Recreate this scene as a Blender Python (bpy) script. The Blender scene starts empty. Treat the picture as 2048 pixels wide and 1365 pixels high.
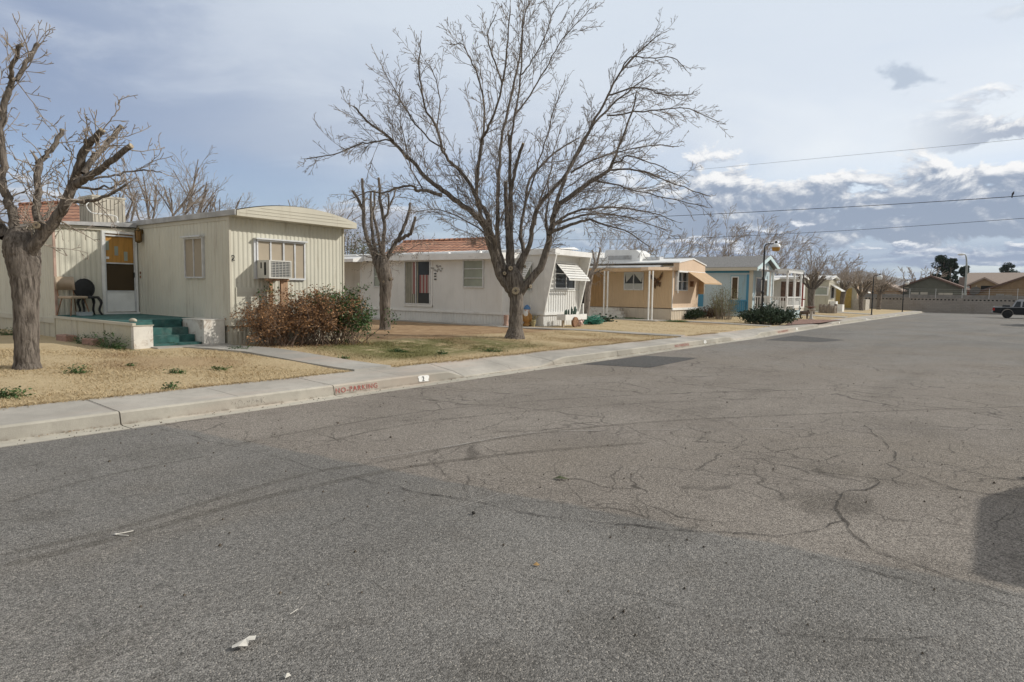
import bpy, math, random
from mathutils import Vector, Matrix
SC = bpy.context.scene
COL = SC.collection
R = math.radians
# ------------------------------------------------------------------ camera model (used to measure where things stand)
F = 1300.; AZ = R(37.5); PITCH = math.atan(102.5/F); H = 1.55; SL = .006; ROLL = R(.8)
CA, SA = math.cos(AZ), math.sin(AZ)
RIGHT = Vector((SA, -CA, 0)); FWD = Vector((CA, SA, 0))
def ray(px, py):
    x = (px-1024)/F; y = -(py-682.5)/F
    u = x*math.cos(ROLL)-y*math.sin(ROLL); v = x*math.sin(ROLL)+y*math.cos(ROLL)
    f = math.cos(PITCH)+math.sin(PITCH)*v
    return (f*CA+u*SA, f*SA-u*CA, -math.sin(PITCH)+math.cos(PITCH)*v)
def gr(px, py, h=0.):
    d = ray(px, py); t = (H-h)/(-d[2]-SL*d[0]); return Vector((d[0]*t, d[1]*t, H+d[2]*t))
def plx(px, py, x):
    d = ray(px, py); t = x/d[0]; return Vector((x, d[1]*t, H+d[2]*t))
def ply(px, py, y):
    d = ray(px, py); t = y/d[1]; return Vector((d[0]*t, y, H+d[2]*t))
def dep(px, py, t):
    d = ray(px, py); return Vector((d[0]*t, d[1]*t, H+d[2]*t))
def lerp(a, b, t): return a+(b-a)*t
def sstep(a, b, x):
    t = min(1, max(0, (x-a)/(b-a))); return t*t*(3-2*t)
def interp(x, pts):
    if x <= pts[0][0]: return pts[0][1]
    for (a, va), (b, vb) in zip(pts, pts[1:]):
        if x <= b: return lerp(va, vb, (x-a)/(b-a))
    return pts[-1][1]
def base(x): return -SL*min(max(x, -60), 100)
def off(x): return interp(x, [(25, 0), (40, .45), (60, .7), (97, 1.1)])
YG, YK, YS = 7.55, 7.80, 8.75          # gutter edge, kerb face, back of sidewalk
def lawnrel(x, y):
    q = y-off(x)-YS
    return .185+sstep(0, 4.2, q)*interp(x, [(0, .14), (8, .115), (20, .06), (33, .09), (60, .1), (97, .1)])
def gz(x, y):
    q = y-off(x)
    if q < YK: return base(x)
    if q < YS: return base(x)+lerp(.155, .185, (q-YK)/(YS-YK))
    return base(x)+lawnrel(x, y)

# ------------------------------------------------------------------ objects
def tag(o, label=None, cat=None, group=None, kind=None):
    if label: o['label'] = label
    if cat: o['category'] = cat
    if group: o['group'] = group
    if kind: o['kind'] = kind
    return o
def thing(name, label, cat, loc=(0, 0, 0), group=None):
    o = bpy.data.objects.new(name, None); COL.objects.link(o)
    o.location = loc; o.empty_display_size = .2
    return tag(o, label, cat, group)
def worldloc(o):
    v = Vector((0, 0, 0))
    while o is not None:
        v += o.location; o = o.parent
    return v
def copy_tree(o, parent=None):
    c = o.copy(); COL.objects.link(c)
    if parent: c.parent = parent
    for ch in list(o.children): copy_tree(ch, c)
    return c
class MB:
    def __init__(s): s.v = []; s.f = []; s.sm = []; s.m = []; s.mi = 0
    def add(s, vs, fs, smooth=False):
        n = len(s.v); s.v.extend([tuple(p) for p in vs])
        for f in fs:
            s.f.append(tuple(i+n for i in f)); s.sm.append(smooth); s.m.append(s.mi)
        return s
    def quad(s, a, b, c, d): return s.add([a, b, c, d], [(0, 1, 2, 3)])
    def box(s, x0, x1, y0, y1, z0, z1):
        v = [(x, y, z) for z in (z0, z1) for y in (y0, y1) for x in (x0, x1)]
        return s.add(v, [(0, 2, 3, 1), (4, 5, 7, 6), (0, 1, 5, 4), (2, 6, 7, 3), (0, 4, 6, 2), (1, 3, 7, 5)])
    def hexa(s, v):      # 8 points ordered like box
        return s.add(v, [(0, 2, 3, 1), (4, 5, 7, 6), (0, 1, 5, 4), (2, 6, 7, 3), (0, 4, 6, 2), (1, 3, 7, 5)])
    def prism(s, poly, dvec):   # extrude a 3D polygon along dvec
        n = len(poly); d = Vector(dvec); a = [Vector(p) for p in poly]
        fs = [tuple(range(n))[::-1], tuple(range(n, 2*n))]+[(i, (i+1) % n, n+(i+1) % n, n+i) for i in range(n)]
        return s.add(a+[p+d for p in a], fs)
    def tube(s, pts, rad, n=6, caps=True, smooth=True):
        pts = [Vector(p) for p in pts]; k = len(pts)
        if not hasattr(rad, '__len__'): rad = [rad]*k
        vs = []; ref = None
        for i in range(k):
            t = (pts[min(i+1, k-1)]-pts[max(i-1, 0)])
            if t.length < 1e-9: t = Vector((0, 0, 1))
            t.normalize()
            if ref is None: ref = Vector((1, 0, 0)) if abs(t.x) < .8 else Vector((0, 1, 0))
            u = t.cross(ref)
            if u.length < 1e-6: u = t.cross(Vector((0, 0, 1)))
            u.normalize(); w = t.cross(u); ref = w.cross(t) if False else ref
            r = rad[i]
            for j in range(n):
                a = 2*math.pi*j/n; q = pts[i]+u*(r*math.cos(a))+w*(r*math.sin(a)); vs.append((q.x, q.y, q.z))
        fs = [(i*n+j, i*n+(j+1) % n, (i+1)*n+(j+1) % n, (i+1)*n+j) for i in range(k-1) for j in range(n)]
        s.add(vs, fs, smooth)
        if caps: s.add(vs[-n:], [tuple(range(n))]); s.add(vs[:n], [tuple(range(n))[::-1]])
        return s
    def lathe(s, c, prof, n=12, axis='z', smooth=True):
        vs = []
        for r, h in prof:
            for j in range(n):
                a = 2*math.pi*j/n; p = (r*math.cos(a), r*math.sin(a), h)
                if axis == 'y': p = (p[0], p[2], p[1])
                if axis == 'x': p = (p[2], p[0], p[1])
                vs.append((c[0]+p[0], c[1]+p[1], c[2]+p[2]))
        k = len(prof)
        fs = [(i*n+j, i*n+(j+1) % n, (i+1)*n+(j+1) % n, (i+1)*n+j) for i in range(k-1) for j in range(n)]
        s.add(vs, fs, smooth); s.add(vs[-n:], [tuple(range(n))]); s.add(vs[:n], [tuple(range(n))[::-1]])
        return s
    def ell(s, c, r, n=10, m=7):
        prof = [(max(.02, math.sin(math.pi*i/m))*1., -math.cos(math.pi*i/m)) for i in range(m+1)]
        vs = []
        for a, h in prof:
            for j in range(n):
                t = 2*math.pi*j/n; vs.append((c[0]+r[0]*a*math.cos(t), c[1]+r[1]*a*math.sin(t), c[2]+r[2]*h))
        fs = [(i*n+j, i*n+(j+1) % n, (i+1)*n+(j+1) % n, (i+1)*n+j) for i in range(m) for j in range(n)]
        return s.add(vs, fs, True)
    def build(s, name, mat=None, parent=None, origin=None, bevel=0):
        me = bpy.data.meshes.new(name)
        o0 = worldloc(parent) if parent else Vector(origin or (0, 0, 0))
        me.from_pydata([(a-o0.x, b-o0.y, c-o0.z) for a, b, c in s.v], [], s.f)
        for mm in (mat if isinstance(mat, (list, tuple)) else [mat]):
            if mm: me.materials.append(mm)
        me.polygons.foreach_set('use_smooth', s.sm)
        if isinstance(mat, (list, tuple)): me.polygons.foreach_set('material_index', s.m)
        me.update()
        o = bpy.data.objects.new(name, me); COL.objects.link(o)
        if parent: o.parent = parent
        else: o.location = o0
        if bevel:
            b = o.modifiers.new('bevel', 'BEVEL'); b.width = bevel; b.segments = 2; b.limit_method = 'ANGLE'
        return o
# wall aligned helpers: ax 'x' -> wall plane y=pl faces -y and spans x; ax 'y' -> wall plane x=pl faces -x and spans y
def fp(ax, a, o, z, pl): return (a, pl-o, z) if ax == 'x' else (pl-o, a, z)
def fbox(mb, ax, a0, a1, z0, z1, pl, o0, o1):
    a0, a1 = min(a0, a1), max(a0, a1); o0, o1 = min(o0, o1), max(o0, o1)
    if ax == 'x': mb.box(a0, a1, pl-o1, pl-o0, z0, z1)
    else: mb.box(pl-o1, pl-o0, a0, a1, z0, z1)
    return mb
def wpt(ax, pl, px, py):
    q = ply(px, py, pl) if ax == 'x' else plx(px, py, pl)
    return ((q.x if ax == 'x' else q.y), q.z)
def ribwall(mb, ax, pl, a0, a1, z0, z1, pitch=.15, depth=.012, prof='groove', zt=None):
    """ribbed metal siding: one profile swept upward; zt(a) gives an uneven top"""
    a0, a1 = min(a0, a1), max(a0, a1); P = []; a = a0
    if prof == 'groove': pr = [(0, 0), (.80, 0), (.86, -1), (.94, -1)]
    elif prof == 'wide': pr = [(0, 0), (.35, 0), (.55, -1), (.80, -1)]
    else: pr = [(0, 0), (.25, .7), (.5, 1), (.75, .7)]
    while a < a1-1e-6:
        for fr, d in pr:
            b = a+fr*pitch
            if b < a1: P.append((b, d*depth))
        a += pitch
    P.append((a1, 0)); vs = []
    for b, d in P:
        vs.append(fp(ax, b, d, z0, pl)); vs.append(fp(ax, b, d, zt(b) if zt else z1, pl))
    n = len(P); fs = [((2*i, 2*i+2, 2*i+3, 2*i+1) if ax == 'x' else (2*i+2, 2*i, 2*i+1, 2*i+3)) for i in range(n-1)]
    return mb.add(vs, fs)

# ------------------------------------------------------------------ materials
def newmat(name):
    m = bpy.data.materials.new(name); m.use_nodes = True; nt = m.node_tree
    return m, nt, nt.nodes['Principled BSDF']
def N(nt, typ, **kw):
    n = nt.nodes.new(typ)
    for k, v in kw.items():
        if k == 'inp':
            for i, x in v.items():
                if hasattr(x, 'is_linked') or hasattr(x, 'links'): nt.links.new(x, n.inputs[i])
                else: n.inputs[i].default_value = x
        else: setattr(n, k, v)
    return n
def mth(nt, op, a, b=None, c=None, clamp=False):
    n = nt.nodes.new('ShaderNodeMath'); n.operation = op; n.use_clamp = clamp
    for i, x in enumerate((a, b, c)):
        if x is None: continue
        if hasattr(x, 'links'): nt.links.new(x, n.inputs[i])
        else: n.inputs[i].default_value = x
    return n.outputs[0]
def mixc(nt, fac, a, b, mode='MIX'):
    n = nt.nodes.new('ShaderNodeMix'); n.data_type = 'RGBA'; n.blend_type = mode
    for i, x in ((0, fac), (6, a), (7, b)):
        if hasattr(x, 'links'): nt.links.new(x, n.inputs[i])
        else: n.inputs[i].default_value = x if i == 0 else (tuple(x)+(1,))[:4]
    return n.outputs[2]
def noise(nt, vec, scale, detail=4, rough=.55, dist=0):
    n = nt.nodes.new('ShaderNodeTexNoise'); n.inputs['Scale'].default_value = scale
    n.inputs['Detail'].default_value = detail; n.inputs['Roughness'].default_value = rough; n.inputs['Distortion'].default_value = dist
    nt.links.new(vec, n.inputs['Vector']); return n.outputs['Fac']
def maprange(nt, v, a, b, c=0., d=1., smooth=True):
    n = nt.nodes.new('ShaderNodeMapRange'); n.interpolation_type = 'SMOOTHSTEP' if smooth else 'LINEAR'
    nt.links.new(v, n.inputs[0])
    for i, x in enumerate((a, b, c, d)): n.inputs[i+1].default_value = x
    return n.outputs[0]
def objco(nt, scale=None):
    t = nt.nodes.new('ShaderNodeTexCoord').outputs['Object']
    if scale:
        n = nt.nodes.new('ShaderNodeMapping'); n.inputs['Scale'].default_value = scale; nt.links.new(t, n.inputs[0]); return n.outputs[0]
    return t
def bump(nt, bs, h, dist, strength=1.):
    n = nt.nodes.new('ShaderNodeBump'); n.inputs['Distance'].default_value = dist; n.inputs['Strength'].default_value = strength
    nt.links.new(h, n.inputs['Height']); nt.links.new(n.outputs[0], bs.inputs['Normal'])
def M(name, col, rough=.6, var=.12, scale=5., stretch=(1, 1, 1), bmp=0., bscale=40., metal=0., dirt=None, dirtamt=.4, dscale=2.5, spec=.4):
    m, nt, bs = newmat(name); co = objco(nt, stretch)
    n = noise(nt, co, scale, 5)
    lo = [c*(1-var) for c in col]; hi = [min(1, c*(1+var)) for c in col]
    c = mixc(nt, maprange(nt, n, .3, .7), lo, hi)
    if dirt:
        d = noise(nt, co, dscale, 8, .7, .6)
        c = mixc(nt, mth(nt, 'MULTIPLY', maprange(nt, d, .5, .72), dirtamt), c, dirt)
    nt.links.new(c, bs.inputs['Base Color'])
    bs.inputs['Roughness'].default_value = rough; bs.inputs['Metallic'].default_value = metal
    bs.inputs['Specular IOR Level'].default_value = spec
    if bmp: bump(nt, bs, noise(nt, co, bscale, 3), bmp)
    return m
def glassmat(name, col=(.03, .035, .04), rough=.12):
    m, nt, bs = newmat(name); co = objco(nt)
    c = mixc(nt, noise(nt, co, 1.5, 2), [x*.7 for x in col], [x*1.4 for x in col])
    nt.links.new(c, bs.inputs['Base Color']); bs.inputs['Roughness'].default_value = rough; bs.inputs['Specular IOR Level'].default_value = .3
    return m
def siding(name, col, dirt=(.23, .17, .11), amt=.55):
    m, nt, bs = newmat(name); co = objco(nt)
    st = objco(nt, (5, 5, .5))
    a = noise(nt, st, 1.2, 6, .65); b = noise(nt, co, .7, 4)
    c = mixc(nt, maprange(nt, b, .3, .7), [x*.93 for x in col], [min(1, x*1.05) for x in col])
    c = mixc(nt, mth(nt, 'MULTIPLY', maprange(nt, a, .52, .8), amt), c, dirt)
    sp = noise(nt, co, 9, 5, .75)
    c = mixc(nt, mth(nt, 'MULTIPLY', maprange(nt, sp, .64, .72), amt*.9), c, [x*.5 for x in dirt])
    nt.links.new(c, bs.inputs['Base Color']); bs.inputs['Roughness'].default_value = .55
    bump(nt, bs, noise(nt, co, 3, 3), .004)
    return m
CREAM = siding('cream_siding', (.615, .595, .50)); CREAM_TRIM = siding('cream_trim', (.55, .52, .43), (.2, .14, .08), .5)
WHITE_S = siding('white_siding', (.74, .74, .72), (.4, .37, .3), .25); TAN_S = siding('tan_siding', (.66, .485, .30), (.3, .2, .1), .2)
BEIGE_S = siding('pale_tan_siding', (.68, .52, .38), (.3, .2, .1), .2)
BLUE_S = siding('pale_blue_siding', (.46, .565, .61), (.25, .3, .3), .2); BLUE_D = siding('deep_blue_trim', (.06, .26, .42), (.1, .15, .2), .2)
GREYB_S = siding('greyish_beige_siding', (.55, .52, .43), (.3, .25, .2), .25); OLIVE_S = siding('olive_siding', (.5, .48, .38))
PEEL = M('peeling_white_paint', (.72, .69, .63), .7, .06, 6, dirt=(.28, .18, .11), dirtamt=.85, dscale=4)
WHITE = M('white_paint', (.78, .78, .76), .5, .05, 4, dirt=(.5, .47, .42), dirtamt=.3)
ALU = M('aluminium', (.62, .63, .64), .4, .1, 8, metal=.3)
SCREEN = M('tan_sun_screen', (.40, .34, .26), .8, .05, 2, bmp=.001, bscale=300)
GLASS = glassmat('dark_glass'); GLASSG = glassmat('grey_green_glass', (.30, .33, .28), .15); GLASSB = glassmat('brown_mesh_glass', (.06, .04, .02), .2)
GREY_ROOF = M('grey_roof_sheet', (.42, .42, .42), .6, .2, 3, dirt=(.2, .17, .14), dirtamt=.5)
WHITE_ROOF = M('white_roof_coating', (.82, .82, .81), .5, .06, 2, dirt=(.5, .48, .44), dirtamt=.4)
SHINGLE = M('grey_shingle', (.25, .245, .24), .85, .25, 14, (1, 1, 2), bmp=.01)
ORANGE = M('worn_yellow_wood', (.42, .22, .05), .5, .15, 3, (6, 6, .6))
CARPET = M('green_outdoor_carpet', (.045, .125, .115), .95, .3, 6, bmp=.004, bscale=200, dirt=(.16, .2, .18), dirtamt=.5)
BLACK = M('black_metal', (.016, .017, .018), .45, .3, 10); DARK = M('void_shade_paint', (.01, .01, .01), .8)  # DARK is near-black paint for the shade inside openings
RUST = M('rusty_steel', (.22, .12, .07), .8, .4, 9, bmp=.002)
VINYL = M('tan_vinyl', (.42, .33, .24), .5, .08, 6); BRASS = M('aged_brass', (.14, .09, .03), .35, .3, 20, metal=.6)
COOLER = M('evaporative_cooler_sheet', (.52, .48, .40), .55, .12, 3, (3, 3, .5), dirt=(.3, .26, .2), dirtamt=.4)
PLASTIC = M('dirty_white_plastic', (.58, .57, .525), .5, .06, 4, dirt=(.4, .35, .28), dirtamt=.4)
WOODP = M('weathered_wood', (.40, .33, .25), .8, .2, 6, (1, 1, 8)); BRICK = M('pinkish_paver', (.36, .22, .17), .85, .2, 20, bmp=.004)
GREENW = M('green_wire', (.03, .2, .14), .6); BROWNM = M('brown_metal', (.11, .075, .055), .6, .3, 10)
TAN_AWN = M('tan_awning_sheet', (.52, .36, .21), .6, .08, 4)
STONE = M('pale_cast_stone', (.45, .42, .37), .85, .2, 12, bmp=.004); REDT = M('red_trim', (.35, .06, .04), .6)
REDPAINT = None
FADED = None
WHITEPAINT = M('white_kerb_paint', (.78, .78, .76), .7, .06, 20, dirt=(.5, .47, .42), dirtamt=.8, dscale=9)

def bark(name, a, b, c):
    m, nt, bs = newmat(name)
    co = objco(nt); st = objco(nt, (14, 14, 2.2))
    n1 = noise(nt, st, 1.6, 8, .7, .4); n2 = noise(nt, co, 2.2, 4)
    col = mixc(nt, maprange(nt, n1, .32, .68), a, b); col = mixc(nt, mth(nt, 'MULTIPLY', maprange(nt, n2, .5, .75), .6), col, c)
    nt.links.new(col, bs.inputs['Base Color']); bs.inputs['Roughness'].default_value = .9; bs.inputs['Specular IOR Level'].default_value = .15
    bump(nt, bs, n1, .05, 1.); return m
BARK = bark('furrowed_bark', (.065, .053, .044), (.285, .247, .212), (.16, .135, .115))
BARK_PALE = bark('pale_bark', (.12, .10, .085), (.36, .31, .27), (.24, .2, .17))
TWIG = M('bare_twig', (.27, .23, .195), .85, .25, 3); TWIGP = M('pale_bare_twig', (.33, .28, .235), .85, .25, 3)
CUT = M('sawn_wood', (.40, .33, .235), .85, .25, 30)

def lawn_nodes(nt, co):
    n1 = noise(nt, co, .55, 5, .6, .4); n2 = noise(nt, co, 3.2, 5, .65); n3 = noise(nt, co, 26, 4, .7); n4 = noise(nt, co, .28, 3)
    c = mixc(nt, maprange(nt, n3, .25, .75), (.44, .345, .205), (.61, .495, .325))
    c = mixc(nt, mth(nt, 'MULTIPLY', maprange(nt, n2, .45, .75), .45), c, (.40, .30, .175))
    sx = N(nt, 'ShaderNodeSeparateXYZ', inp={0: co}); x, y = sx.outputs[0], sx.outputs[1]
    # greener strip beside the white home's front yard, bare brown soil nearer its wall
    gx = mth(nt, 'MULTIPLY', maprange(nt, x, 7.8, 9.2), maprange(nt, x, 15., 13.))
    gy = mth(nt, 'MULTIPLY', maprange(nt, y, 9.15, 9.9), maprange(nt, y, 13.4, 11.9))
    g = mth(nt, 'MULTIPLY', mth(nt, 'MULTIPLY', gx, gy), maprange(nt, mth(nt, 'ADD', mth(nt, 'MULTIPLY', n2, .6), mth(nt, 'MULTIPLY', n1, .4)), .33, .52))
    g2 = mth(nt, 'MULTIPLY', maprange(nt, n1, .62, .74), .5)
    g = mth(nt, 'MAXIMUM', mth(nt, 'MULTIPLY', g, .92), g2)
    c = mixc(nt, g, c, (.155, .155, .06))
    sx1 = mth(nt, 'MULTIPLY', maprange(nt, x, 10.6, 11.4), maprange(nt, x, 21.5, 19.2))
    w = mth(nt, 'ADD', y, mth(nt, 'MULTIPLY', mth(nt, 'SUBTRACT', n1, .5), 3.))
    sy1 = maprange(nt, w, 12., 13.2)
    soil = mth(nt, 'MULTIPLY', sx1, sy1)
    soil2 = mth(nt, 'MULTIPLY', maprange(nt, n4, .56, .66), .55)
    soil = mth(nt, 'MAXIMUM', soil, soil2)
    sc = mixc(nt, maprange(nt, n2, .3, .7), (.27, .175, .10), (.44, .31, .19))
    return mixc(nt, soil, c, sc), n3
def lawnmat():
    m, nt, bs = newmat('dry_lawn'); co = objco(nt); c, h = lawn_nodes(nt, co)
    nt.links.new(c, bs.inputs['Base Color']); bs.inputs['Roughness'].default_value = .95; bs.inputs['Specular IOR Level'].default_value = .1
    bump(nt, bs, noise(nt, co, 60, 4, .7), .01); return m
LAWN = lawnmat()
def grassmat():
    m, nt, bs = newmat('dry_grass_blades'); co = objco(nt); c, h = lawn_nodes(nt, co)
    k = nt.nodes.new('ShaderNodeNewGeometry').outputs['Random Per Island']
    c = mixc(nt, 1., c, mixc(nt, k, (.76, .75, .73), (1.26, 1.24, 1.20)), 'MULTIPLY')
    nt.links.new(c, bs.inputs['Base Color']); bs.inputs['Roughness'].default_value = .9; bs.inputs['Specular IOR Level'].default_value = .1
    return m
GRASS = grassmat()
def concretemat(name, joints=True, tint=(.47, .44, .395), face=False):
    m, nt, bs = newmat(name); co = objco(nt)
    n1 = noise(nt, co, .6, 6, .65); n2 = noise(nt, co, 7, 6, .7); n3 = noise(nt, co, 90, 3)
    c = mixc(nt, maprange(nt, n1, .3, .7), [t*.74 for t in tint], [t*1.12 for t in tint])
    c = mixc(nt, mth(nt, 'MULTIPLY', maprange(nt, n2, .45, .75), .45), c, [t*.66 for t in tint])
    c = mixc(nt, mth(nt, 'MULTIPLY', maprange(nt, n3, .4, .7), .2), c, [t*.7 for t in tint])
    pk = noise(nt, objco(nt, (.25, 1.2, 1)), 1.2, 3)
    c = mixc(nt, mth(nt, 'MULTIPLY', maprange(nt, pk, .5, .7), .45), c, (.52, .41, .34))
    if joints:
        x = N(nt, 'ShaderNodeSeparateXYZ', inp={0: co}).outputs[0]
        fr = mth(nt, 'FRACT', mth(nt, 'ADD', mth(nt, 'MULTIPLY', x, 1/1.45), -3.0/1.45+.5))
        j = maprange(nt, mth(nt, 'ABSOLUTE', mth(nt, 'SUBTRACT', fr, .5)), .002, .006, 1, 0)
        c = mixc(nt, mth(nt, 'MULTIPLY', j, .7), c, (.10, .09, .08))
        wv = mth(nt, 'ADD', mth(nt, 'FRACT', mth(nt, 'MULTIPLY', mth(nt, 'ADD', x, mth(nt, 'MULTIPLY', n1, 1.2)), .23)), 0)
        cr = maprange(nt, mth(nt, 'ABSOLUTE', mth(nt, 'SUBTRACT', wv, .5)), .0008, .0022, 1, 0)
        c = mixc(nt, mth(nt, 'MULTIPLY', cr, .6), c, (.16, .14, .12))
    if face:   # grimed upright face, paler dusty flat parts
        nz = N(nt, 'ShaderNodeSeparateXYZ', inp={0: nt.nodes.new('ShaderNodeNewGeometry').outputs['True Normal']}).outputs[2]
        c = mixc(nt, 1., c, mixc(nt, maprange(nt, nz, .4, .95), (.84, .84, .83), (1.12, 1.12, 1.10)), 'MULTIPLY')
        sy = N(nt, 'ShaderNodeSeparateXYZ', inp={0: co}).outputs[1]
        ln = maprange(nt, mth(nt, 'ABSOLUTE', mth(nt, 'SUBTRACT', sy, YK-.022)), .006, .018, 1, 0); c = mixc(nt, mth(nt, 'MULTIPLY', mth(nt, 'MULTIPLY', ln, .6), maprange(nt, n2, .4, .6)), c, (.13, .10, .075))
    nt.links.new(c, bs.inputs['Base Color']); bs.inputs['Roughness'].default_value = .85; bs.inputs['Specular IOR Level'].default_value = .2
    bump(nt, bs, n3, .004); return m
CONC = concretemat('sidewalk_concrete'); CONC2 = concretemat('path_concrete', False, (.43, .41, .375))
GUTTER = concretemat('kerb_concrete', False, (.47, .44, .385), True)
def asphalt(name, patch=None):
    m, nt, bs = newmat(name); co = objco(nt)
    sp = N(nt, 'ShaderNodeSeparateXYZ', inp={0: co}); x, y = sp.outputs[0], sp.outputs[1]
    big = noise(nt, co, .35, 5, .6, .3); mid = noise(nt, co, 2.4, 6, .65)
    strk = noise(nt, objco(nt, (.12, .8, 1)), 1.2, 5, .6)
    old = mixc(nt, maprange(nt, big, .3, .7), (.240, .212, .185), (.304, .272, .240))
    new = mixc(nt, maprange(nt, big, .3, .7), (.190, .181, .169), (.244, .233, .218))
    # the join between two lifts of asphalt crosses the street just past the camera
    b = mth(nt, 'ADD', mth(nt, 'SUBTRACT', x, 4.32), mth(nt, 'MULTIPLY', y, .135))
    b = mth(nt, 'ADD', b, mth(nt, 'MULTIPLY', mth(nt, 'SUBTRACT', mid, .5), .18))
    zone = maprange(nt, b, -.04, .05)
    zone = mth(nt, 'MULTIPLY', zone, maprange(nt, mth(nt, 'ADD', x, mth(nt, 'MULTIPLY', big, 30)), 44, 28))
    c = mixc(nt, zone, new, old) if not patch else mixc(nt, big, [p*.9 for p in patch], [p*1.1 for p in patch])
    c = mixc(nt, mth(nt, 'MULTIPLY', maprange(nt, strk, .5, .75), .3), c, (.10, .09, .075))
    c = mixc(nt, mth(nt, 'MULTIPLY', maprange(nt, mid, .52, .75), .3), c, (.115, .10, .085))
    st = noise(nt, co, 1.1, 4, .6, 1.2)
    c = mixc(nt, mth(nt, 'MULTIPLY', maprange(nt, st, .62, .74), .28), c, (.07, .062, .052))
    # worn brown wheel path, oil stains and the damp-looking crumbling areas along the large cracks
    for (px, py, rx, am) in ((1672, 1005, .50, .42), (1650, 940, .36, .30), (1770, 960, .35, .22), (1790, 850, .9, .22), (90, 1030, .22, .25), (1300, 1050, .5, .2), (1150, 880, .8, .15), (1850, 1150, .5, .25), (1250, 1260, .30, .25), (980, 1330, .25, .25), (300, 905, .5, .2), (1700, 1290, .4, .2)):
        q = gr(px, py); dv_ = N(nt, 'ShaderNodeVectorMath', operation='DISTANCE', inp={0: co, 1: (q.x, q.y, q.z)})
        e = mth(nt, 'ADD', dv_.outputs['Value'], mth(nt, 'MULTIPLY', mth(nt, 'SUBTRACT', mid, .5), rx*2.2))
        c = mixc(nt, mth(nt, 'MULTIPLY', maprange(nt, e, rx, rx*.35), am), c, (.075, .065, .052))
    warm = mth(nt, 'MULTIPLY', maprange(nt, noise(nt, co, .22, 4, .6, .5), .46, .66), .5); c = mixc(nt, warm, c, (.245, .212, .175)) if not patch else c
    # aggregate
    v = nt.nodes.new('ShaderNodeTexVoronoi'); v.inputs['Scale'].default_value = 135; nt.links.new(co, v.inputs['Vector'])
    vs = N(nt, 'ShaderNodeSeparateColor', inp={0: v.outputs['Color']})
    k = mth(nt, 'MULTIPLY_ADD', vs.outputs[0], .95, .50)
    f2 = noise(nt, co, 48, 4, .75)
    k = mth(nt, 'MULTIPLY', k, mth(nt, 'MULTIPLY_ADD', f2, 1.2, .42))
    cc = N(nt, 'ShaderNodeCombineColor', inp={0: k, 1: k, 2: k})
    c = mixc(nt, 1., c, cc.outputs[0], 'MULTIPLY')
    chip = mth(nt, 'GREATER_THAN', vs.outputs[1], .965); c = mixc(nt, mth(nt, 'MULTIPLY', chip, .6), c, (.5, .46, .41))
    pit = mth(nt, 'GREATER_THAN', vs.outputs[2], .95); c = mixc(nt, mth(nt, 'MULTIPLY', pit, .6), c, (.04, .037, .034))
    # fine cracking
    dn = N(nt, 'ShaderNodeTexNoise', inp={'Vector': co, 'Scale': 1.3, 'Detail': 5.})
    dv = N(nt, 'ShaderNodeVectorMath', operation='MULTIPLY_ADD', inp={0: dn.outputs['Color'], 1: (.75, .75, 0), 2: co})
    for scale, wd, thr, am in ((.36, .006, .47, .55), (.85, .008, .45, .55), (1.9, .014, .47, .48)):
        w = nt.nodes.new('ShaderNodeTexVoronoi'); w.feature = 'DISTANCE_TO_EDGE'; w.inputs['Scale'].default_value = scale
        nt.links.new(dv.outputs[0], w.inputs['Vector'])
        e = maprange(nt, w.outputs['Distance'], wd*.25, wd, 1, 0)
        e = mth(nt, 'MULTIPLY', e, maprange(nt, noise(nt, co, .5, 3), thr-.05, thr+.08))
        c = mixc(nt, mth(nt, 'MULTIPLY', mth(nt, 'MULTIPLY', e, am), mth(nt, 'MULTIPLY_ADD', zone, .70, .30)), c, (.045, .039, .033))
    nt.links.new(c, bs.inputs['Base Color']); bs.inputs['Roughness'].default_value = .88; bs.inputs['Specular IOR Level'].default_value = .2
    h = mth(nt, 'ADD', mth(nt, 'MULTIPLY', v.outputs['Distance'], -1.), f2)
    bump(nt, bs, h, .007, .8); return m
ASPH = asphalt('road_asphalt'); ASPH_P = asphalt('fresh_patch_asphalt', (.11, .108, .106))
def fadeline(name, col, amt, scale, lo=.35, low=.35):
    m, nt, bs = newmat(name); co = objco(nt); n = noise(nt, co, scale, 6, .75)
    v = noise(nt, co, 60, 2)
    nt.links.new(mixc(nt, v, [c*.6 for c in col], [c*1.5 for c in col]), bs.inputs['Base Color']); bs.inputs['Roughness'].default_value = .9
    nt.links.new(maprange(nt, n, lo, .7, amt*low, amt), bs.inputs['Alpha']); return m
TYRE_MARK = fadeline('tyre_mark', (.10, .087, .068), .30, 5.); CRACK = fadeline('crack_fill', (.034, .029, .024), .9, 18., .36, .38); REDPAINT = fadeline('worn_red_stencil', (.42, .11, .09), .95, 30., .38, .2); FADED = fadeline('faded_grey_stencil', (.22, .21, .185), .5, 16., .45, .0); SCRAPE = fadeline('pale_scrape', (.4, .38, .35), .55, 7.)
rnd = random.Random(7)
def grid(name, xs, ys, zf, mat, kind='structure'):
    me = bpy.data.meshes.new(name); nx, ny = len(xs), len(ys)
    me.from_pydata([(x, y, zf(x, y)) for x in xs for y in ys], [], [(i*ny+j, (i+1)*ny+j, (i+1)*ny+j+1, i*ny+j+1) for i in range(nx-1) for j in range(ny-1)])
    me.materials.append(mat); me.polygons.foreach_set('use_smooth', [True]*len(me.polygons))
    o = bpy.data.objects.new(name, me); COL.objects.link(o); o['kind'] = kind; return o
def frange(a, b, s):
    n = max(1, int(round((b-a)/s))); return [a+(b-a)*i/n for i in range(n+1)]
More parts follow.
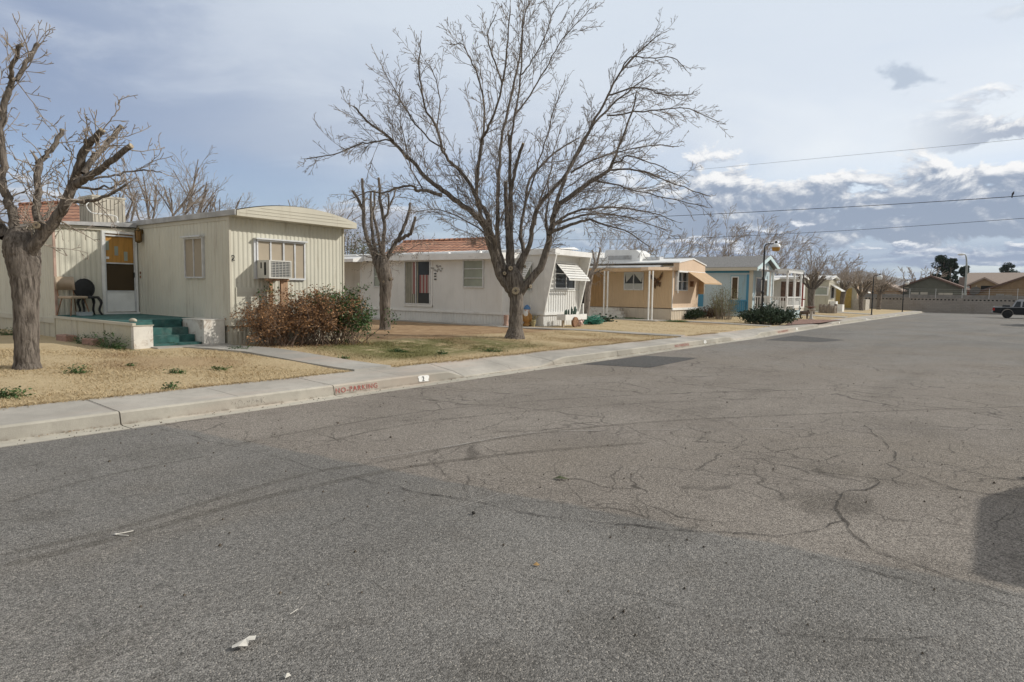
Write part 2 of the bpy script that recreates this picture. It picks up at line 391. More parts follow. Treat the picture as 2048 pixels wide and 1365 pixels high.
# ------------------------------------------------------------------ ground, street, kerb, sidewalk, lawn
DESERT = M('desert_soil', (.30, .24, .17), .95, .2, .05)
grid('ground', [-4500, -300, -60, 0, 50, 100, 400, 4500], [-4500, -300, -15, 0, 41, 300, 4500], lambda x, y: base(x)-.25, DESERT)
xs = sorted(set(frange(-40, 25, 1.5)+frange(25, 99, 2)))
g = grid('road', xs, [0, 1], lambda x, y: 0, ASPH)
me = g.data
for i, x in enumerate(xs):
    for j in range(2):
        y = YG+.03+off(x) if j else -16.; me.vertices[i*2+j].co = (x, y, base(x))
DIPS = [(8.3, 8.8, 11.2, 12.1), (22.6, 23.4, 25.6, 26.6), (37.5, 38.3, 41, 42), (52, 53, 55.5, 56.5), (66, 67, 69.5, 70.5)]
def kh(x):
    h = .155
    for a, b, c, d in DIPS:
        if a <= x <= d: h = .155-.128*(sstep(a, b, x)*(1-sstep(c, d, x)))
    return h
def sweep(name, x0, x1, prof, mat, step=.5, gaps=()):
    """prof(x) -> list of (y, z above road); cut into slabs at the gaps"""
    mb = MB(); cuts = [x0]+[g_ for g_ in gaps if x0 < g_ < x1]+[x1]
    for a, b in zip(cuts, cuts[1:]):
        ss = frange(a+(.007 if a != x0 else 0), b-(.007 if b != x1 else 0), step); vs = []; k = 0
        for x in ss:
            p = prof(x); k = len(p); vs += [(x, y+off(x), base(x)+z) for y, z in p]
        n = len(ss); fs = [(i*k+j, (i+1)*k+j, (i+1)*k+j+1, i*k+j+1) for i in range(n-1) for j in range(k-1)]
        fs += [tuple(range(k)), tuple((n-1)*k+j for j in range(k))[::-1]]
        mb.add(vs, fs)
    o = mb.build(name, mat); o['kind'] = 'structure'; return o
gaps = [3.02+2.88*i for i in range(-14, 33)]
def kerbprof(x):
    h = kh(x); return [(7.86, -.12), (YG-.02, -.12), (YG-.02, .006), (YK-.06, .004), (YK-.012, .014), (YK+.012, h-.02), (YK+.03, h-.004), (7.86, h)]
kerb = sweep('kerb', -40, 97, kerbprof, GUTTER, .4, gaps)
sweep('sidewalk', -40, 97, lambda x: [(7.861, -.1), (7.861, kh(x)-.001), (8.1, max(kh(x)+.006, kh(x)*.55+.08 if kh(x) < .15 else 0)), (YS, .185), (YS, -.1)], CONC, .4, gaps)
lx = sorted(set(frange(-40, 0, 2)+frange(0, 28, .4)+frange(28, 98, 1.4)))
ly = [YS-.0, YS+.02]+frange(YS+.25, 15, .35)+frange(15.5, 60, 3)
lw = grid('lawn', lx, ly, lambda x, y: gz(x, y+off(x))-(.03 if y <= YS+.001 else 0)+(math.sin(x*1.7+y*2.1)+math.sin(x*3.1-y*1.3))*.008*sstep(YS, YS+1, y), LAWN)
for v in lw.data.vertices: v.co.y += off(v.co.x)
def path(name, pts, w, mat=CONC2, lift=.03):
    """concrete walk: a slab following the lawn"""
    mb = MB(); P = []
    for (a, b) in zip(pts, pts[1:]):
        n = max(2, int(math.dist(a, b)/.4))
        P += [(lerp(a[0], b[0], i/n), lerp(a[1], b[1], i/n)) for i in range(n)]
    P.append(pts[-1]); vs = []
    for i, p in enumerate(P):
        q0 = P[max(0, i-1)]; q1 = P[min(len(P)-1, i+1)]; d = Vector((q1[0]-q0[0], q1[1]-q0[1])).normalized(); nx, ny = -d.y, d.x
        for sgn, dz in ((-1, -.1), (-1, 0), (1, 0), (1, -.1)):
            x, y = p[0]+nx*w/2*sgn, p[1]+ny*w/2*sgn; vs.append((x, y, gz(x, y)+lift+dz if dz == 0 else gz(x, y)+dz))
    n = len(P); fs = [(i*4+j, (i+1)*4+j, (i+1)*4+j+1, i*4+j+1) for i in range(n-1) for j in range(3)]
    fs += [(0, 1, 2, 3), tuple((n-1)*4+j for j in range(4))[::-1]]
    o = mb.add(vs, fs).build(name, mat); o['kind'] = 'structure'; return o
path('path', [(7.45, YS+.0), (7.3, 12.0), (6.9, 13.3), (6.6, 13.95)], .85)
path('path', [(5.9, 13.62), (7.45, 13.62)], .5, lift=.034)
path('path', [(20.9, YS+.0), (20.2, 12.2), (19.3, 15.3)], .75)
path('path', [(19.4, 15.35), (19.4, 24.5)], .6, lift=.034)
path('path', [(32.0, YS+.3), (31.6, 11.4), (30.6, 14.2)], .9)
path('path', [(30.6, 14.0), (30.2, 21)], 1.6, lift=.034)
path('path', [(52.8, 9.6), (52.2, 15)], 3.0); path('path', [(66.5, 10), (66, 16)], 3.0)
gp = MB(); pts = [gr(1590, 640, .2), gr(1685, 640, .2), gr(1640, 646, .2), gr(1570, 651, .2)]
gp.add([(p.x, p.y, gz(p.x, p.y)+.03) for p in pts], [(0, 1, 2, 3)])
gp.build('gravel_bed', M('red_gravel', (.25, .15, .12), .95, .4, 40, bmp=.02))['kind'] = 'structure'
def sheet(name, pxs, mat, lift=.005):
    mb = MB(); pts = [gr(*p) for p in pxs]
    mb.add([(p.x, min(p.y, YG+off(p.x)-.02), base(p.x)+lift) for p in pts], [tuple(range(len(pts)))])
    o = mb.build(name, mat); o['kind'] = 'structure'; return o
sheet('asphalt_patch', [(1162, 729), (1290, 712), (1395, 717), (1300, 736)], ASPH_P)
sheet('asphalt_patch', [(1530, 681), (1590, 671.5), (1690, 681), (1640, 685)], ASPH_P)
def ribbon(mb, pts, w, lift, jit=0., wj=0.):
    P = []
    for a, b in zip(pts, pts[1:]):
        n = max(1, int((b-a).length/.09)) if jit else max(1, int((b-a).length/.25))
        P += [a.lerp(b, i/n) for i in range(n)]
    P.append(pts[-1]); vs = []
    jx = jy = 0
    for i, p in enumerate(P):
        d = (P[min(i+1, len(P)-1)]-P[max(i-1, 0)]); d.z = 0; d.normalize()
        jx = jx*.7+rnd.gauss(0, jit); jy = jy*.7+rnd.gauss(0, jit)
        ww = w*(1+rnd.uniform(-wj, wj))*(.25 if i in (0, len(P)-1) else 1)
        for s_ in (-1, 1): vs.append((p.x+jx-d.y*ww/2*s_, p.y+jy+d.x*ww/2*s_, base(p.x)+lift))
    mb.add(vs, [(2*i, 2*i+1, 2*i+3, 2*i+2) for i in range(len(P)-1)])
def smooth(pts, k=6):
    out = []; n = len(pts)
    for i in range(n-1):
        p0, p1, p2, p3 = pts[max(i-1, 0)], pts[i], pts[i+1], pts[min(i+2, n-1)]
        for j in range(k):
            t = j/k; out.append(.5*((2*p1)+(p2-p0)*t+(2*p0-5*p1+4*p2-p3)*t*t+(3*p1-p0-3*p2+p3)*t**3))
    out.append(pts[-1]); return out
def gpts(l): return [gr(*p) for p in l]
tm = MB()
for l, w in ((((0, 1112), (250, 1055), (480, 985), (640, 943), (760, 925), (1000, 878), (1300, 845), (1700, 826), (2100, 812)), .07), (((0, 1135), (260, 1070), (500, 1003), (700, 958), (850, 930), (1060, 905), (1300, 886)), .09),
             (((455, 893), (640, 858), (900, 818), (1250, 792), (1700, 778)), .05), (((640, 888), (850, 845), (1200, 812), (1600, 795)), .05), (((0, 1010), (200, 955), (420, 912)), .05)):
    ribbon(tm, smooth(gpts(l)), w, .004)
tm.build('tyre_marks', TYRE_MARK)['kind'] = 'structure'
ck = MB()
for l, w in ((((700, 955), (830, 985), (960, 1010), (1080, 1035), (1200, 1050), (1330, 1057), (1440, 1063), (1560, 1075), (1640, 1062), (1690, 1040)), .018), (((1690, 985), (1670, 1020), (1690, 1060), (1740, 1100), (1850, 1135), (1915, 1160), (1960, 1168), (2060, 1195)), .017),
             (((1780, 930), (1830, 950), (1900, 978), (1980, 990), (2080, 997)), .018), (((1690, 985), (1740, 975), (1760, 965), (1740, 945)), .02), (((1760, 965), (1860, 975), (1940, 985)), .012), (((1390, 1225), (1470, 1240), (1540, 1240), (1560, 1262), (1640, 1268), (1740, 1272), (1900, 1275)), .007),
             (((290, 852), (480, 895), (700, 955)), .008), (((1060, 1155), (1300, 1205), (1390, 1225)), .007), (((1730, 850), (1780, 895), (1800, 930)), .012), (((1560, 1100), (1700, 1130), (1900, 1185), (2050, 1222)), .012),
             (((700, 1100), (730, 1150), (780, 1190), (790, 1240)), .006), (((860, 930), (930, 965), (945, 1000)), .008), (((1240, 1040), (1180, 1000), (1080, 975)), .007), (((1500, 905), (1620, 930), (1700, 905), (1790, 905)), .009), (((560, 1085), (690, 1040), (780, 1060)), .006)):
    ribbon(ck, gpts(l), w*.8, .0065, .014, .85)
ck.build('asphalt_cracks', CRACK)['kind'] = 'structure'
sc = MB()
for l, w in ((((735, 920), (900, 895), (1060, 868), (1250, 862), (1700, 858), (2100, 860)), .022), (((900, 1022), (960, 1003), (1000, 988)), .012)): ribbon(sc, smooth(gpts(l)), w, .009, .003, .8)
sc.build('tyre_scrapes', SCRAPE)['kind'] = 'structure'
pl = MB(); P = gr(2040, 660)
for x0 in (40, 46.5, 60): pl.box(x0, x0+.12, -5.5, -.55, base(x0)-.01, base(x0)+.006)
pl.build('parking_lines', WHITEPAINT)['kind'] = 'structure'
# grit and dark crumbs on the street and along the gutter
st = MB()
for i in range(900):
    if i < 500: x = rnd.uniform(1.5, 30)**1.; y = YG+off(x)+rnd.gauss(.1, .09)
    else: x = rnd.uniform(1.2, 14); y = rnd.uniform(-.5, 7.4)
    r = rnd.uniform(.004, .011)*(1.6 if rnd.random() < .06 else 1); z = base(x)+.004
    st.add([(x+r, y, z), (x-r*.6, y+r, z), (x-r*.7, y-r*.8, z), (x, y, z+r*1.1)], [(0, 1, 3), (1, 2, 3), (2, 0, 3), (0, 2, 1)])
tag(st.build('road_grit', M('dark_grit', (.10, .08, .06), .9, .6, 60)), kind='stuff')
dl = MB()
for i in range(700):
    x = rnd.choice([rnd.gauss(2.4, .5), rnd.uniform(1, 30), rnd.gauss(9.6, .6), rnd.gauss(14, 1.6), rnd.uniform(10, 30)]); y = YG+off(x)+rnd.uniform(.14, .24); z = base(x)+.012+rnd.random()*.012
    a = rnd.uniform(0, 6.28); l = rnd.uniform(.01, .03)
    dl.add([(x, y, z), (x+l*math.cos(a), y+l*math.sin(a), z+.008), (x+l*.5*math.cos(a+.8), y+l*.5*math.sin(a+.8), z+.004)], [(0, 1, 2)])
tag(dl.build('gutter_leaf_litter', M('dry_leaf_litter', (.22, .13, .065), .9, .4, 30)), kind='stuff')

# lettering
def text(name, s, size, mat, parent, loc, rot=(R(90), 0, 0), sx=1., ext=.001, bold=0.):
    cu = bpy.data.curves.new(name, 'FONT'); cu.body = s; cu.size = size; cu.extrude = ext; cu.offset = bold; cu.space_character = 1.22 if len(s) > 2 else 1.
    o = bpy.data.objects.new(name+'_tmp', cu); COL.objects.link(o); bpy.context.view_layer.update()
    me = bpy.data.meshes.new_from_object(o.evaluated_get(bpy.context.evaluated_depsgraph_get()))
    bpy.data.objects.remove(o); bpy.data.curves.remove(cu); me.materials.clear(); me.materials.append(mat)
    t = bpy.data.objects.new(name, me); COL.objects.link(t)
    if parent: t.parent = parent; loc = Vector(loc)-worldloc(parent)
    t.location = loc; t.rotation_euler = rot; t.scale = (sx, 1, 1); return t
def kerbtext(s, px0, px1, py, size, mat, name='stencil_lettering'):
    a = ply(px0, py, YK-.012+0.); b = ply(px1, py, YK); x = a.x
    o = off(x); t = text(name, s, size, mat, kerb, (x, YK-.014+o, base(x)+.035), (R(83), 0, math.atan((off(x+1)-off(x)))), 1, .001, size*.022)
    w = t.dimensions.x if False else max(v.co.x for v in t.data.vertices); t.scale = ((b.x-a.x)/w, 1, 1); return t
kerbtext('NO-PARKING', 671, 754, 778, .105, REDPAINT); kerbtext('NO-PARK', 462, 530, 800, .115, FADED)
kerbtext('NO-PARKING', 1350, 1377, 691, .11, REDPAINT); kerbtext('NO-PARKING', 1562, 1584, 660, .10, REDPAINT)
def kpatch(px, py, s, w=.17):
    x = ply(px, py, YK).x; o = off(x); mb = MB(); y = YK+o; z = base(x)
    n = 14; outl = []
    for i in range(n):
        a = 2*math.pi*i/n; rr = 1+rnd.uniform(-.14, .1); outl.append((x+max(-1, min(1, 1.35*math.cos(a)))*w/2*rr, z+.085+max(-1, min(1, 1.35*math.sin(a)))*.05*rr))
    mb.prism([(a, y-.020+(b-z-.02)*.19, b) for a, b in outl], (0, .012, 0))
    p = mb.build('number_patch', WHITEPAINT, kerb)
    if s: text('number', s, .11, BLACK, p, (x-.045, y-.021, z+.048), (R(80), 0, 0))
kpatch(847, 757, '2', .24); kpatch(1410, 684, '1', .2); kpatch(1604, 656, '', .2); kpatch(1697, 642, '', .22); kpatch(1753, 634, '', .22)

# ------------------------------------------------------------------ parts shared by the homes
def window(root, ax, pl, a0, a1, z0, z1, glass, frame=ALU, fw=.04, proud=.045, mull=(), bars=(), name='window', inset=0.012, hood=False):
    a0, a1 = min(a0, a1), max(a0, a1); mb = MB()
    fbox(mb, ax, a0, a0+fw, z0, z1, pl, -.02, proud); fbox(mb, ax, a1-fw, a1, z0, z1, pl, -.02, proud)
    fbox(mb, ax, a0+fw, a1-fw, z0, z0+fw, pl, -.02, proud); fbox(mb, ax, a0+fw, a1-fw, z1-fw, z1, pl, -.02, proud)
    for f in mull: m = lerp(a0, a1, f); fbox(mb, ax, m-fw*.35, m+fw*.35, z0+fw, z1-fw, pl, -.02, proud-.006)
    for f in bars: m = lerp(z0, z1, f); fbox(mb, ax, a0+fw, a1-fw, m-fw*.3, m+fw*.3, pl, -.02, proud-.009)
    if hood: fbox(mb, ax, a0-.03, a1+.03, z1, z1+.035, pl, -.02, proud+.07)
    w = mb.build(name, frame, root)
    g = MB(); fbox(g, ax, a0+fw, a1-fw, z0+fw, z1-fw, pl, -.01, inset); g.build('pane', glass, w); return w
def awning(root, ax, pl, a0, a1, ztop, zbot, out, mat, slat=True, name='awning', sides=False):
    a0, a1 = min(a0, a1), max(a0, a1); mb = MB(); n = 7 if slat else 1
    for i in range(n):
        t0, t1 = i/n, (i+(.6 if slat else 1))/n
        for (o_, z_) in ((0, 0),):
            P = [(lerp(.03, out, t0), lerp(ztop, zbot, t0)), (lerp(.03, out, t1), lerp(ztop, zbot, t1))]
            dz = .02
            v = [fp(ax, a, o, z+d, pl) for d in (-dz, 0) for (o, z) in P for a in (a0, a1)]
            mb.hexa(v)
    if slat:
        for a in (a0+.05, a1-.08):
            v = [fp(ax, a+da, o, z-d, pl) for d in (.05, .021) for (o, z) in ((.03, ztop), (out, zbot)) for da in (0, .03)]
            mb.hexa(v)
    fbox(mb, ax, a0, a1, zbot-.07, zbot-.003, pl, out-.02, out+.004)
    return mb.build(name, mat, root)
def steps(mb, ax, pl, a0, a1, ztop, zbot, n, run):
    h = (ztop-zbot)/n
    for i in range(n): fbox(mb, ax, a0, a1, zbot-.1, zbot+h*(n-i), pl, run*i, run*(i+1))
    return mb
def chair_group(*a): pass

# ================================================================== home with the green deck (nearest)
X0, X1, Y0, YI, YB = 7.48, 10.49, 13.45, 17.95, 29.
h1 = thing('mobile_home', 'cream ribbed mobile home with bowed front roof, number 2 and a window air conditioner', 'mobile home', (X0, Y0, .2))
ZW0, ZW1 = .80, 3.02
w = MB(); ribwall(w, 'y', X0, Y0, YI+.02, ZW0, 3.05, .155, .009, 'groove'); w.mi = 0
ribwall(w, 'x', Y0, X0, X1, ZW0, ZW1+.03, .108, .010, 'wide')
w.quad((X1, Y0, ZW0), (X1, YB, ZW0), (X1, YB, 3.05), (X1, Y0, 3.05)); w.quad((X0, YB, .0), (X1, YB, .0), (X1, YB, 3.05), (X0, YB, 3.05))
w.build('wall', CREAM, h1)
tr = MB(); tr.box(X0-.018, X0+.03, Y0-.018, Y0+.03, ZW0, ZW1+.05); tr.box(X1-.03, X1+.016, Y0-.018, Y0+.03, ZW0, ZW1+.02)
tr.box(X0-.022, X0-.001, Y0-.02, YI, ZW0-.12, ZW0+.005); tr.box(X0, X1, Y0-.022, Y0-.001, ZW0-.12, ZW0+.005)
tr.box(X0-.014, X0-.0005, Y0+.03, YI, 2.96, 3.05)
tr.build('corner_trim', CREAM_TRIM, h1)
sk = MB(); ribwall(sk, 'x', Y0+.03, X0+.01, X1, .0, ZW0-.1, .108, .016, 'wide'); ribwall(sk, 'y', X0+.03, Y0+.03, YI, .0, ZW0-.1, .155, .012)
sk.quad((X1-.02, Y0, 0), (X1-.02, YB, 0), (X1-.02, YB, ZW0), (X1-.02, Y0, ZW0)); sk.build('skirting', CREAM_TRIM, h1)
# bowed roof with its thick front fascia
def bow(t): return .22*(1-(2*t-1)**2)
nb = 14; ov = .36
ro = MB(); A = []; 
for y in (Y0-ov+.02, YB+.1):
    for i in range(nb+1):
        t = i/nb; A.append((lerp(X0-.05, X1+.05, t), y, 3.16+bow(t)))
ro.add(A, [(i, i+1, nb+2+i, nb+1+i) for i in range(nb)])
ro.add([(p[0], p[1], p[2]-.03) for p in A], [(i, i+1, nb+2+i, nb+1+i) for i in range(nb)])
ro.box(X0-.06, X0-.03, Y0-ov+.02, YI+.3, 3.05, 3.165); ro.box(X1+.03, X1+.06, Y0-ov+.02, YB, 3.05, 3.165)
ro.build('roof', GREY_ROOF, h1)
fa = MB(); poly = [(lerp(X0-.02, X1+.14, 0), Y0-ov, 3.035)]+[(lerp(X0-.02, X1+.14, i/nb), Y0-ov, 3.15+bow(i/nb)*1.0) for i in range(nb+1)]+[(X1+.14, Y0-ov, 3.015)]
fa.prism(poly, (0, ov-.02, 0))
for z in (3.10, 3.17, 3.24): # shallow lap lines of the fascia sheet
    t0 = max(0, .5-.5*math.sqrt(max(0, 1-(z+.03-3.15)/.22))) if z > 3.15 else 0
    fa.box(lerp(X0, X1, t0)+.05, lerp(X1, X0, t0)-.0, Y0-ov-.008, Y0-ov+.01, z, z+.012)
fa.build('fascia', CREAM_TRIM, h1)
fr = MB(); fr.box(X0-.045, X0-.002, Y0, YI+.1, 3.06, 3.16); fr.build('eave_board', CREAM_TRIM, h1)
# side room with the door
XA = 5.64
wa = MB(); ribwall(wa, 'x', YI, XA, X0, .62, 2.93, .118, .012, 'wide', zt=lambda a: lerp(2.91, 2.99, (a-XA)/(X0-XA))); ribwall(wa, 'y', XA, YI, YB, .70, 2.92, .155, .009)
wa.build('side_room_wall', CREAM, h1)
tb = MB(); tb.box(XA-.02, XA+.03, YI-.025, YI+.02, .6, 2.92); tb.build('side_room_trim', M('faded_pink_trim', (.46, .32, .26), .7, .2, 4), h1)
sb = MB(); sb.box(XA-.02, XA+.01, YI-.02, YB, .60, .72); sb.build('side_room_belt', CREAM_TRIM, h1)
s2 = MB(); ribwall(s2, 'y', XA+.02, YI+.02, YB, .0, .6, .6, .01, 'groove'); s2.build('side_room_skirting', siding('stained_skirting', (.55, .51, .40), (.14, .09, .06), .7), h1)
r2 = MB(); r2.hexa([(XA-.1, YI-.14, 2.93), (X0-.05, YI-.14, 3.0), (XA-.1, YB, 2.93), (X0-.05, YB, 3.0), (XA-.1, YI-.14, 3.0), (X0-.05, YI-.14, 3.11), (XA-.1, YB, 3.05), (X0-.05, YB, 3.16)])
r2.build('side_room_roof', GREY_ROOF, h1)
r3 = MB(); r3.box(XA-.09, X0-.03, YI-.05, YI-.002, 2.87, 2.945); r3.build('side_room_fascia', CREAM_TRIM, h1)
# storm door
da0, dz1 = wpt('x', YI, 201, 461); da1, dz0 = wpt('x', YI, 275.5, 621); dz0 = .84
df = MB(); FWD_ = .045
fbox(df, 'x', da0, da0+FWD_, dz0, dz1, YI, 0, .07); fbox(df, 'x', da1-FWD_, da1, dz0, dz1, YI, 0, .07); fbox(df, 'x', da0+FWD_, da1-FWD_, dz1-.06, dz1, YI, 0, .07); fbox(df, 'x', da0-.02, da1+.02, dz0-.04, dz0, YI, 0, .1)
fbox(df, 'x', da0-.012, da0, dz0, dz1+.012, YI, 0, .05)
door = df.build('storm_door', WHITE, h1)
ia, ib = da0+FWD_+.004, da1-FWD_-.004; zk = dz0+.54; zm = lerp(zk, dz1-.1, .5)
ds = MB()
for a, b in ((ia, ia+.03), (ib-.03, ib)): fbox(ds, 'x', a, b, dz0+.02, dz1-.062, YI, .03, .06)
fbox(ds, 'x', ia+.035, ib-.035, zk-.03, zk+.012, YI, .03, .06); fbox(ds, 'x', ia+.035, ib-.035, zm-.015, zm+.015, YI, .03, .06); fbox(ds, 'x', ia+.035, ib-.035, dz1-.13, dz1-.095, YI, .03, .06)
ds.build('sash_frame', ALU, door)
k = MB(); fbox(k, 'x', ia+.035, ib-.035, dz0+.02, zk-.03, YI, .035, .052); k.build('kick_panel', WHITE, door)
k = MB(); fbox(k, 'x', ia, ib, zm, dz1-.07, YI, .001, .012); k.build('inner_door', ORANGE, door)
for i, (px, py) in enumerate(((214.5, 490), (233, 501), (252, 512))):
    a, z = wpt('x', YI, px, py); k = MB(); fbox(k, 'x', a-.055, a+.03, z-.13, z+.10, YI, .0125, .018); fo = k.build('door_light', GLASSG, door)
k = MB(); fbox(k, 'x', ia, ib, zk, zm, YI, .001, .02); k.build('lower_screen', GLASSB, door)
k = MB(); a, z = wpt('x', YI, 213.5, 516); fbox(k, 'x', a-.045, a+.045, z-.03, z+.03, YI, .0125, .026); k.build('sticker', WHITE, door)
k = MB(); fbox(k, 'x', ib-.05, ib-.03, zm-.35, zm-.22, YI, .058, .085); k.build('handle', BLACK, door)
# wall lantern, window, bell
a, z = wpt('y', X0, 286, 472)
lt = MB(); fbox(lt, 'y', a-.03, a+.03, z+.05, z+.14, X0, .0, .03); lt.lathe((X0-.11, a, z), [(.02, .2), (.03, .17), (.085, .13), (.09, .12), (.02, .12)], 8)
for i in range(6):
    t = i*math.pi/3; lt.tube([(X0-.11+.075*math.cos(t), a+.075*math.sin(t), z-.14), (X0-.11+.085*math.cos(t), a+.085*math.sin(t), z+.12)], .009, 4)
lt.lathe((X0-.11, a, z), [(.03, -.19), (.08, -.155), (.08, -.135)], 8); lt.box(X0-.11, X0, a-.012, a+.012, z+.13, z+.155)
lan = lt.build('wall_lantern', BRASS, h1); k = MB(); k.lathe((X0-.11, a, z), [(.055, -.13), (.065, .11)], 8); k.build('lantern_glass', glassmat('amber_glass', (.25, .14, .05), .2), lan)
b0, zt_ = wpt('y', X0, 371, 477); b1, zb_ = wpt('y', X0, 410, 557)
window(h1, 'y', X0, b0, b1, zb_, zt_, SCREEN, ALU, .035, .05, mull=(.5,), hood=True, inset=.02)
for py in (546, 554):
    a, z = wpt('y', X0, 281.5, py); k = MB(); fbox(k, 'y', a-.02, a+.02, z-.035, z+.03, X0, -.0, .02); k.build('doorbell' if py == 546 else 'switch_box', RUST, h1)
# front window with sun screens and the air conditioner in its lower left corner
b0, zt_ = wpt('x', Y0, 511, 479); b1, zb_ = wpt('x', Y0, 609, 561)
bm = lerp(b0, b1, .52)
wn = MB()
for a in (b0, lerp(b0, bm, .5), bm, lerp(bm, b1, .5), b1-.035): fbox(wn, 'x', a, a+.035, zb_, zt_, Y0, -.02, .05 if a not in (bm,) else .06)
fbox(wn, 'x', b0, b1, zt_-.035, zt_, Y0, -.02, .052); fbox(wn, 'x', bm, b1, zb_, zb_+.04, Y0, -.02, .058); zm_ = lerp(zb_, zt_, .43); fbox(wn, 'x', b0, bm, zm_-.02, zm_+.02, Y0, -.02, .06)
fbox(wn, 'x', b0-.05, b1+.02, zt_, zt_+.03, Y0, -.02, .13); fbox(wn, 'x', b0-.06, b0-.0, zb_, zt_, Y0, -.01, .03)
wo = wn.build('window', ALU, h1)
k = MB(); fbox(k, 'x', b0+.02, b1-.02, zm_, zt_-.02, Y0, -.01, .03); fbox(k, 'x', bm, b1-.02, zb_+.02, zm_, Y0, -.01, .03); k.build('sun_screen', SCREEN, wo)
k = MB(); fbox(k, 'x', b0+.02, bm, zb_, zm_, Y0, -.01, .034); k.build('filler_panel', M('grey_filler_board', (.36, .36, .35), .7, .1, 5), wo)
ac0, acz0 = wpt('x', Y0-.42, 545, 559); ac1, acz1 = wpt('x', Y0-.42, 577, 527)
ac0 = b0+.0; ac1 = ac0+.56; acz0, acz1 = zb_+.02, zb_+.42; YA = Y0-.50
ac = MB()
ac.box(ac0, ac1, YA+.02, Y0-.035, acz0, acz1); ac.box(ac0, ac0+.045, YA-.02, YA+.02, acz0, acz1); ac.box(ac1-.03, ac1, YA-.02, YA+.02, acz0, acz1); ac.box(ac0+.045, ac1-.03, YA-.02, YA+.02, acz0, acz0+.03); ac.box(ac0+.045, ac1-.03, YA-.02, YA+.02, acz1-.03, acz1)
aco = ac.build('air_conditioner', PLASTIC, h1)
k = MB(); k.box(ac0+.045, ac1-.03, YA+.0, YA+.018, acz0+.03, acz1-.03); k.build('coil_face', M('dark_grey_coil', (.10, .11, .12), .6, .2, 30), aco)
k = MB()
for i in range(9): z = lerp(acz0+.05, acz1-.06, i/8); k.box(ac0+.05, ac1-.034, YA-.015, YA-.001, z, z+.009)
for i in range(6): x = lerp(ac0+.07, ac1-.06, i/5); k.box(x, x+.008, YA-.012, YA-.002, acz0+.03, acz1-.03)
k.build('grille', PLASTIC, aco)
k = MB(); k.box(ac0-.006, ac0+.01, YA+.10, YA+.17, acz0+.07, acz1-.05); k.box(ac0-.006, ac0+.01, YA+.27, YA+.31, acz0+.22, acz1-.05); k.build('side_vent', DARK, aco)
k = MB(); k.box(ac0+.10, ac0+.16, YA+.1, YA+.16, .2, acz0); k.box(ac0+.38, ac0+.5, YA+.12, YA+.18, .2, acz0); k.box(ac1-.06, ac1-.01, YA+.12, YA+.17, .2, acz0); k.box(ac0+.02, ac1, YA+.08, YA+.2, acz0-.05, acz0-.001)
k.build('support_stand', M('rust_stained_timber', (.42, .27, .17), .8, .25, 5, (4, 4, 1), dirt=(.2, .07, .03), dirtamt=.7), aco)
k = MB(); fbox(k, 'x', X0+.12, X0+1.0, .98, 1.52, Y0, .0, .018)
for i in range(4): fbox(k, 'x', X0+.12, X0+1.0, 1.05+.12*i, 1.06+.12*i, Y0, .018, .022)
k.build('patch_panel', CREAM, h1)
text('house_number', '2', .17, BLACK, h1, (X0+.02, Y0-.02, 2.10), (R(90), R(4), 0), 1, .004, .002)
# cooler on the roof
cx0, cx1, cy0, cy1 = 7.05, 7.85, 19.5, 20.4
k = MB(); k.box(cx0, cx1, cy0, cy1, 3.14, 3.86); k.box(cx0-.02, cx1+.02, cy0-.02, cy1+.02, 3.861, 3.91)
for i in range(8): x = lerp(cx0+.05, cx1-.07, i/7); k.box(x, x+.02, cy0-.018, cy0-.001, 3.2, 3.83)
for i in range(8): y = lerp(cy0+.05, cy1-.07, i/7); k.box(cx0-.018, cx0-.001, y, y+.02, 3.2, 3.83)
co_ = k.build('evaporative_cooler', COOLER, h1)
k = MB(); k.tube(smooth([Vector(p) for p in ((cx0-.05, cy0-.1, 3.75), (cx0-.2, cy0-.15, 3.6), (cx0-.1, cy0-.2, 3.42), (cx0+.2, cy0-.25, 3.4), (cx0+.45, cy0-.3, 3.36), (cx0+.48, cy0-.3, 3.2))]), .013, 5); k.box(cx0+.45, cx0+.51, cy0-.33, cy0-.27, 3.13, 3.24); k.build('water_line', WHITE, co_)
# green carpeted deck with plank skirting, peeling end post and steps
dk = thing('porch_deck', 'wooden porch deck with green carpet, plank skirting and three carpeted steps', 'deck', (6.5, 15.8, .2))
YF = 13.66; ZD = .80
d = MB(); d.box(XA-.02, X0-.024, YF+.95, YI-.003, ZD-.05, ZD); d.box(XA-.02, 5.95, YF+.02, YF+.95, ZD-.05, ZD-.001); d.box(5.96, 6.97, YF+.952, YF+.975, .1, ZD-.051); d.build('carpet', CARPET, dk)
d = MB(); steps(d, 'x', YF+.95, 5.96, 6.97, ZD-.005-.16, .2, 3, .29); s_ = d.build('steps', CARPET, dk)
d = MB(); ribwall(d, 'y', XA-.05, YF+.05, YI-.04, .1, ZD-.07, .155, .006); 
for y in (YI-.06, 16.55, 15.1): d.box(XA-.062, XA-.049, y, y+.012, .15, ZD-.07)
d.build('skirt_boards', siding('weathered_skirt_boards', (.56, .53, .42), (.12, .08, .05), .75), dk)
d = MB(); d.box(XA-.085, XA+.32, YF-.02, YI-.03, ZD-.065, ZD-.052); d.box(XA-.085, XA-.022, YF-.02, YI-.03, ZD-.052, ZD-.01); d.build('edge_board', CREAM_TRIM, dk)
d = MB(); d.box(XA-.06, 5.945, YF, YF+.12, .08, ZD-.066); d.build('end_post', PEEL, dk)
d = MB(); d.box(6.985, X0-.03, YF, YF+.93, .08, ZD+.0); d.box(6.975, X0-.028, YF-.008, YF+.94, ZD+.001, ZD+.02); d.build('cheek_wall', PEEL, dk)
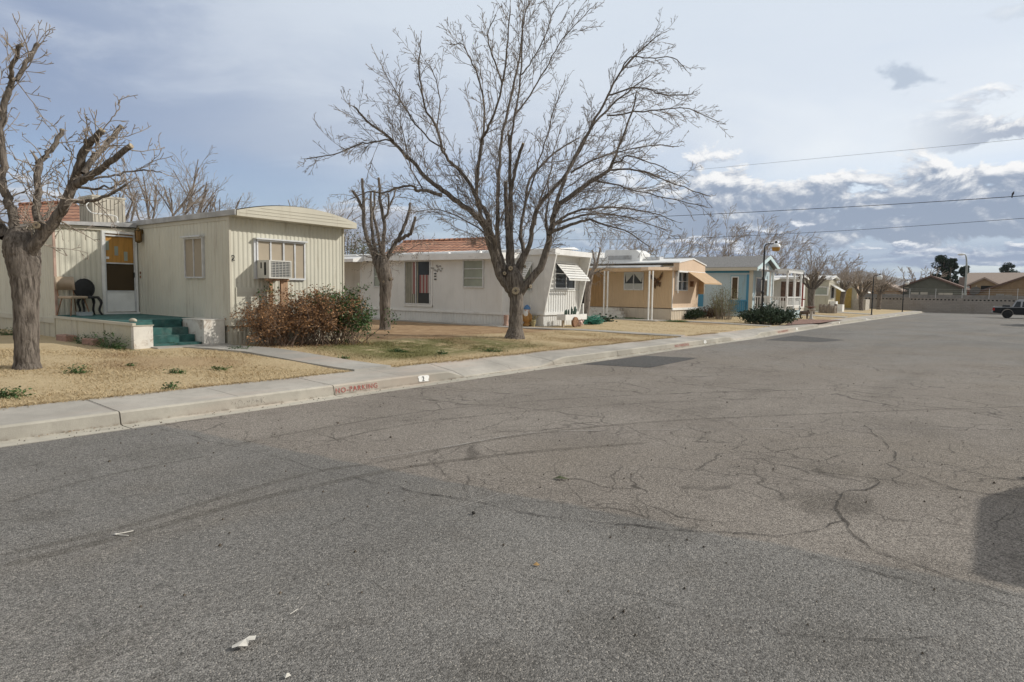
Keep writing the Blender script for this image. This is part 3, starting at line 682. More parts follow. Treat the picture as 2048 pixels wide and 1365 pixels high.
# ================================================================== white home behind the big tree
XW, YW = 19.8, 15.7; YWB = 24.15; XM, YM, XMR = 21.0, 14.56, 23.55
h2 = thing('mobile_home', 'white ribbed mobile home with slanted end fins and striped flags in its sliding door', 'mobile home', (XW, YW, 0))
w = MB(); ribwall(w, 'y', XW, YW, YWB, .64, 2.84, .42, .006, 'groove'); ribwall(w, 'x', YW, XW, XM, .64, 2.84, .2, .012, 'groove')
w.quad((XW, YWB, .0), (XM+.4, YWB, .0), (XM+.4, YWB, 2.84), (XW, YWB, 2.84)); w.quad((XM+.4, YWB, 0), (XM+.4, 30, 0), (XM+.4, 30, 2.84), (XM+.4, YWB, 2.84))
ribwall(w, 'y', XM, YM, YW, .64, 3.0, .40, .006, 'groove'); ribwall(w, 'x', YM, XM, XMR, 1.55, 3.0, .5, .004, 'groove')
w.quad((XMR, YM, 0), (XMR, 30, 0), (XMR, 30, 3.0), (XMR, YM, 3.0)); w.build('wall', WHITE_S, h2)
w = MB(); ribwall(w, 'x', YM-.012, XM, XMR, .68, 1.53, .17, .03, 'wide'); w.build('ribbed_panel', WHITE_S, h2)
w = MB(); ribwall(w, 'y', XW+.02, YW+.02, YWB, -.2, .57, .16, .014); ribwall(w, 'x', YW+.02, XW+.02, XM, -.2, .57, .16, .014); ribwall(w, 'y', XM+.02, YM+.02, YW, -.2, .57, .16, .014); ribwall(w, 'x', YM+.02, XM+.02, XMR, -.2, .57, .13, .02, 'wide')
w.build('skirting', WHITE_S, h2)
w = MB(); w.box(XW-.03, XW-.001, YW-.03, YWB, .57, .66); w.box(XW, XM, YW-.028, YW-.001, .57, .66); w.box(XM-.028, XM-.001, YM-.03, YW-.03, .57, .66); w.box(XM, XMR+.02, YM-.045, YM-.001, .57, .68)
w.box(XW-.014, XW+.03, YW-.016, YW+.03, .661, 2.8); w.box(XM, XMR, YM-.03, YM-.001, 1.53, 1.56); w.box(XW-.025, XW-.001, YWB-.04, YWB, .66, 2.8)
w.box(XM-.02, XM-.001, YW-.5, YW-.46, .66, 2.9); w.build('trim', WHITE, h2)
ro = MB(); ro.hexa([(XW-.32, YW-.12, 2.72), (XM, YW-.12, 2.82), (XW-.32, 30, 2.78), (XM, 30, 2.86), (XW-.32, YW-.12, 2.96), (XM, YW-.12, 3.04), (XW-.32, 30, 3.06), (XM, 30, 3.1)])
ro.hexa([(XM-.1, YM-.56, 2.93), (XMR+.1, YM-.56, 2.93), (XM-.1, 30, 2.98), (XMR+.1, 30, 2.98), (XM-.1, YM-.56, 3.15), (XMR+.1, YM-.56, 3.12), (XM-.1, 30, 3.15), (XMR+.1, 30, 3.15)])
ro.hexa([(XM-.1, YM-.56, 3.151), (XMR-.9, YM-.56, 3.2), (XM-.1, 30, 3.151), (XMR-.9, 30, 3.2), (XM+.1, YM-.5, 3.18), (XMR-1.2, YM-.5, 3.28), (XM+.1, 30, 3.2), (XMR-1.2, 30, 3.3)])
for i in range(5): y = 17+1.9*i; ro.lathe((XW+.15+.2*(i % 2), y, 2.98), [(.09, 0), (.1, .09), (.03, .12)], 8)
ro.build('roof', WHITE_ROOF, h2)
ro = MB(); ro.hexa([(XW-.9, YWB-.6, 2.7), (XW-.33, YWB-.6, 2.72), (XW-.9, 29, 2.72), (XW-.33, 29, 2.74), (XW-.9, YWB-.6, 2.84), (XW-.33, YWB-.6, 2.96), (XW-.9, 29, 2.86), (XW-.33, 29, 3.0)]); ro.build('porch_roof', WHITE_ROOF, h2)
for x in (XM-.02, XMR):
    k = MB(); k.prism([(x, YM-.03, .68), (x, YM-.52, 2.93), (x, YM-.0, 2.93)], (.03, 0, 0)); k.hexa([(x-.02, YM-.05, .66), (x+.05, YM-.05, .66), (x-.02, YM-.0, .66), (x+.05, YM-.0, .66), (x-.02, YM-.56, 2.93), (x+.05, YM-.56, 2.93), (x-.02, YM-.51, 2.93), (x+.05, YM-.51, 2.93)]); k.build('end_fin', WHITE, h2)
# sliding door with flags
FLAG, nt, bs = newmat('striped_flag_cloth'); co = objco(nt)
yv = N(nt, 'ShaderNodeSeparateXYZ', inp={0: co}).outputs[1]
nt.links.new(mixc(nt, maprange(nt, mth(nt, 'FRACT', mth(nt, 'MULTIPLY', yv, 5.2)), .47, .53), (.26, .07, .065), (.36, .32, .30)), bs.inputs['Base Color'])
ya, za = wpt('y', XW, 810, 522); yb, zb = wpt('y', XW, 862, 611); zb = .86
window(h2, 'y', XW, ya, yb, zb, za, GLASS, ALU, .055, .06, mull=(.55,), name='sliding_door', inset=.014)
sd = h2.children[-1]
k = MB(); fbox(k, 'y', lerp(ya, yb, .30), lerp(ya, yb, .44), zb+.45, za-.08, XW, .016, .026); fbox(k, 'y', lerp(ya, yb, .58), lerp(ya, yb, .94), zb+.5, za-.62, XW, .016, .022); k.build('flag', FLAG, sd)
k = MB(); ribwall(k, 'y', XW-.018, lerp(ya, yb, .55)+.05, ya-.06, zb+.06, za-.06, .12, .006, 'wide'); k.build('curtain', M('pale_curtain', (.40, .38, .30), .8, .1, 3), sd)
k = MB(); fbox(k, 'y', yb-.09, yb, zb-.1, za+.02, XW, -.01, .03); fbox(k, 'y', ya, ya+.05, zb-.1, za+.02, XW, -.01, .03); fbox(k, 'y', yb-.09, ya+.05, zb-.08, zb-.0, XW, -.01, .05); k.build('door_surround', WHITE, sd)
ya, za = wpt('y', XW, 927, 520); yb, zb = wpt('y', XW, 968, 576)
window(h2, 'y', XW, ya, yb, zb, za, GLASSG, ALU, .05, .055, bars=(.34, .67))
ya, za = wpt('y', XW, 748, 531); yb, zb = wpt('y', XW, 762, 575); window(h2, 'y', XW, ya, yb, zb, za, GLASSG, ALU, .05, .05, bars=(.5,))
for px, py in ((871, 548), (871, 553), (871, 559), (735, 517), (735, 524)):
    a, z = wpt('y', XW, px, py); k = MB(); fbox(k, 'y', a-.05, a+.05, z-.025, z+.025, XW, 0, .03); k.build('wall_box', BLACK, h2)
a, z = wpt('y', XW, 875, 537); k = MB(); rr = random.Random(3)
for i in range(14):
    t = rr.uniform(0, 6.28); r_ = rr.uniform(.1, .32); k.ell((XW-.03, a+r_*math.cos(t)*1.1, z+r_*math.sin(t)*.5), (.015, .06, .035), 6, 4)
k.build('wall_ornament', M('pewter_ornament', (.38, .37, .35), .6, .2, 20), h2)
ya, za = wpt('y', XM, 1043, 525); yb, zb = wpt('y', XM, 1066, 553)
awning(h2, 'y', XM, YM+.55, YM+1.3, 2.65, 2.05, .55, WHITE); window(h2, 'y', XM, YM+.55, YM+1.3, 1.5, 2.62, GLASSG, ALU, .04, .04)
xa, za = wpt('x', YM, 1109, 524); xb, zb = wpt('x', YM, 1146, 579)
window(h2, 'x', YM, xa, xb+.1, zb, za, GLASS, ALU, .05, .05, mull=(.55,), bars=(.58,)); awning(h2, 'x', YM, xa, xb+.15, za+.02, 2.02, .72, WHITE)
# things in that yard
def ground(x, y): return gz(x, y)
x0, y0 = ply(1113, 640, YM-.75).x, YM-.75
pt = thing('planter_table', 'white planter box on legs with small cacti before the white ribbed end wall', 'planter', (x0+.6, y0, ground(x0, y0)))
x0 = 21.12
k = MB(); z = .62; k.box(x0, x0+1.55, y0-.18, y0+.18, z-.22, z-.20)
for a in ((x0, x0+1.55, y0-.2, y0-.18), (x0, x0+1.55, y0+.18, y0+.2), (x0-.02, x0, y0-.2, y0+.2), (x0+1.55, x0+1.57, y0-.2, y0+.2)): k.box(*a, z-.22, z)
k.build('box', WHITE, pt); k = MB(); k.box(x0, x0+1.55, y0-.179, y0+.179, z-.199, z-.03); k.build('soil', DESERT, pt)
for dx in (.08, 1.40): k = MB(); k.box(x0+dx, x0+dx+.07, y0-.04, y0+.03, ground(x0, y0)-.05, z-.221); k.build('leg', WOODP, pt)
k = MB(); k.box(x0+1.36, x0+1.42, y0-.14, y0-.1, z-.1, z+.42); k.build('marker_post', WHITE, pt)
rr = random.Random(5); CACT = M('cactus_green', (.04, .08, .06), .6, .3, 20)
for i in range(7):
    xx = x0+.3+i*.14; yy = y0+rr.uniform(-.1, .1); h_ = rr.uniform(.06, .14) if i < 4 else .2
    k = MB(); k.ell((xx, yy, z-.03+h_*.7), (.04, .04, h_), 7, 5)
    if i > 3: k.tube(smooth([Vector((xx, yy, z+.05)), Vector((xx+.06, yy, z+.08)), Vector((xx+.07, yy, z+.2))], 3), .02, 5)
    tag(k.build('cactus', CACT, None, (xx, yy, z-.03)), 'small dark cactus growing in the white planter box', 'cactus', 'cacti in the planter box')
p = ply(1154, 648, 13.6); p.z = ground(p.x, p.y)
k = MB(); k.lathe((p.x-.15, p.y, p.z+.2), [(.2, -.05), (.21, .0), (.2, .05), (.1, .055)], 14, 'y'); k.build('rim', RUST, None) if False else None
tag(k.build('wheel_rim', RUST, None, (p.x, p.y, p.z)), 'rusty wheel rim leaning under the white planter box', 'wheel rim')
k = MB(); q = p+Vector((.35, .1, 0)); k.ell((q.x, q.y, q.z+.16), (.15, .13, .16)); 
for i in range(5): k.ell((q.x+.1*math.cos(i*2), q.y-.12, q.z+.08+.05*i), (.04, .02, .035), 6, 4)
tag(k.build('garden_ornament', M('red_white_ceramic', (.6, .42, .38), .4, .35, 9), None, q), 'small red and white ceramic ornament beside the rusty wheel rim', 'ornament')
p = ply(1186, 640, 14.3); p.z = ground(p.x, p.y); k = MB(); rr = random.Random(9)
for i in range(60):
    a = [p+Vector((rr.gauss(0, .36), rr.gauss(0, .2), abs(rr.gauss(.14, .12)))) for _ in range(4)]; k.tube(smooth(a, 4), .012, 3)
tag(k.build('wire_heap', GREENW, None, p), 'tangled heap of green garden wire at the foot of the leaning grey tree', 'wire')
p = ply(1212, 640, 15.2); p.z = ground(p.x, p.y); k = MB()
for i in range(70):
    a = p+Vector((rr.gauss(0, .34), rr.gauss(0, .2), abs(rr.gauss(.12, .12)))); k.ell(a, (.07, .06, .04), 5, 3)
tag(k.build('low_shrub', M('dark_shrub', (.03, .05, .03), .8, .4, 12), None, p), 'low dark shrub at the foot of the white steps of the tan home', 'shrub')
# garden gnome by the wall
p = plx(1053, 652, 20.6); p = Vector((20.62, p.y, 0)); p.z = ground(p.x, p.y)+.02
gn = thing('garden_gnome', 'garden gnome with blue hat, white beard and orange jacket beside the big trunk', 'gnome', p)
k = MB(); k.lathe(p, [(.18, 0), (.2, .06), (.13, .16), (.2, .2), (.24, .36), (.2, .52), (.12, .58)], 12); k.ell(p+Vector((.0, -.24, .36)), (.06, .06, .17), 8, 5); k.ell(p+Vector((-.06, .24, .36)), (.06, .06, .17), 8, 5); k.build('jacket', M('orange_jacket', (.38, .21, .07), .6, .15, 9), gn)
k = MB(); k.ell(p+Vector((-.04, -.02, .66)), (.14, .14, .14)); k.ell(p+Vector((-.18, -.05, .67)), (.035, .035, .035), 6, 4); k.build('head', M('gnome_skin', (.55, .36, .27), .6), gn)
k = MB(); k.ell(p+Vector((-.14, -.03, .52)), (.09, .13, .17)); k.ell(p+Vector((-.12, -.03, .66)), (.06, .15, .05)); k.build('beard', WHITE, gn)
k = MB(); k.lathe(p+Vector((0, 0, .72)), [(.17, 0), (.17, .04), (.13, .12), (.05, .19), (.02, .2)], 12); k.build('hat', M('blue_hat', (.10, .22, .42), .6, .1), gn)
k = MB(); k.lathe(p+Vector((.02, 0, -.02)), [(.19, 0), (.2, .08), (.12, .14)], 10); k.build('boots', BLACK, gn); gn.scale = (.82, .82, .9)
p = ply(1058, 652, 14.9); p = Vector((20.75, p.y, ground(20.75, p.y))); k = MB(); k.lathe(p, [(.08, 0), (.13, .22), (.14, .26), (.1, .27)], 10)
for i in range(10): k.tube([p+Vector((0, 0, .2)), p+Vector((rr.gauss(0, .13), rr.gauss(0, .13), .42))], .015, 4)
tag(k.build('potted_plant', M('yellowish_pot', (.38, .33, .18), .7, .3, 12), None, p), 'small pot with a yellowish plant right of the gnome', 'pot')
p = ply(1012, 655, YW-.25); p.z = ground(p.x, p.y)+.03; k = MB(); k.lathe(p, [(.12, 0), (.12, .03), (.09, .06), (.08, .2), (.10, .28), (.09, .38), (.11, .41), (.06, .42)], 12)
tag(k.build('ceramic_pedestal', M('terracotta_pedestal', (.42, .28, .22), .75, .2, 12, dirt=(.6, .58, .55), dirtamt=.5), None, p), 'pinkish ceramic pedestal against the white corner left of the big trunk', 'pedestal')
k = MB(); k.box(20.3, 20.8, 25.0, 25.6, .1, .95); k.box(20.25, 20.85, 24.95, 25.65, .951, 1.05); tag(k.build('storage_bin', BLACK, None, (20.5, 25.3, .1)), 'dark bin standing in the shaded porch of the white home', 'bin')

# ================================================================== tan home with a posted porch
XT, YT, XTR = 32.0, 14.07, 35.5
h3 = thing('mobile_home', 'tan mobile home with a posted porch, butterfly ornament and tan window awning', 'mobile home', (XT, YT, 0))
w = MB(); ribwall(w, 'y', XT, YT, 24, .70, 2.80, .15, .012); w.build('wall', TAN_S, h3)
w = MB(); ribwall(w, 'x', YT, XT, XTR, .70, 2.80, .4, .006); w.quad((XTR, YT, 0), (XTR, 24, 0), (XTR, 24, 2.8), (XTR, YT, 2.8)); w.build('end_wall', BEIGE_S, h3)
w = MB(); ribwall(w, 'y', XT+.02, YT+.02, 24, -.2, .66, .5, .008); ribwall(w, 'x', YT+.02, XT+.02, XTR, -.2, .62, .22, .03, 'wide'); w.build('skirting', siding('pale_skirting', (.66, .58, .47)), h3)
w = MB(); w.box(XT-.02, XTR+.02, YT-.05, YT-.002, .60, .72); w.box(XT-.012, XT+.02, YT-.014, YT+.02, .72, 2.8); w.build('trim', WHITE, h3)
# projecting roof end with a low gable
YO = YT-.34
k = MB(); xm_ = (XT+XTR)/2; k.prism([(XT-.02, YO, 2.66), (XTR+.05, YO, 2.60), (XTR+.05, YO, 3.02), (xm_, YO, 3.30), (XT-.02, YO, 3.05)], (0, .32, 0)); k.build('gable_end', BEIGE_S, h3)
k = MB(); 
for (a, b) in (((XT-.1, 3.05), (xm_, 3.31)), ((xm_, 3.31), (XTR+.12, 3.02))): k.hexa([(a[0], YO-.05, a[1]), (b[0], YO-.05, b[1]), (a[0], 24, a[1]), (b[0], 24, b[1]), (a[0], YO-.05, a[1]+.06), (b[0], YO-.05, b[1]+.06), (a[0], 24, a[1]+.06), (b[0], 24, b[1]+.06)])
k.box(XT-.06, XTR+.06, YO-.03, YO-.001, 2.58, 2.66); k.build('roof', WHITE_ROOF, h3)
for xq, zq in ((XT-.05, 2.66), (XTR+.03, 2.6)): k = MB(); k.box(xq, xq+.03, YO, YO+.05, 1.5, zq); k.build('corner_post', WHITE, h3)
k = MB(); k.box(XTR-.02, XTR+.03, YO+.04, YT-.01, 1.45, 2.6); k.build('side_fin', TAN_AWN, h3)
xa, _ = wpt('x', YT, 1347, 560); 
window(h3, 'x', YT, XT+.30, XT+1.75, 1.62, 2.62, GLASS, ALU, .05, .12, mull=(.5,), bars=(.5,), name='bay_window')
awning(h3, 'x', YO+.02, XT+1.1, XTR+.15, 2.64, 2.05, .95, TAN_AWN, slat=False)
k = MB(); k.box(XT+2.3, XT+2.45, YT-.16, YT-.001, 1.85, 2.15); k.build('wall_lamp', RUST, h3)
ya, za = wpt('y', XT, 1249, 545); yb, zb = wpt('y', XT, 1287, 581)
window(h3, 'y', XT, ya, yb, zb, za, GLASS, ALU, .06, .06, mull=(.5,))
wi = h3.children[-1]; k = MB(); ym = (ya+yb)/2; CURT = M('white_net_curtain', (.55, .57, .56), .8, .05, 5)
X_ = XT-.017
for y_s, y_m in ((ya-.06, ym), (yb+.06, ym)): k.prism([(X_, y_s, za-.06), (X_, y_m, za-.06), (X_, y_s*.85+y_m*.15, zb+.42)], (-.008, 0, 0))
k.box(X_-.01, X_, yb+.06, ya-.06, zb+.06, zb+.36); k.build('net_curtain', CURT, wi)
# butterfly ornament
bt = MB(); a, z = wpt('y', XT, 1316, 561); 
def bfly(pts, mb): mb.prism([(XT-.05-(.05*abs(dy)), a+dy, z+dz) for dy, dz in pts], (-.012, 0, 0))
bfly([(.0, .02), (.42, .32), (.38, .08), (.2, -.08), (.02, -.04)], bt); bfly([(-.0, .02), (-.02, -.04), (-.14, -.02), (-.26, .18), (-.28, .46)], bt); bfly([(.02, -.05), (.2, -.1), (.16, -.42), (.1, -.46), (.08, -.3)], bt); bfly([(-.0, -.05), (-.08, -.3), (-.16, -.36), (-.2, -.1)], bt)
bm_ = M('butterfly_metal', (.10, .05, .02), .5, .6, 6, dirt=(.5, .22, .03), dirtamt=.8, dscale=5)
bt.tube([(XT-.06, a, z-.3), (XT-.06, a-.01, z+.12)], .03, 5); bt.build('butterfly_ornament', bm_, h3)
# porch roof, posts, steps, roof units
k = MB(); xr = 30.15
k.hexa([(xr, YT+.55, 2.62), (XT, YT+.55, 2.78), (xr, 24, 2.66), (XT, 24, 2.82), (xr, YT+.55, 2.78), (XT, YT+.55, 2.96), (xr, 24, 2.82), (XT, 24, 2.98)]); k.build('porch_roof', GREY_ROOF, h3)
k = MB(); k.box(xr-.03, xr-.001, YT+.9, 24, 2.56, 2.74); k.build('porch_fascia', TAN_AWN, h3)
k = MB(); k.hexa([(xr-.03, YT+.5, 2.64), (XT-.02, YT-.15, 2.68), (xr-.03, YT+.9, 2.58), (XT-.02, YT+.3, 2.62), (xr-.03, YT+.5, 2.78), (XT-.02, YT-.15, 2.84), (xr-.03, YT+.9, 2.78), (XT-.02, YT+.3, 2.84)]); k.build('porch_eave', BEIGE_S, h3)
for px, py in ((1296, 642), (1303, 642), (1207, 637), (1214, 637)):
    q = gr(px, py, .26); q = plx(px, py, xr+.06 if px > 1250 else xr-.2); k = MB(); k.box(q.x-.03, q.x+.03, q.y-.03, q.y+.03, gz(q.x, q.y)-.05, 2.6); k.build('porch_post', WHITE, h3)
k = MB()
for i in range(4):
    k.box(XT-.35-.33*i, XT-.02-.33*i if i else XT-.025, 16.95-.28*i, 21.5, -.2, .62-.17*i); k.box(XT-.37-.33*i, XT-.022-.33*i if i else XT-.026, 16.93-.28*i, 21.5, .6201-.17*i, .65-.17*i)
k.build('steps', PEEL, h3)
ya, za = wpt('y', XT, 1172, 540); yb, _ = wpt('y', XT, 1180, 560); k = MB(); fbox(k, 'y', ya+1.1, yb+.02, .68, 2.6, XT, .001, .04); k.build('doorway_shade_panel', DARK, h3)  # flat near-black panel painted as the shade of the doorway
k = MB(); fbox(k, 'y', yb, yb-.95, .68, 2.6, XT, .001, .06); k.build('door', M('brown_door', (.40, .24, .10), .5, .12, 3, (4, 4, .5)), h3)
k = MB(); a0 = plx(1214, 530, XT+.8); a1 = plx(1284, 530, XT+.8)
poly = [(a0.y, 3.1), (a1.y, 3.1), (a1.y-.05, 3.62), (a1.y+.25, 3.82), (a0.y-.1, 3.86), (a0.y, 3.7)]; k.prism([(XT+.5, b, c) for b, c in poly], (1.2, 0, 0)); k.build('roof_unit', WHITE_ROOF, h3)
k = MB(); k.box(XT+.46, XT+.499, lerp(a0.y, a1.y, .12), lerp(a0.y, a1.y, .78), 3.3, 3.52); k.build('roof_unit_panel', GREY_ROOF, h3)
k = MB(); q = plx(1190, 530, XT+.6); k.box(XT+.3, XT+1.4, a0.y+.4, a0.y+2.2, 3.1, 3.75); k.build('roof_unit', WHITE_ROOF, h3)
k = MB(); q = plx(1305, 530, XT+1.2); k.box(XT+1.0, XT+1.5, q.y-.5, q.y+.3, 3.2, 3.45); k.build('roof_vent', ALU, h3)

# ================================================================== blue home with a white railed deck
XB, YBF, XBR = 43.0, 13.4, 47.6
h4 = thing('mobile_home', 'pale blue home with grey shingle gable roof and deep blue trim', 'house', (XB, YBF, 0))
w = MB(); ribwall(w, 'y', XB, YBF, 30, -.4, 3.05, .4, .006); w.quad((XB, YBF, -.4), (XBR, YBF, -.4), (XBR, YBF, 3.05), (XB, YBF, 3.05)); w.quad((XBR, YBF, -.4), (XBR, 30, -.4), (XBR, 30, 3.05), (XBR, YBF, 3.05))
w.build('wall', BLUE_S, h4)
xm_ = (XB+XBR)/2; ZE, ZR = 3.2, 4.05; YE = YBF-.35
w = MB(); w.prism([(XB+.02, YBF-.02, 3.05), (XBR-.02, YBF-.02, 3.05), (xm_, YBF-.02, ZR-.1)], (0, .04, 0)); w.build('gable', BLUE_S, h4)
k = MB()
for (a, b) in (((XB-.35, ZE), (xm_, ZR)), ((xm_, ZR), (XBR+.35, ZE))): k.hexa([(a[0], YE, a[1]-.05), (b[0], YE, b[1]-.05), (a[0], 30, a[1]-.05), (b[0], 30, b[1]-.05), (a[0], YE, a[1]+.03), (b[0], YE, b[1]+.03), (a[0], 30, a[1]+.03), (b[0], 30, b[1]+.03)])
k.box(xm_-1.3, xm_-.9, 19, 19.5, 3.75, 3.95); k.build('roof', SHINGLE, h4)
k = MB()
for (a, b) in (((XB-.38, ZE-.03), (xm_, ZR)), ((xm_, ZR), (XBR+.38, ZE-.03))): k.hexa([(a[0], YE-.04, a[1]-.22), (b[0], YE-.04, b[1]-.22), (a[0], YE-.001, a[1]-.22), (b[0], YE-.001, b[1]-.22), (a[0], YE-.04, a[1]+.02), (b[0], YE-.04, b[1]+.02), (a[0], YE-.001, a[1]+.02), (b[0], YE-.001, b[1]+.02)])
k.build('barge_board', M('ice_blue_paint', (.58, .72, .74), .5, .05, 4), h4)
k = MB(); k.box(XB-.37, XB-.34, YE, 30, ZE-.2, ZE); k.box(XB-.08, XB-.02, YBF-.02, YBF+.22, -.3, ZE-.2); k.build('eave_trim', GREYB_S, h4)
for a, b, zq in ((-.06, .06, 3.75), (-.9, -.4, 3.42), (.4, .9, 3.42)): k = MB(); k.box(xm_+a, xm_+b, YBF-.05, YBF-.021, 3.1, zq); k.build('gable_panel', WHITE, h4)
yb = plx(1393, 560, XB).y; yc = plx(1408, 560, XB).y; k = MB(); fbox(k, 'y', yc, 30, .6, 3.0, XB, .001, .03); fbox(k, 'y', YBF+.2, yc, 2.86, 3.0, XB, .001, .03); k.build('blue_panel', BLUE_D, h4)
# side porch: its recess shade is painted as a darker blue flat panel
ya = plx(1461, 560, XB).y; yb = plx(1494, 560, XB).y
k = MB(); fbox(k, 'y', ya, yb, .4, 2.72, XB, .002, .02); k.build('recess_shade_panel', siding('painted_shade_blue', (.30, .46, .54)), h4)
window(h4, 'y', XB, ya-.08, ya-.55, 1.1, 2.62, GLASSB, WHITE, .06, .05, inset=.032)
k = MB(); fbox(k, 'y', yb, yb-.18, .4, 2.75, XB, .021, .06); fbox(k, 'y', ya+.05, yb-.1, 1.0, 1.1, XB, .03, .09); k.build('blue_rail', BLUE_D, h4)
k = MB()
for i in range(9): y = lerp(ya, yb, i/8); fbox(k, 'y', y-.05, y+.05, .3, 1.0, XB, .03, .06)
k.build('blue_baluster_panel', BLUE_D, h4)
xs0 = [(XB+.5, XB+1.7), (XB+1.9, XB+2.9)]
k = MB(); k.box(xs0[0][0], xs0[0][1], YBF-.05, YBF-.01, .45, 2.6); fr_ = k.build('patio_door', WHITE, h4); k = MB(); k.box(xs0[0][0]+.08, xs0[0][1]-.08, YBF-.07, YBF-.051, .55, 2.5); k.build('pane', GLASSB, fr_)
k = MB(); k.box(xs0[1][0], xs0[1][1], YBF-.05, YBF-.01, .9, 2.5); fr_ = k.build('window', WHITE, h4); k = MB(); k.box(xs0[1][0]+.07, xs0[1][1]-.07, YBF-.07, YBF-.051, .97, 2.43); k.build('pane', GLASSB, fr_)
# deck
d0 = thing('porch_deck', 'railed front deck with pale blue base, white balusters and open pergola roof', 'deck', (44, 12, 0))
XD0, XD1, YD0 = 42.9, 46.4, 11.25
q = ply(1572, 637, YD0); XD0 = XB-.03; 
k = MB(); k.box(XD0, XD1, YD0, YBF-.08, .38, .45); k.build('floor', M('grey_blue_boards', (.22, .3, .34), .8, .15, 6), d0)
k = MB(); k.box(XD0, XD0+.04, YD0+.04, YBF-.08, -.4, .379); k.box(XD0, XD1, YD0, YD0+.04, -.4, .379); k.build('skirting', BLUE_S, d0)
def railing(parent, ax, pl, a0, a1, z0, z1, n, mat):
    k = MB(); fbox(k, ax, a0, a1, z1-.06, z1, pl, -.03, .03); fbox(k, ax, a0, a1, z0, z0+.05, pl, -.02, .02)
    k.build('rail', mat, parent); k = MB()
    for i in range(n): a = lerp(a0, a1, (i+.5)/n); fbox(k, ax, a-.018, a+.018, z0+.05, z1-.06, pl, -.015, .015)
    k.build('balusters', mat, parent)
railing(d0, 'y', XD0+.05, YD0, YBF-.1, .55, 1.35, 13, WHITE); railing(d0, 'x', YD0+.04, XD0, XD1, .75, 1.35, 16, WHITE)
for x, y, zt in ((XD0+.05, YD0+.04, 2.85), (XD0+.05, YBF-.6, 2.95), ((XD0+XD1)/2, YD0+.04, 2.85), (XD1-.05, YD0+.04, 2.85), (XD1-.05, YBF-.3, 2.95), (XD0+.05, (YD0+YBF)/2, 2.9)):
    k = MB(); k.box(x-.05, x+.05, y-.05, y+.05, .38, zt); k.build('post', WHITE, d0)
k = MB(); k.hexa([(XD0-.15, YD0+.6, 2.84), (XD1-.4, YD0+.6, 2.84), (XD0-.15, YBF-.1, 3.02), (XD1-.4, YBF-.1, 3.02), (XD0-.15, YD0+.6, 2.98), (XD1-.4, YD0+.6, 2.98), (XD0-.15, YBF-.1, 3.12), (XD1-.4, YBF-.1, 3.12)]); k.build('deck_roof', GREY_ROOF, d0)
k = MB(); k.box(XD0-.1, XD1+.1, YD0-.05, YD0+.02, 2.86, 3.0); k.box(XD0-.1, XD0-.04, YD0-.05, YD0+.7, 2.8, 2.95)
for i in range(9): x = lerp(XD0, XD1, i/8); k.box(x-.03, x+.03, YD0-.15, YD0+.8, 3.001, 3.1)
k.build('pergola_beam', WHITE, d0)
def deck_chair(x, y, z, rz, label):
    c = thing('deck_chair', label, 'chair', (x, y, z), 'white chairs on the blue deck')
    k = MB(); k.box(x-.24, x+.24, y-.24, y+.24, z+.40, z+.45); k.build('seat', WHITE, c)
    k = MB(); k.hexa([(x-.24, y+.22, z+.45), (x+.24, y+.22, z+.45), (x-.24, y+.26, z+.45), (x+.24, y+.26, z+.45), (x-.22, y+.34, z+.95), (x+.22, y+.34, z+.95), (x-.22, y+.38, z+.95), (x+.22, y+.38, z+.95)]); k.build('backrest', WHITE, c)
    for sx in (-.22, .22):
        for sy in (-.22, .22): k = MB(); k.tube([(x+sx, y+sy, z+.4), (x+sx*1.15, y+sy*1.15, z)], .02, 5); k.build('leg', WHITE, c)
        k = MB(); k.box(x+sx*1.1-.025, x+sx*1.1+.025, y-.26, y+.28, z+.62, z+.65); k.box(x+sx*1.1-.02, x+sx*1.1+.02, y-.24, y-.2, z+.45, z+.62); k.build('armrest', WHITE, c)
    c.rotation_euler = (0, 0, rz); return c
deck_chair(43.5, 12.4, .45, 1.2, 'white armchair on the blue deck nearest the corner post'); deck_chair(44.7, 12.5, .45, .4, 'white armchair on the blue deck behind the lamp post, right of the other chair')

# ================================================================== farther homes along the street
def far_home(label, x0, x1, y0, yb, zb, zw, mat, matend, roofmat, trim=WHITE, gable=.15, cat='mobile home'):
    h = thing('mobile_home', label, cat, (x0, y0, zb))
    w = MB(); ribwall(w, 'y', x0, y0, yb, zb+.5, zw, .5, .01); w.quad((x1, y0, zb), (x1, yb, zb), (x1, yb, zw), (x1, y0, zw)); w.build('wall', mat, h)
    w = MB(); ribwall(w, 'x', y0, x0, x1, zb+.5, zw, .4, .01); w.build('end_wall', matend, h)
    w = MB(); ribwall(w, 'y', x0+.03, y0+.03, yb, zb-.4, zb+.52, .5, .01); ribwall(w, 'x', y0+.03, x0+.03, x1, zb-.4, zb+.52, .3, .02, 'wide'); w.build('skirting', mat, h)
    xm = (x0+x1)/2; k = MB()
    for (a, b) in (((x0-.15, zw), (xm, zw+gable)), ((xm, zw+gable), (x1+.15, zw))): k.hexa([(a[0], y0-.3, a[1]), (b[0], y0-.3, b[1]), (a[0], yb, a[1]), (b[0], yb, b[1]), (a[0], y0-.3, a[1]+.18), (b[0], y0-.3, b[1]+.18), (a[0], yb, a[1]+.18), (b[0], yb, b[1]+.18)])
    k.build('roof', roofmat, h); return h
x = 56.; q = plx(1612, 636, x)
h5 = far_home('pale grey home with red trim and brown porch screens behind the blue deck', 57, 60.2, 14.3, 30, -.15, 2.75, siding('pale_grey_siding', (.62, .60, .56)), WHITE_S, WHITE_ROOF)
y1 = plx(1603, 600, 57).y; k = MB(); fbox(k, 'y', y1, y1-.12, .5, 2.7, 57, .001, .04); fbox(k, 'y', 14.3, y1-.3, 1.05, 1.15, 57, .001, .05); k.build('red_trim', REDT, h5)
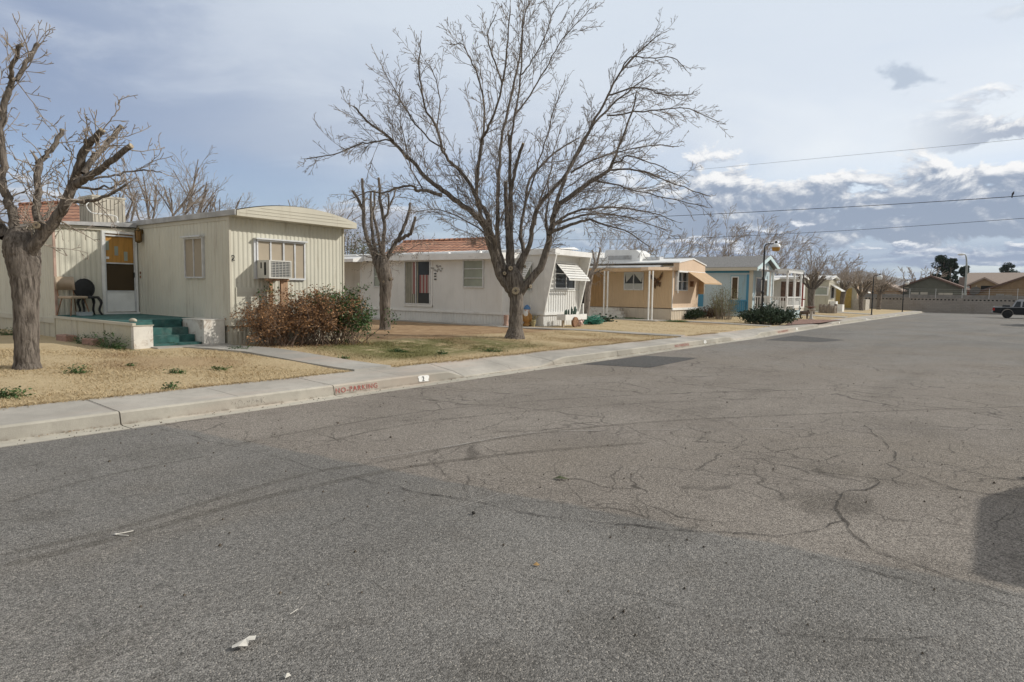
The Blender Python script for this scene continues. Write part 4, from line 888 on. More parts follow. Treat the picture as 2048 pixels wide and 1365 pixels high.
for pa, pb in ((1562, 1575), (1578, 1590), (1592, 1600)):
    k = MB(); fbox(k, 'y', plx(pa, 580, 57).y, plx(pb, 580, 57).y, .95, 2.55, 57, .001, .05); k.build('porch_screen', M('brown_screen', (.12, .07, .05), .7, .3, 4), h5)
k = MB(); k.hexa([(55.2, 15.5, 2.6), (57, 15.5, 2.75), (55.2, 30, 2.6), (57, 30, 2.75), (55.2, 15.5, 2.72), (57, 15.5, 2.9), (55.2, 30, 2.72), (57, 30, 2.9)]); k.build('porch_roof', WHITE_ROOF, h5)
h6 = far_home('greenish beige home with bright end wall and white awning beyond the street trees', 70, 73.4, plx(1656, 610, 70).y, 30, -.2, 2.95, OLIVE_S, GREYB_S, WHITE_ROOF, gable=.3)
yq = plx(1656, 610, 70).y; window(h6, 'x', yq, 70.9, 72.4, 1.1, 2.3, GLASS, ALU, .06, .05); awning(h6, 'x', yq, 70.7, 72.6, 2.5, 1.9, 1.0, WHITE, slat=False)
k = MB(); k.box(70.5, 71.4, yq-1.2, yq-.02, -.5, .55); k.box(70.5, 71.4, yq-.6, yq-.02, .551, .85); k.build('steps', WHITE, h6)
ya = plx(1640, 570, 70).y; window(h6, 'y', 70, ya+.8, ya-.8, 1.4, 2.3, GLASSG, WHITE, .1, .05)
h7 = far_home('pale beige home with a yellow porch wall, farthest before the block wall', 84, 87.4, plx(1713, 610, 84).y, 30, -.25, 2.75, siding('sage_beige_siding', (.52, .50, .40)), BEIGE_S, WHITE_ROOF, gable=.25)
yq = plx(1713, 610, 84).y; awning(h7, 'x', yq, 84.9, 86.8, 2.4, 1.8, 1.0, WHITE, slat=False); window(h7, 'x', yq, 85, 86.6, 1.0, 2.2, GLASS, ALU, .06, .05)
k = MB(); fbox(k, 'y', plx(1692, 590, 84).y+1.2, plx(1692, 590, 84).y-.6, .0, 2.3, 84, .001, .05); k.build('yellow_porch_wall', M('yellow_ochre_wall', (.42, .30, .09), .7), h7)
k = MB(); yq6 = plx(1675, 600, 80).y
p = gr(1722, 622, .22); k = MB(); k.box(p.x+.8, p.x+3.4, p.y-.3, p.y+1.0, -.7, 1.0); tag(k.build('utility_box', STONE, None, (p.x+1, p.y, -.4), .03), 'pale concrete utility enclosure behind the third street tree', 'utility box')
# low wire fence in front of those yards
fz = thing('wire_fence', 'low wire fence with thin posts in front of the far beige homes', 'fence', (76, 17, -.3))
k = MB(); y_ = 17.3
for i in range(9): x = 71+i*1.6; k.tube([(x, y_, -.6), (x, y_, .75)], .025, 4)
k.build('post', ALU, fz); k = MB()
for z in (.72, .3, -.1): k.tube([(71, y_, z), (83.8, y_, z)], .014, 4)
k.build('wire', ALU, fz)
# ================================================================== block walls and the houses beyond the street's end
BLOCK, nt, bs = newmat('grey_block_wall'); co = objco(nt)
mp = N(nt, 'ShaderNodeCombineXYZ'); sp = N(nt, 'ShaderNodeSeparateXYZ', inp={0: co}); nt.links.new(sp.outputs[1], mp.inputs[0]); nt.links.new(sp.outputs[2], mp.inputs[1])
bk = N(nt, 'ShaderNodeTexBrick', inp={'Vector': mp.outputs[0], 'Scale': 1., 'Color1': (.34, .31, .275, 1), 'Color2': (.30, .27, .245, 1), 'Mortar': (.23, .21, .19, 1), 'Mortar Size': .012, 'Brick Width': .41, 'Row Height': .2})
nn = noise(nt, co, .8, 6, .7); nt.links.new(mixc(nt, mth(nt, 'MULTIPLY', maprange(nt, nn, .5, .75), .5), bk.outputs['Color'], (.20, .16, .13)), bs.inputs['Base Color']); bs.inputs['Roughness'].default_value = .9
XWALL = 97.5
wl = thing('block_wall', 'low grey block wall with pilasters closing the end of the street', 'wall', (XWALL, 8, -.6))
k = MB(); k.box(XWALL, XWALL+.2, -14, 34, -.9, .98); k.box(XWALL, XWALL+.2, -14, 34, 1.13, 1.24)
for i in range(120): y = -14+i*.4; k.box(XWALL+.01, XWALL+.19, y, y+.2, .98, 1.13)
k.build('wall_panel', BLOCK, wl)
k = MB(); k.box(XWALL+.201, XWALL+.22, -14, 34, .9, 1.2); k.build('shade_backing', DARK, wl)  # near-black sheet, painted shade behind the open block course
for px in (1813, 1919, 1700):
    y = plx(px, 600, XWALL).y; k = MB(); k.box(XWALL-.06, XWALL+.3, y-.28, y+.28, -.9, 1.28); k.build('pilaster', BLOCK, wl)
XW2 = 106.
w2 = thing('block_wall', 'second taller grey wall with wire posts on top, behind the low wall', 'wall', (XW2, 8, -.6))
zt = plx(1850, 589.5, XW2).z; k = MB(); k.box(XW2, XW2+.2, -30, 45, -.9, zt); k.build('wall_panel', M('dark_grey_block', (.25, .24, .225), .9, .15, 2), w2)
for px in (1820, 1872, 1925, 1979, 2036, 2090):
    q = plx(px, 580, XW2); k = MB(); k.box(XW2-.05, XW2+.02, q.y-.03, q.y+.03, zt-.6, q.z+.15); k.build('wire_post', ALU, w2)
k = MB()
for z in (zt+.2, zt+.5, zt+.75): k.tube([(XW2, -30, z), (XW2, 30, z)], .012, 3)
k.build('barbed_wire', ALU, w2)
TILE_B = M('brown_roof_tile', (.16, .105, .085), .85, .3, 30, (1, 6, 1), bmp=.02, bscale=8); TILE_P = M('pale_roof_tile', (.40, .32, .27), .85, .25, 20, (1, 5, 1), bmp=.02, bscale=6)
def gable_house(label, x, pts, eave_over, depth, wallmat, roofmat, cat='house', windows=(), winmat=None, zb=-1.):
    """pts: pixel outline of the gable seen from the street (left eave, ridge, right eave)"""
    L, T_, R_ = [plx(*p, x) for p in pts]
    h = thing('house', label, cat, (x, T_.y, zb)); k = MB()
    k.prism([(x, L.y, zb), (x, L.y, L.z), (x, T_.y, T_.z), (x, R_.y, R_.z), (x, R_.y, zb)], (depth, 0, 0)); k.build('wall', wallmat, h)
    k = MB()
    for a, b in ((L, T_), (T_, R_)):
        d = (b-a).normalized()*eave_over; a2 = a-d if a is L else a; b2 = b+d if b is R_ else b
        k.hexa([(x-.4, a2.y, a2.z+.01), (x-.4, b2.y, b2.z+.01), (x+depth, a2.y, a2.z+.01), (x+depth, b2.y, b2.z+.01), (x-.4, a2.y, a2.z+.26), (x-.4, b2.y, b2.z+.26), (x+depth, a2.y, a2.z+.26), (x+depth, b2.y, b2.z+.26)])
    k.build('roof', roofmat, h)
    for (pa, ya, pb, yb) in windows:
        A_, B_ = plx(pa, ya, x), plx(pb, yb, x); k = MB(); fbox(k, 'y', A_.y, B_.y, B_.z, A_.z, x, .0, .05); k.build('window', winmat or WHITE, h)
    return h
GREENH = M('dark_sage_stucco', (.135, .14, .115), .9, .08, 2); BROWNH = M('brown_stucco', (.27, .19, .115), .9, .08, 2); TANH = M('tan_stucco', (.36, .27, .17), .9, .06, 2)
gable_house('dark sage house with brown tile gable straight behind the end walls', 118., ((1797, 577), (1862, 554.5), (1924, 577)), .6, 14, GREENH, TILE_B, windows=((1822, 585, 1837, 592), (1841, 584.5, 1855, 592), (1877, 586, 1887, 592), (1888, 586, 1905, 592)), winmat=M('pale_blind', (.5, .47, .4), .7))
gable_house('brown house with wide tile gable at the right edge behind the pickup truck', 124., ((1950, 588), (2075, 547), (2200, 588)), .8, 14, BROWNH, TILE_B, windows=((1992, 588, 2008, 596), (2010, 590, 2024, 596)), winmat=M('greyed_window', (.3, .29, .26), .5))
gable_house('low tan house with tile roof seen between the far street trees', 112., ((1722, 583), (1755, 566), (1797, 581)), .5, 12, M('tan_brown_stucco', (.30, .21, .13), .9), TILE_P, windows=((1770, 588, 1794, 592),), winmat=WHITE)
gable_house('far brown roofed house at the left of the distant hills', 150., ((1640, 570), (1682, 558), (1715, 566)), .5, 12, BROWNH, TILE_B)
# two storey block
x = 150.; A_ = plx(1921, 592, x); T1 = plx(1930, 546, x); T2 = plx(2120, 546, x); E1 = plx(1921, 571, x-6)
th = thing('apartment_building', 'two storey tan building with long pale tile roof beyond the brown house', 'building', (x, T1.y, -1))
k = MB(); k.box(x-5, x+8, T2.y, A_.y, -1, E1.z); k.build('wall', TANH, th)
k = MB(); k.hexa([(x-6, T2.y, E1.z), (x+9, T2.y, E1.z), (x-6, A_.y, E1.z), (x+9, A_.y, E1.z), (x, T2.y, T1.z), (x+2, T2.y, T1.z), (x, A_.y-1, T1.z), (x+2, A_.y-1, T1.z)]); k.build('roof', TILE_P, th)
xx = x-9; a, b, c = plx(1934, 573, xx), plx(1969, 558, xx), plx(2000, 573, xx)
k = MB(); k.prism([(xx, a.y, -1), (xx, a.y, a.z), (xx, b.y, b.z), (xx, c.y, c.z), (xx, c.y, -1)], (5, 0, 0)); k.build('gable_wing', TANH, th)
k = MB()
for p, q in ((a, b), (b, c)): k.hexa([(xx-.4, p.y, p.z), (xx-.4, q.y, q.z), (xx+6, p.y, p.z), (xx+6, q.y, q.z), (xx-.4, p.y, p.z+.3), (xx-.4, q.y, q.z+.3), (xx+6, p.y, p.z+.3), (xx+6, q.y, q.z+.3)])
k.build('wing_roof', TILE_P, th)
k = MB(); p, q = plx(1962, 572, xx-.1), plx(1990, 583, xx-.1); k.box(xx-.1, xx-.02, q.y, p.y, q.z, p.z); k.build('balcony_shade_panel', DARK, th)  # flat near-black panel painted as the shade inside the balcony
k = MB(); p, q = plx(1931, 571, xx), plx(1941, 592, xx); k.box(xx-.3, xx-.05, q.y, p.y, q.z, p.z); k.build('brown_panel', M('red_brown_stucco', (.18, .08, .055), .9), th)
k = MB(); p, q = plx(1932.5, 573, xx), plx(1939, 581, xx); k.box(xx-.4, xx-.31, q.y, p.y, q.z, p.z); k.build('window', M('pale_window', (.45, .47, .46), .4), th)
k = MB(); p, q = plx(1919, 555, x-6), plx(1929, 592, x-6); k.box(x-7, x-5.2, q.y, p.y, -1, p.z); k.build('chimney', M('grey_brown_block', (.25, .2, .17), .9), th)
xx = 123.; p = plx(1949, 580, xx); k = MB(); 
k.lathe((0, 0, 0), [(.02, 0), (.45, .12), (.72, .3)], 14, 'x'); dish = thing('satellite_dish', 'grey satellite dish at the eave of the brown house', 'dish', (0, 0, 0))
k.build('dish', M('grey_dish', (.2, .2, .2), .5), dish); k = MB(); k.tube([(.1, 0, 0), (.3, 0, -.9)], .04, 5); k.build('mast', ALU, dish); dish.location = p; dish.rotation_euler = (0, R(150), R(20))
# tiled roofs behind the nearest homes
OTILE, nt, bs = newmat('orange_clay_tile'); co = objco(nt); sp = N(nt, 'ShaderNodeSeparateXYZ', inp={0: co})
TSCALE = N(nt, 'ShaderNodeTexBrick', inp={'Vector': N(nt, 'ShaderNodeCombineXYZ', inp={0: sp.outputs[1], 1: sp.outputs[2]}).outputs[0], 'Scale': 1., 'Color1': (.62, .33, .21, 1), 'Color2': (.48, .22, .13, 1), 'Mortar': (.16, .07, .045, 1), 'Mortar Size': .028, 'Brick Width': .32, 'Row Height': .22})
nt.links.new(mixc(nt, mth(nt, 'MULTIPLY', maprange(nt, noise(nt, co, 1.6, 5, .7), .5, .75), .35), TSCALE.outputs[0], (.5, .33, .24)), bs.inputs['Base Color']); bs.inputs['Roughness'].default_value = .8
wv = mth(nt, 'SINE', mth(nt, 'MULTIPLY', sp.outputs[1], 2*math.pi/.30)); bump(nt, bs, wv, .05)
STUCCO = M('cream_stucco', (.55, .47, .36), .9, .05, 3)
def tile_roof_house(label, e0, r0, r1, e1, t, depth):
    """roof slope facing the street side homes: eave and ridge ends given as pixels at forward distance t"""
    a = dep(*e0, t); b = dep(*e1, t); rise = 4.5
    dr = dep(*r0, t+rise); er = dep(*r1, t+rise); up = Vector((0, 0, .12))
    bk = (dr-a); a3 = dr+Vector((bk.x, bk.y, -bk.z)); bk = (er-b); b3 = er+Vector((bk.x, bk.y, -bk.z))
    h = thing('tile_roof_house', label, 'house', (a.x, a.y, 0)); k = MB()
    k.hexa([a, b, dr, er, a+up, b+up, dr+up, er+up]); k.hexa([dr+up*.01, er+up*.01, a3, b3, dr+up, er+up, a3+up, b3+up]); k.build('roof', OTILE, h)
    k = MB(); g0 = lambda p: Vector((p.x, p.y, -.3)); s_ = .04
    A, B, C, D = [lerp(p, (a+b+a3+b3)/4, s_) for p in (a, b, a3, b3)]
    for P in ((A, B), (B, D), (D, C), (C, A)): k.quad(g0(P[0]), g0(P[1]), P[1]-up, P[0]-up)
    for e, r_, b_ in ((A, dr, C), (B, er, D)): k.add([e-up, r_-up*1.5, b_-up], [(0, 1, 2)])
    k.build('wall', STUCCO, h); k = MB(); k.tube([dr+up*1.2, er+up*1.2], .13, 8); k.build('ridge_tiles', OTILE, h); return h
hh = tile_roof_house('house with orange clay tile roof behind the white home', (760, 515), (806, 488), (980, 481), (1010, 513), 46, 9)
q = dep(951, 486, 49); k = MB(); k.box(q.x-.25, q.x+.25, q.y-.25, q.y+.25, q.z-1.2, q.z+.25); k.build('chimney', M('old_brick', (.28, .17, .12), .9, .3, 8), hh)
tile_roof_house('house with orange tile gable roof behind the cream home, seen through the left tree', (15, 452), (40, 416), (150, 410), (196, 447), 30, 9)

# ================================================================== lamp posts
AMBER = glassmat('amber_lamp_globe', (.42, .23, .05), .25); AMBER.node_tree.nodes['Principled BSDF'].inputs['Roughness'].default_value = .3
def lamp_post(label, px, py, top, amber, headpx, group='black lamp posts along the sidewalk'):
    q = gr(px, py, .2); z0 = gz(q.x, q.y); z1 = plx(px+4, top, q.x).z; rr_ = (headpx[0]-px)*q.x*.793/1300/.793*1.0
    t = q.x*CA+q.y*SA; arm = (headpx[0]-px-2)*t/1300
    o = thing('lamp_post', label, 'lamp post', (q.x, q.y, z0), group)
    k = MB(); k.tube([(q.x, q.y, z0-.1), (q.x, q.y, z0+.9), (q.x, q.y, z1-.35)], [.055, .055, .04], 10); k.lathe((q.x, q.y, z0-.02), [(.1, 0), (.1, .05), (.06, .08)], 10)
    for f in (.55, .38): z = lerp(z0, z1, f); k.lathe((q.x, q.y, z), [(.06, 0), (.075, .02), (.075, .14), (.06, .16)], 8)
    k.build('pole', BLACK, o)
    P = [Vector((q.x, q.y, z1-.36)), Vector((q.x, q.y, z1-.16)), Vector((q.x, q.y, z1-.03))+RIGHT*.07, Vector((q.x, q.y, z1))+RIGHT*.2, Vector((q.x, q.y, z1))+RIGHT*arm*.8]
    k = MB(); k.tube(smooth(P, 5), .028, 8); k.build('arm', BLACK, o)
    c = Vector((q.x, q.y, z1))+RIGHT*arm
    k = MB(); k.lathe(c+Vector((0, 0, -.05)), [(.22, -.12), (.22, -.06), (.17, .03), (.1, .06), (.05, .08)], 14); hd = k.build('lamp_head', M('lamp_white', (.75, .76, .76), .35, .03), o)
    k = MB(); k.lathe(c+Vector((0, 0, -.05)), [(.06, .08), (.06, .17), (.04, .19)], 10); k.build('photocell', BLACK, hd)
    k = MB(); k.lathe(c+Vector((0, 0, -.16)), [(.13, -.2), (.18, -.16), (.2, -.01)], 14); k.build('globe', AMBER if amber else WHITE, hd); return o
lamp_post('black lamp post with white head and amber globe in front of the blue home', 1522.5, 649, 488, True, (1547, 490))
lamp_post('black lamp post with pale globe, middle of the three along the sidewalk', 1743, 630, 551, False, (1757, 553))
lamp_post('farthest black lamp post with pale globe near the end wall', 1804.5, 624, 563, False, (1813, 565))
q = plx(1929.5, 593, 112); z1 = plx(1928, 509, 112).z
o = thing('street_light', 'tall grey street light rising above the far roofs', 'street light', (112, q.y, -1)); k = MB()
k.tube(smooth([Vector((112, q.y, -1)), Vector((112, q.y, z1-3)), Vector((112, q.y+.05, z1-1.2)), Vector((112, q.y+.2, z1-.2)), Vector((112, q.y+.5, z1))], 4), [.13]*8+[.10]*4+[.07]*5, 8); k.build('pole', M('galvanised_pole', (.33, .36, .35), .5), o)
k = MB(); k.ell((112, q.y+.75, z1-.02), (.2, .45, .14)); k.build('lamp_head', WHITE, o)

# ================================================================== overhead wires, pole and bird
def wpt3(px, py): return dep(px, py, lerp(95, 42, (px-1020)/1280))
def wire(label, pts, r):
    k = MB(); k.tube(smooth([wpt3(*p) for p in pts], 8), r, 4); tag(k.build('overhead_wire', BLACK), label, 'wire', 'overhead wires')
wire('thin overhead wire, highest of the three', ((1020, 366), (1200, 356), (1370, 342), (1700, 311), (2048, 278), (2300, 251)), .012)
wire('thick overhead cable with a bird on it', ((1020, 436), (1180, 436), (1330, 433), (1700, 414), (2048, 392), (2300, 371)), .028)
wire('lowest overhead wire, below the thick cable', ((1020, 480), (1200, 480), (1400, 476), (1700, 461), (2048, 437), (2300, 417)), .018)
P = wpt3(1020, 480); k = MB(); o = thing('utility_pole', 'wooden utility pole behind the big bare tree', 'pole', (P.x, P.y, 0)); zt = wpt3(1020, 362).z
k.tube([(P.x, P.y, -.3), (P.x, P.y, zt)], [.16, .11], 8); k.build('pole', WOODP, o); k = MB(); k.box(P.x-.06, P.x+.06, P.y-.5, P.y+.5, zt-.5, zt-.38); k.build('crossarm', WOODP, o)
B = wpt3(2025, 392.5)
bd = thing('bird', 'dark bird perched on the thick overhead cable', 'bird', B); k = MB()
k.tube([B+Vector((0, 0, .06)), B+Vector((0, 0, .1)), B+RIGHT*.03+Vector((0, 0, .2)), B+RIGHT*.06+Vector((0, 0, .29)), B+RIGHT*.075+Vector((0, 0, .345)), B+RIGHT*.08+Vector((0, 0, .37))], [.02, .06, .085, .05, .045, .015], 8); k.tube([B+RIGHT*.1+Vector((0, 0, .345)), B+RIGHT*.17+Vector((0, 0, .33))], [.018, .004], 5)
k.build('body', M('dark_feathers', (.03, .03, .035), .6), bd); k = MB(); k.hexa([B-RIGHT*.02+Vector((0, .02, -.16)), B-RIGHT*.05+Vector((0, .02, -.16)), B-RIGHT*.02-Vector((0, .02, .16)), B-RIGHT*.05-Vector((0, .02, .16)), B+RIGHT*.0+Vector((0, .03, .12)), B-RIGHT*.05+Vector((0, .03, .12)), B+RIGHT*.0-Vector((0, .03, -.12)), B-RIGHT*.05-Vector((0, .03, -.12))]); k.build('tail', BLACK, bd)
k = MB()
for s_ in (-.02, .02): k.tube([B+FWD*s_+Vector((0, 0, .08)), B+FWD*s_+Vector((0, 0, .0))], .008, 4)
k.build('legs', RUST, bd)

# ================================================================== pickup truck
TBLACK = M('dark_truck_paint', (.006, .007, .009), .4, .1, 3, spec=.3); TSILV = M('silver_truck_paint', (.34, .35, .37), .35, .05, 3, metal=.2); TYRE = M('tyre_rubber', (.018, .018, .018), .9); RIM = M('steel_rim', (.35, .35, .36), .35, .1, 8, metal=.5)
tk = thing('pickup_truck', 'dark pickup truck with silver roof and rails parked across the street end', 'pickup truck', (0, 0, 0))
HW = .93
def arch(cx, r=.46): return [(cx+r*math.cos(a), .42+r*math.sin(a)) for a in [math.pi*i/8 for i in range(8, -1, -1)] if .42+r*math.sin(a) >= .42]
prof = [(-2.62, .52)]+[(-2.62, .62)]+[(-2.66, .98), (-.28, 1.0), (1.1, 1.03), (2.3, .96), (2.62, .86), (2.66, .5)]
low = [(2.4, .42)]+[(x, z) for x, z in arch(1.75)[::-1]]+[(.9, .36), (-.9, .36)]+[(x, z) for x, z in arch(-1.55)[::-1]]+[(-2.3, .48)]
poly = prof+low
k = MB()
k.prism([(x, -HW, z) for x, z in poly], (0, 2*HW, 0)); k.build('body', TBLACK, tk, bevel=.02)
k = MB(); k.box(-2.6, -1.3, -HW-.004, -HW+.08, 1.005, 1.06); k.box(-2.6, -1.3, HW-.08, HW+.004, 1.005, 1.06); k.box(-2.66, -2.58, -HW, HW, .985, 1.06); k.build('bed_rail', TSILV, tk, bevel=.01)
k = MB(); cb = [(-.28, 1.0), (-.18, 1.62), (-.02, 1.74), (.75, 1.76), (.95, 1.70), (1.62, 1.03)]
k.hexa([(-1.28, -HW+.02, 1.0), (1.62, -HW+.02, 1.02), (-1.28, HW-.02, 1.0), (1.62, HW-.02, 1.02), (-.98, -HW+.17, 1.64), (.98, -HW+.17, 1.66), (-.98, HW-.17, 1.64), (.98, HW-.17, 1.66)])
k.hexa([(-.98, -HW+.17, 1.641), (.98, -HW+.17, 1.661), (-.98, HW-.17, 1.641), (.98, HW-.17, 1.661), (-.8, -HW+.24, 1.75), (.85, -HW+.24, 1.76), (-.8, HW-.24, 1.75), (.85, HW-.24, 1.76)])
k.build('cab', TSILV, tk, bevel=.03)
def sidepane(xa, xb, xc, xd, name='side_window'):
    for s_ in (-1, 1):
        y0, y1 = s_*(HW-.03), s_*(HW-.165); k = MB(); d = s_*.012
        k.hexa([(xa, y0-s_*.0, 1.06), (xb, y0, 1.06), (xa, y0+d, 1.06), (xb, y0+d, 1.06), (xd, y1, 1.58), (xc, y1, 1.58), (xd, y1+d, 1.58), (xc, y1+d, 1.58)]); k.build(name, GLASS, tk)
sidepane(-1.12, -.62, -.60, -.90); sidepane(-.50, .36, .34, -.46); sidepane(.44, 1.42, .93, .42)
k = MB(); k.hexa([(1.66, -HW+.1, 1.05), (1.68, -HW+.1, 1.05), (1.66, HW-.1, 1.05), (1.68, HW-.1, 1.05), (1.03, -HW+.2, 1.62), (1.05, -HW+.2, 1.62), (1.03, HW-.2, 1.62), (1.05, HW-.2, 1.62)]); k.build('windscreen', GLASS, tk)
k = MB(); k.hexa([(-1.25, -HW+.15, 1.1), (-1.22, -HW+.15, 1.1), (-1.25, HW-.15, 1.1), (-1.22, HW-.15, 1.1), (-1.04, -HW+.25, 1.55), (-1.01, -HW+.25, 1.55), (-1.04, HW-.25, 1.55), (-1.01, HW-.25, 1.55)]); k.build('rear_window', GLASS, tk)
k = MB(); k.box(-1.95, -1.4, -.7, .7, 1.0, 1.22); k.build('bed_toolbox', BLACK, tk)
k = MB(); k.box(-2.78, -2.63, -HW+.05, HW-.05, .48, .64); k.build('rear_bumper', RIM, tk, bevel=.02); k = MB(); k.box(2.63, 2.78, -HW, HW, .42, .66); k.build('front_bumper', RIM, tk, bevel=.02)
for s_ in (-1, 1):
    k = MB(); k.box(-2.675, -2.5, s_*HW-.03, s_*HW+.012, .7, .96); k.build('tail_lamp', M('tail_lamp_red', (.35, .02, .015), .2), tk); k = MB(); k.box(2.5, 2.675, s_*(HW-.15)-.16, s_*(HW-.15)+.16, .68, .84); k.build('headlight', GLASSG, tk)
    k = MB(); k.box(1.25, 1.33, s_*(HW+.06)-.07, s_*(HW+.06)+.07, 1.08, 1.26); k.build('wing_mirror', BLACK, tk)
    k = MB(); k.box(.3, .42, s_*(HW+.002)-.012, s_*(HW+.002)+.012, .9, .94); k.build('door_handle', BLACK, tk)
    for cx in (-1.55, 1.75):
        y = s_*(HW-.12); k = MB(); k.lathe((cx, y, .39), [(.24, -.12), (.34, -.125), (.39, -.09), (.39, .09), (.34, .125), (.24, .12)], 24, 'y'); wh = k.build('wheel', TYRE, tk); k = MB(); k.lathe((cx, y, .39), [(.02, -.10), (.1, -.11), (.13, -.08), (.2, -.09), (.245, -.115), (.245, .115), (.2, .09), (.13, .08), (.1, .11), (.02, .1)], 20, 'y'); k.build('rim', RIM, wh)
tk2 = copy_tree(tk); tk2['label'] = 'dark pickup truck with silver cab parked at the near right, casting a shadow into view'
tk3 = copy_tree(tk); tk3['label'] = 'dark pickup truck with silver cab parked farther up the right side, just out of view'
p = gr(2009, 636.5); tk.location = (p.x, p.y-1.75, base(p.x)-.0); tk.rotation_euler = (0, 0, R(-91)); tk['group'] = tk2['group'] = tk3['group'] = 'dark pickup trucks'
tk2.location = (7.40, -2.84, base(6.5)); tk3.location = (55.5, -2.25, base(55)); tk2.scale = (1.03, 1.03, 1.06)

# ================================================================== small yard and porch things
def kitchen_chair():
    a, z = wpt('x', YI-.42, 147, 630); p = Vector((a, YI-.42, ZD)); c = thing('kitchen_chair', 'tan vinyl kitchen chair with metal legs left of the black chair', 'chair', p)
    k = MB(); k.box(p.x-.22, p.x+.20, p.y-.24, p.y+.20, ZD+.40, ZD+.46); k.build('seat', VINYL, c, bevel=.02)
    k = MB(); n = 8; vs = []
    for i in range(n+1):
        x = lerp(-.24, .2, i/n); cv = .05*(1-(2*i/n-1)**2)
        for dy, z in ((.18, .60), (.23, .62), (.27, .9), (.22, .91)): vs.append((p.x+x, p.y+dy+cv, ZD+z))
    k.add(vs, [(i*4+j, (i+1)*4+j, (i+1)*4+(j+1) % 4, i*4+(j+1) % 4) for i in range(n) for j in range(4)]+[(0, 1, 2, 3), tuple(n*4+j for j in range(4))], True); k.build('backrest', VINYL, c)
    for sx, sy in ((-.2, -.22), (.18, -.22), (-.2, .18), (.18, .18)): k = MB(); k.tube([(p.x+sx*.8, p.y+sy*.8, ZD+.4), (p.x+sx*1.25, p.y+sy*1.15, ZD+.002)], .013, 6); k.build('leg', RUST, c)
    k = MB()
    for sx in (-.2, .18): k.tube([(p.x+sx, p.y+.19, ZD+.4), (p.x+sx, p.y+.27, ZD+.8)], .012, 6)
    k.build('back_support', RUST, c); c.rotation_euler = (0, 0, R(18)); return c
kitchen_chair()
a, z = wpt('x', YI-.35, 181, 630); p = Vector((a-.02, YI-.34, ZD))
c = thing('metal_chair', 'black cast metal chair with round back beside the storm door', 'chair', p)
k = MB(); k.lathe(p+Vector((0, 0, .40)), [(.21, 0), (.225, .02), (.22, .05), (.18, .055)], 16); k.build('seat', BLACK, c)
k = MB(); k.ell(p+Vector((-.02, .2, .63)), (.21, .022, .23), 20, 9); k.tube([p+Vector((-.02+.215*math.cos(t), .2, .63+.235*math.sin(t))) for t in [2*math.pi*i/20 for i in range(21)]], .018, 6); k.tube([p+Vector((-.1, .19, .44)), p+Vector((-.1, .2, .56))], .02, 6); k.tube([p+Vector((.08, .19, .44)), p+Vector((.08, .2, .56))], .02, 6); k.build('backrest', BLACK, c)
for sx, sy in ((-.17, -.17), (.17, -.17), (-.15, .16), (.15, .16)):
    k = MB(); k.tube(smooth([p+Vector((sx*.9, sy*.9, .41)), p+Vector((sx*1.15, sy*1.15, .3)), p+Vector((sx*.95, sy*.95, .12)), p+Vector((sx*1.25, sy*1.25, .0))], 4), [.035]*5+[.026]*5+[.022]*3, 6); k.build('leg', BLACK, c)
a, z = wpt('x', YI-.55, 160, 630); k = MB(); k.box(a-.02, a+.24, YI-.62, YI-.38, ZD+.001, ZD+.07); k.box(a-.03, a+.25, YI-.63, YI-.37, ZD+.071, ZD+.085); tag(k.build('plastic_box', M('pale_blue_plastic', (.36, .4, .42), .5), None, (a, YI-.5, ZD)), 'pale flat plastic box on the deck under the black chair', 'box')
k = MB(); q = plx(253, 637, XA); k.ell((XA+.12, q.y, ZD+.02), (.06, .13, .05)); tag(k.build('stone', M('pale_stone', (.5, .45, .36), .9), None, (XA, q.y, ZD)), 'pale flat stone on the deck edge by the end post', 'stone')
for px, py, l in ((134, 682, 'pinkish paver half hidden in weeds, farther one under the deck skirt'), (187, 690, 'pinkish paver in the weeds below the deck skirt, nearer the end post')):
    q = plx(px, py, XA-.2); z = gz(q.x, q.y); k = MB(); k.box(q.x-.12, q.x+.1, q.y-.28, q.y+.3, z-.03, z+.13); tag(k.build('paver', BRICK, None, (q.x, q.y, z), .02), l, 'paver', 'pinkish pavers by the deck')
# deer statue and bird bath
q = gr(1608, 638.5, .2); z = gz(q.x, q.y); d = .9
dr = thing('deer_statue', 'dark brown metal deer statue with antlers standing behind the bird bath', 'statue', (q.x, q.y, z)); k = MB()
W_ = lambda a, u, f=0.: Vector((q.x, q.y, z))+RIGHT*a*.62+FWD*f*.62+Vector((0, 0, u*.62))
k.tube([W_(-.46, .62), W_(-.4, .66), W_(-.1, .64), W_(.2, .66), W_(.36, .72), W_(.46, .98), W_(.52, 1.2), W_(.56, 1.3), W_(.70, 1.27), W_(.78, 1.24)], [.05, .105, .12, .12, .105, .065, .055, .058, .04, .026], 10)
for a, f in ((-.38, .09), (-.36, -.09), (.3, .09), (.32, -.09)): k.tube([W_(a, .6, f), W_(a-(.06 if a < 0 else -.01), .36, f), W_(a+(.03 if a < 0 else 0), .03, f), W_(a+.03, -.03, f)], [.055, .034, .024, .026], 7)
k.tube([W_(-.47, .66), W_(-.54, .6)], [.03, .012], 5); k.build('body', BROWNM, dr); k = MB()
for f in (-1, 1):
    k.tube([W_(.54, 1.36, .03*f), W_(.48, 1.55, .12*f), W_(.56, 1.8, .16*f)], [.022, .02, .008], 5); k.tube([W_(.48, 1.55, .12*f), W_(.36, 1.72, .15*f)], [.016, .008], 5); k.tube([W_(.49, 1.62, .13*f), W_(.64, 1.72, .14*f)], [.016, .008], 5)
k.build('antlers', BROWNM, dr); k = MB()
for f in (-1, 1): k.ell(W_(.48, 1.36, .1*f), (.05, .03, .03), 6, 4)
k.build('ears', BROWNM, dr)
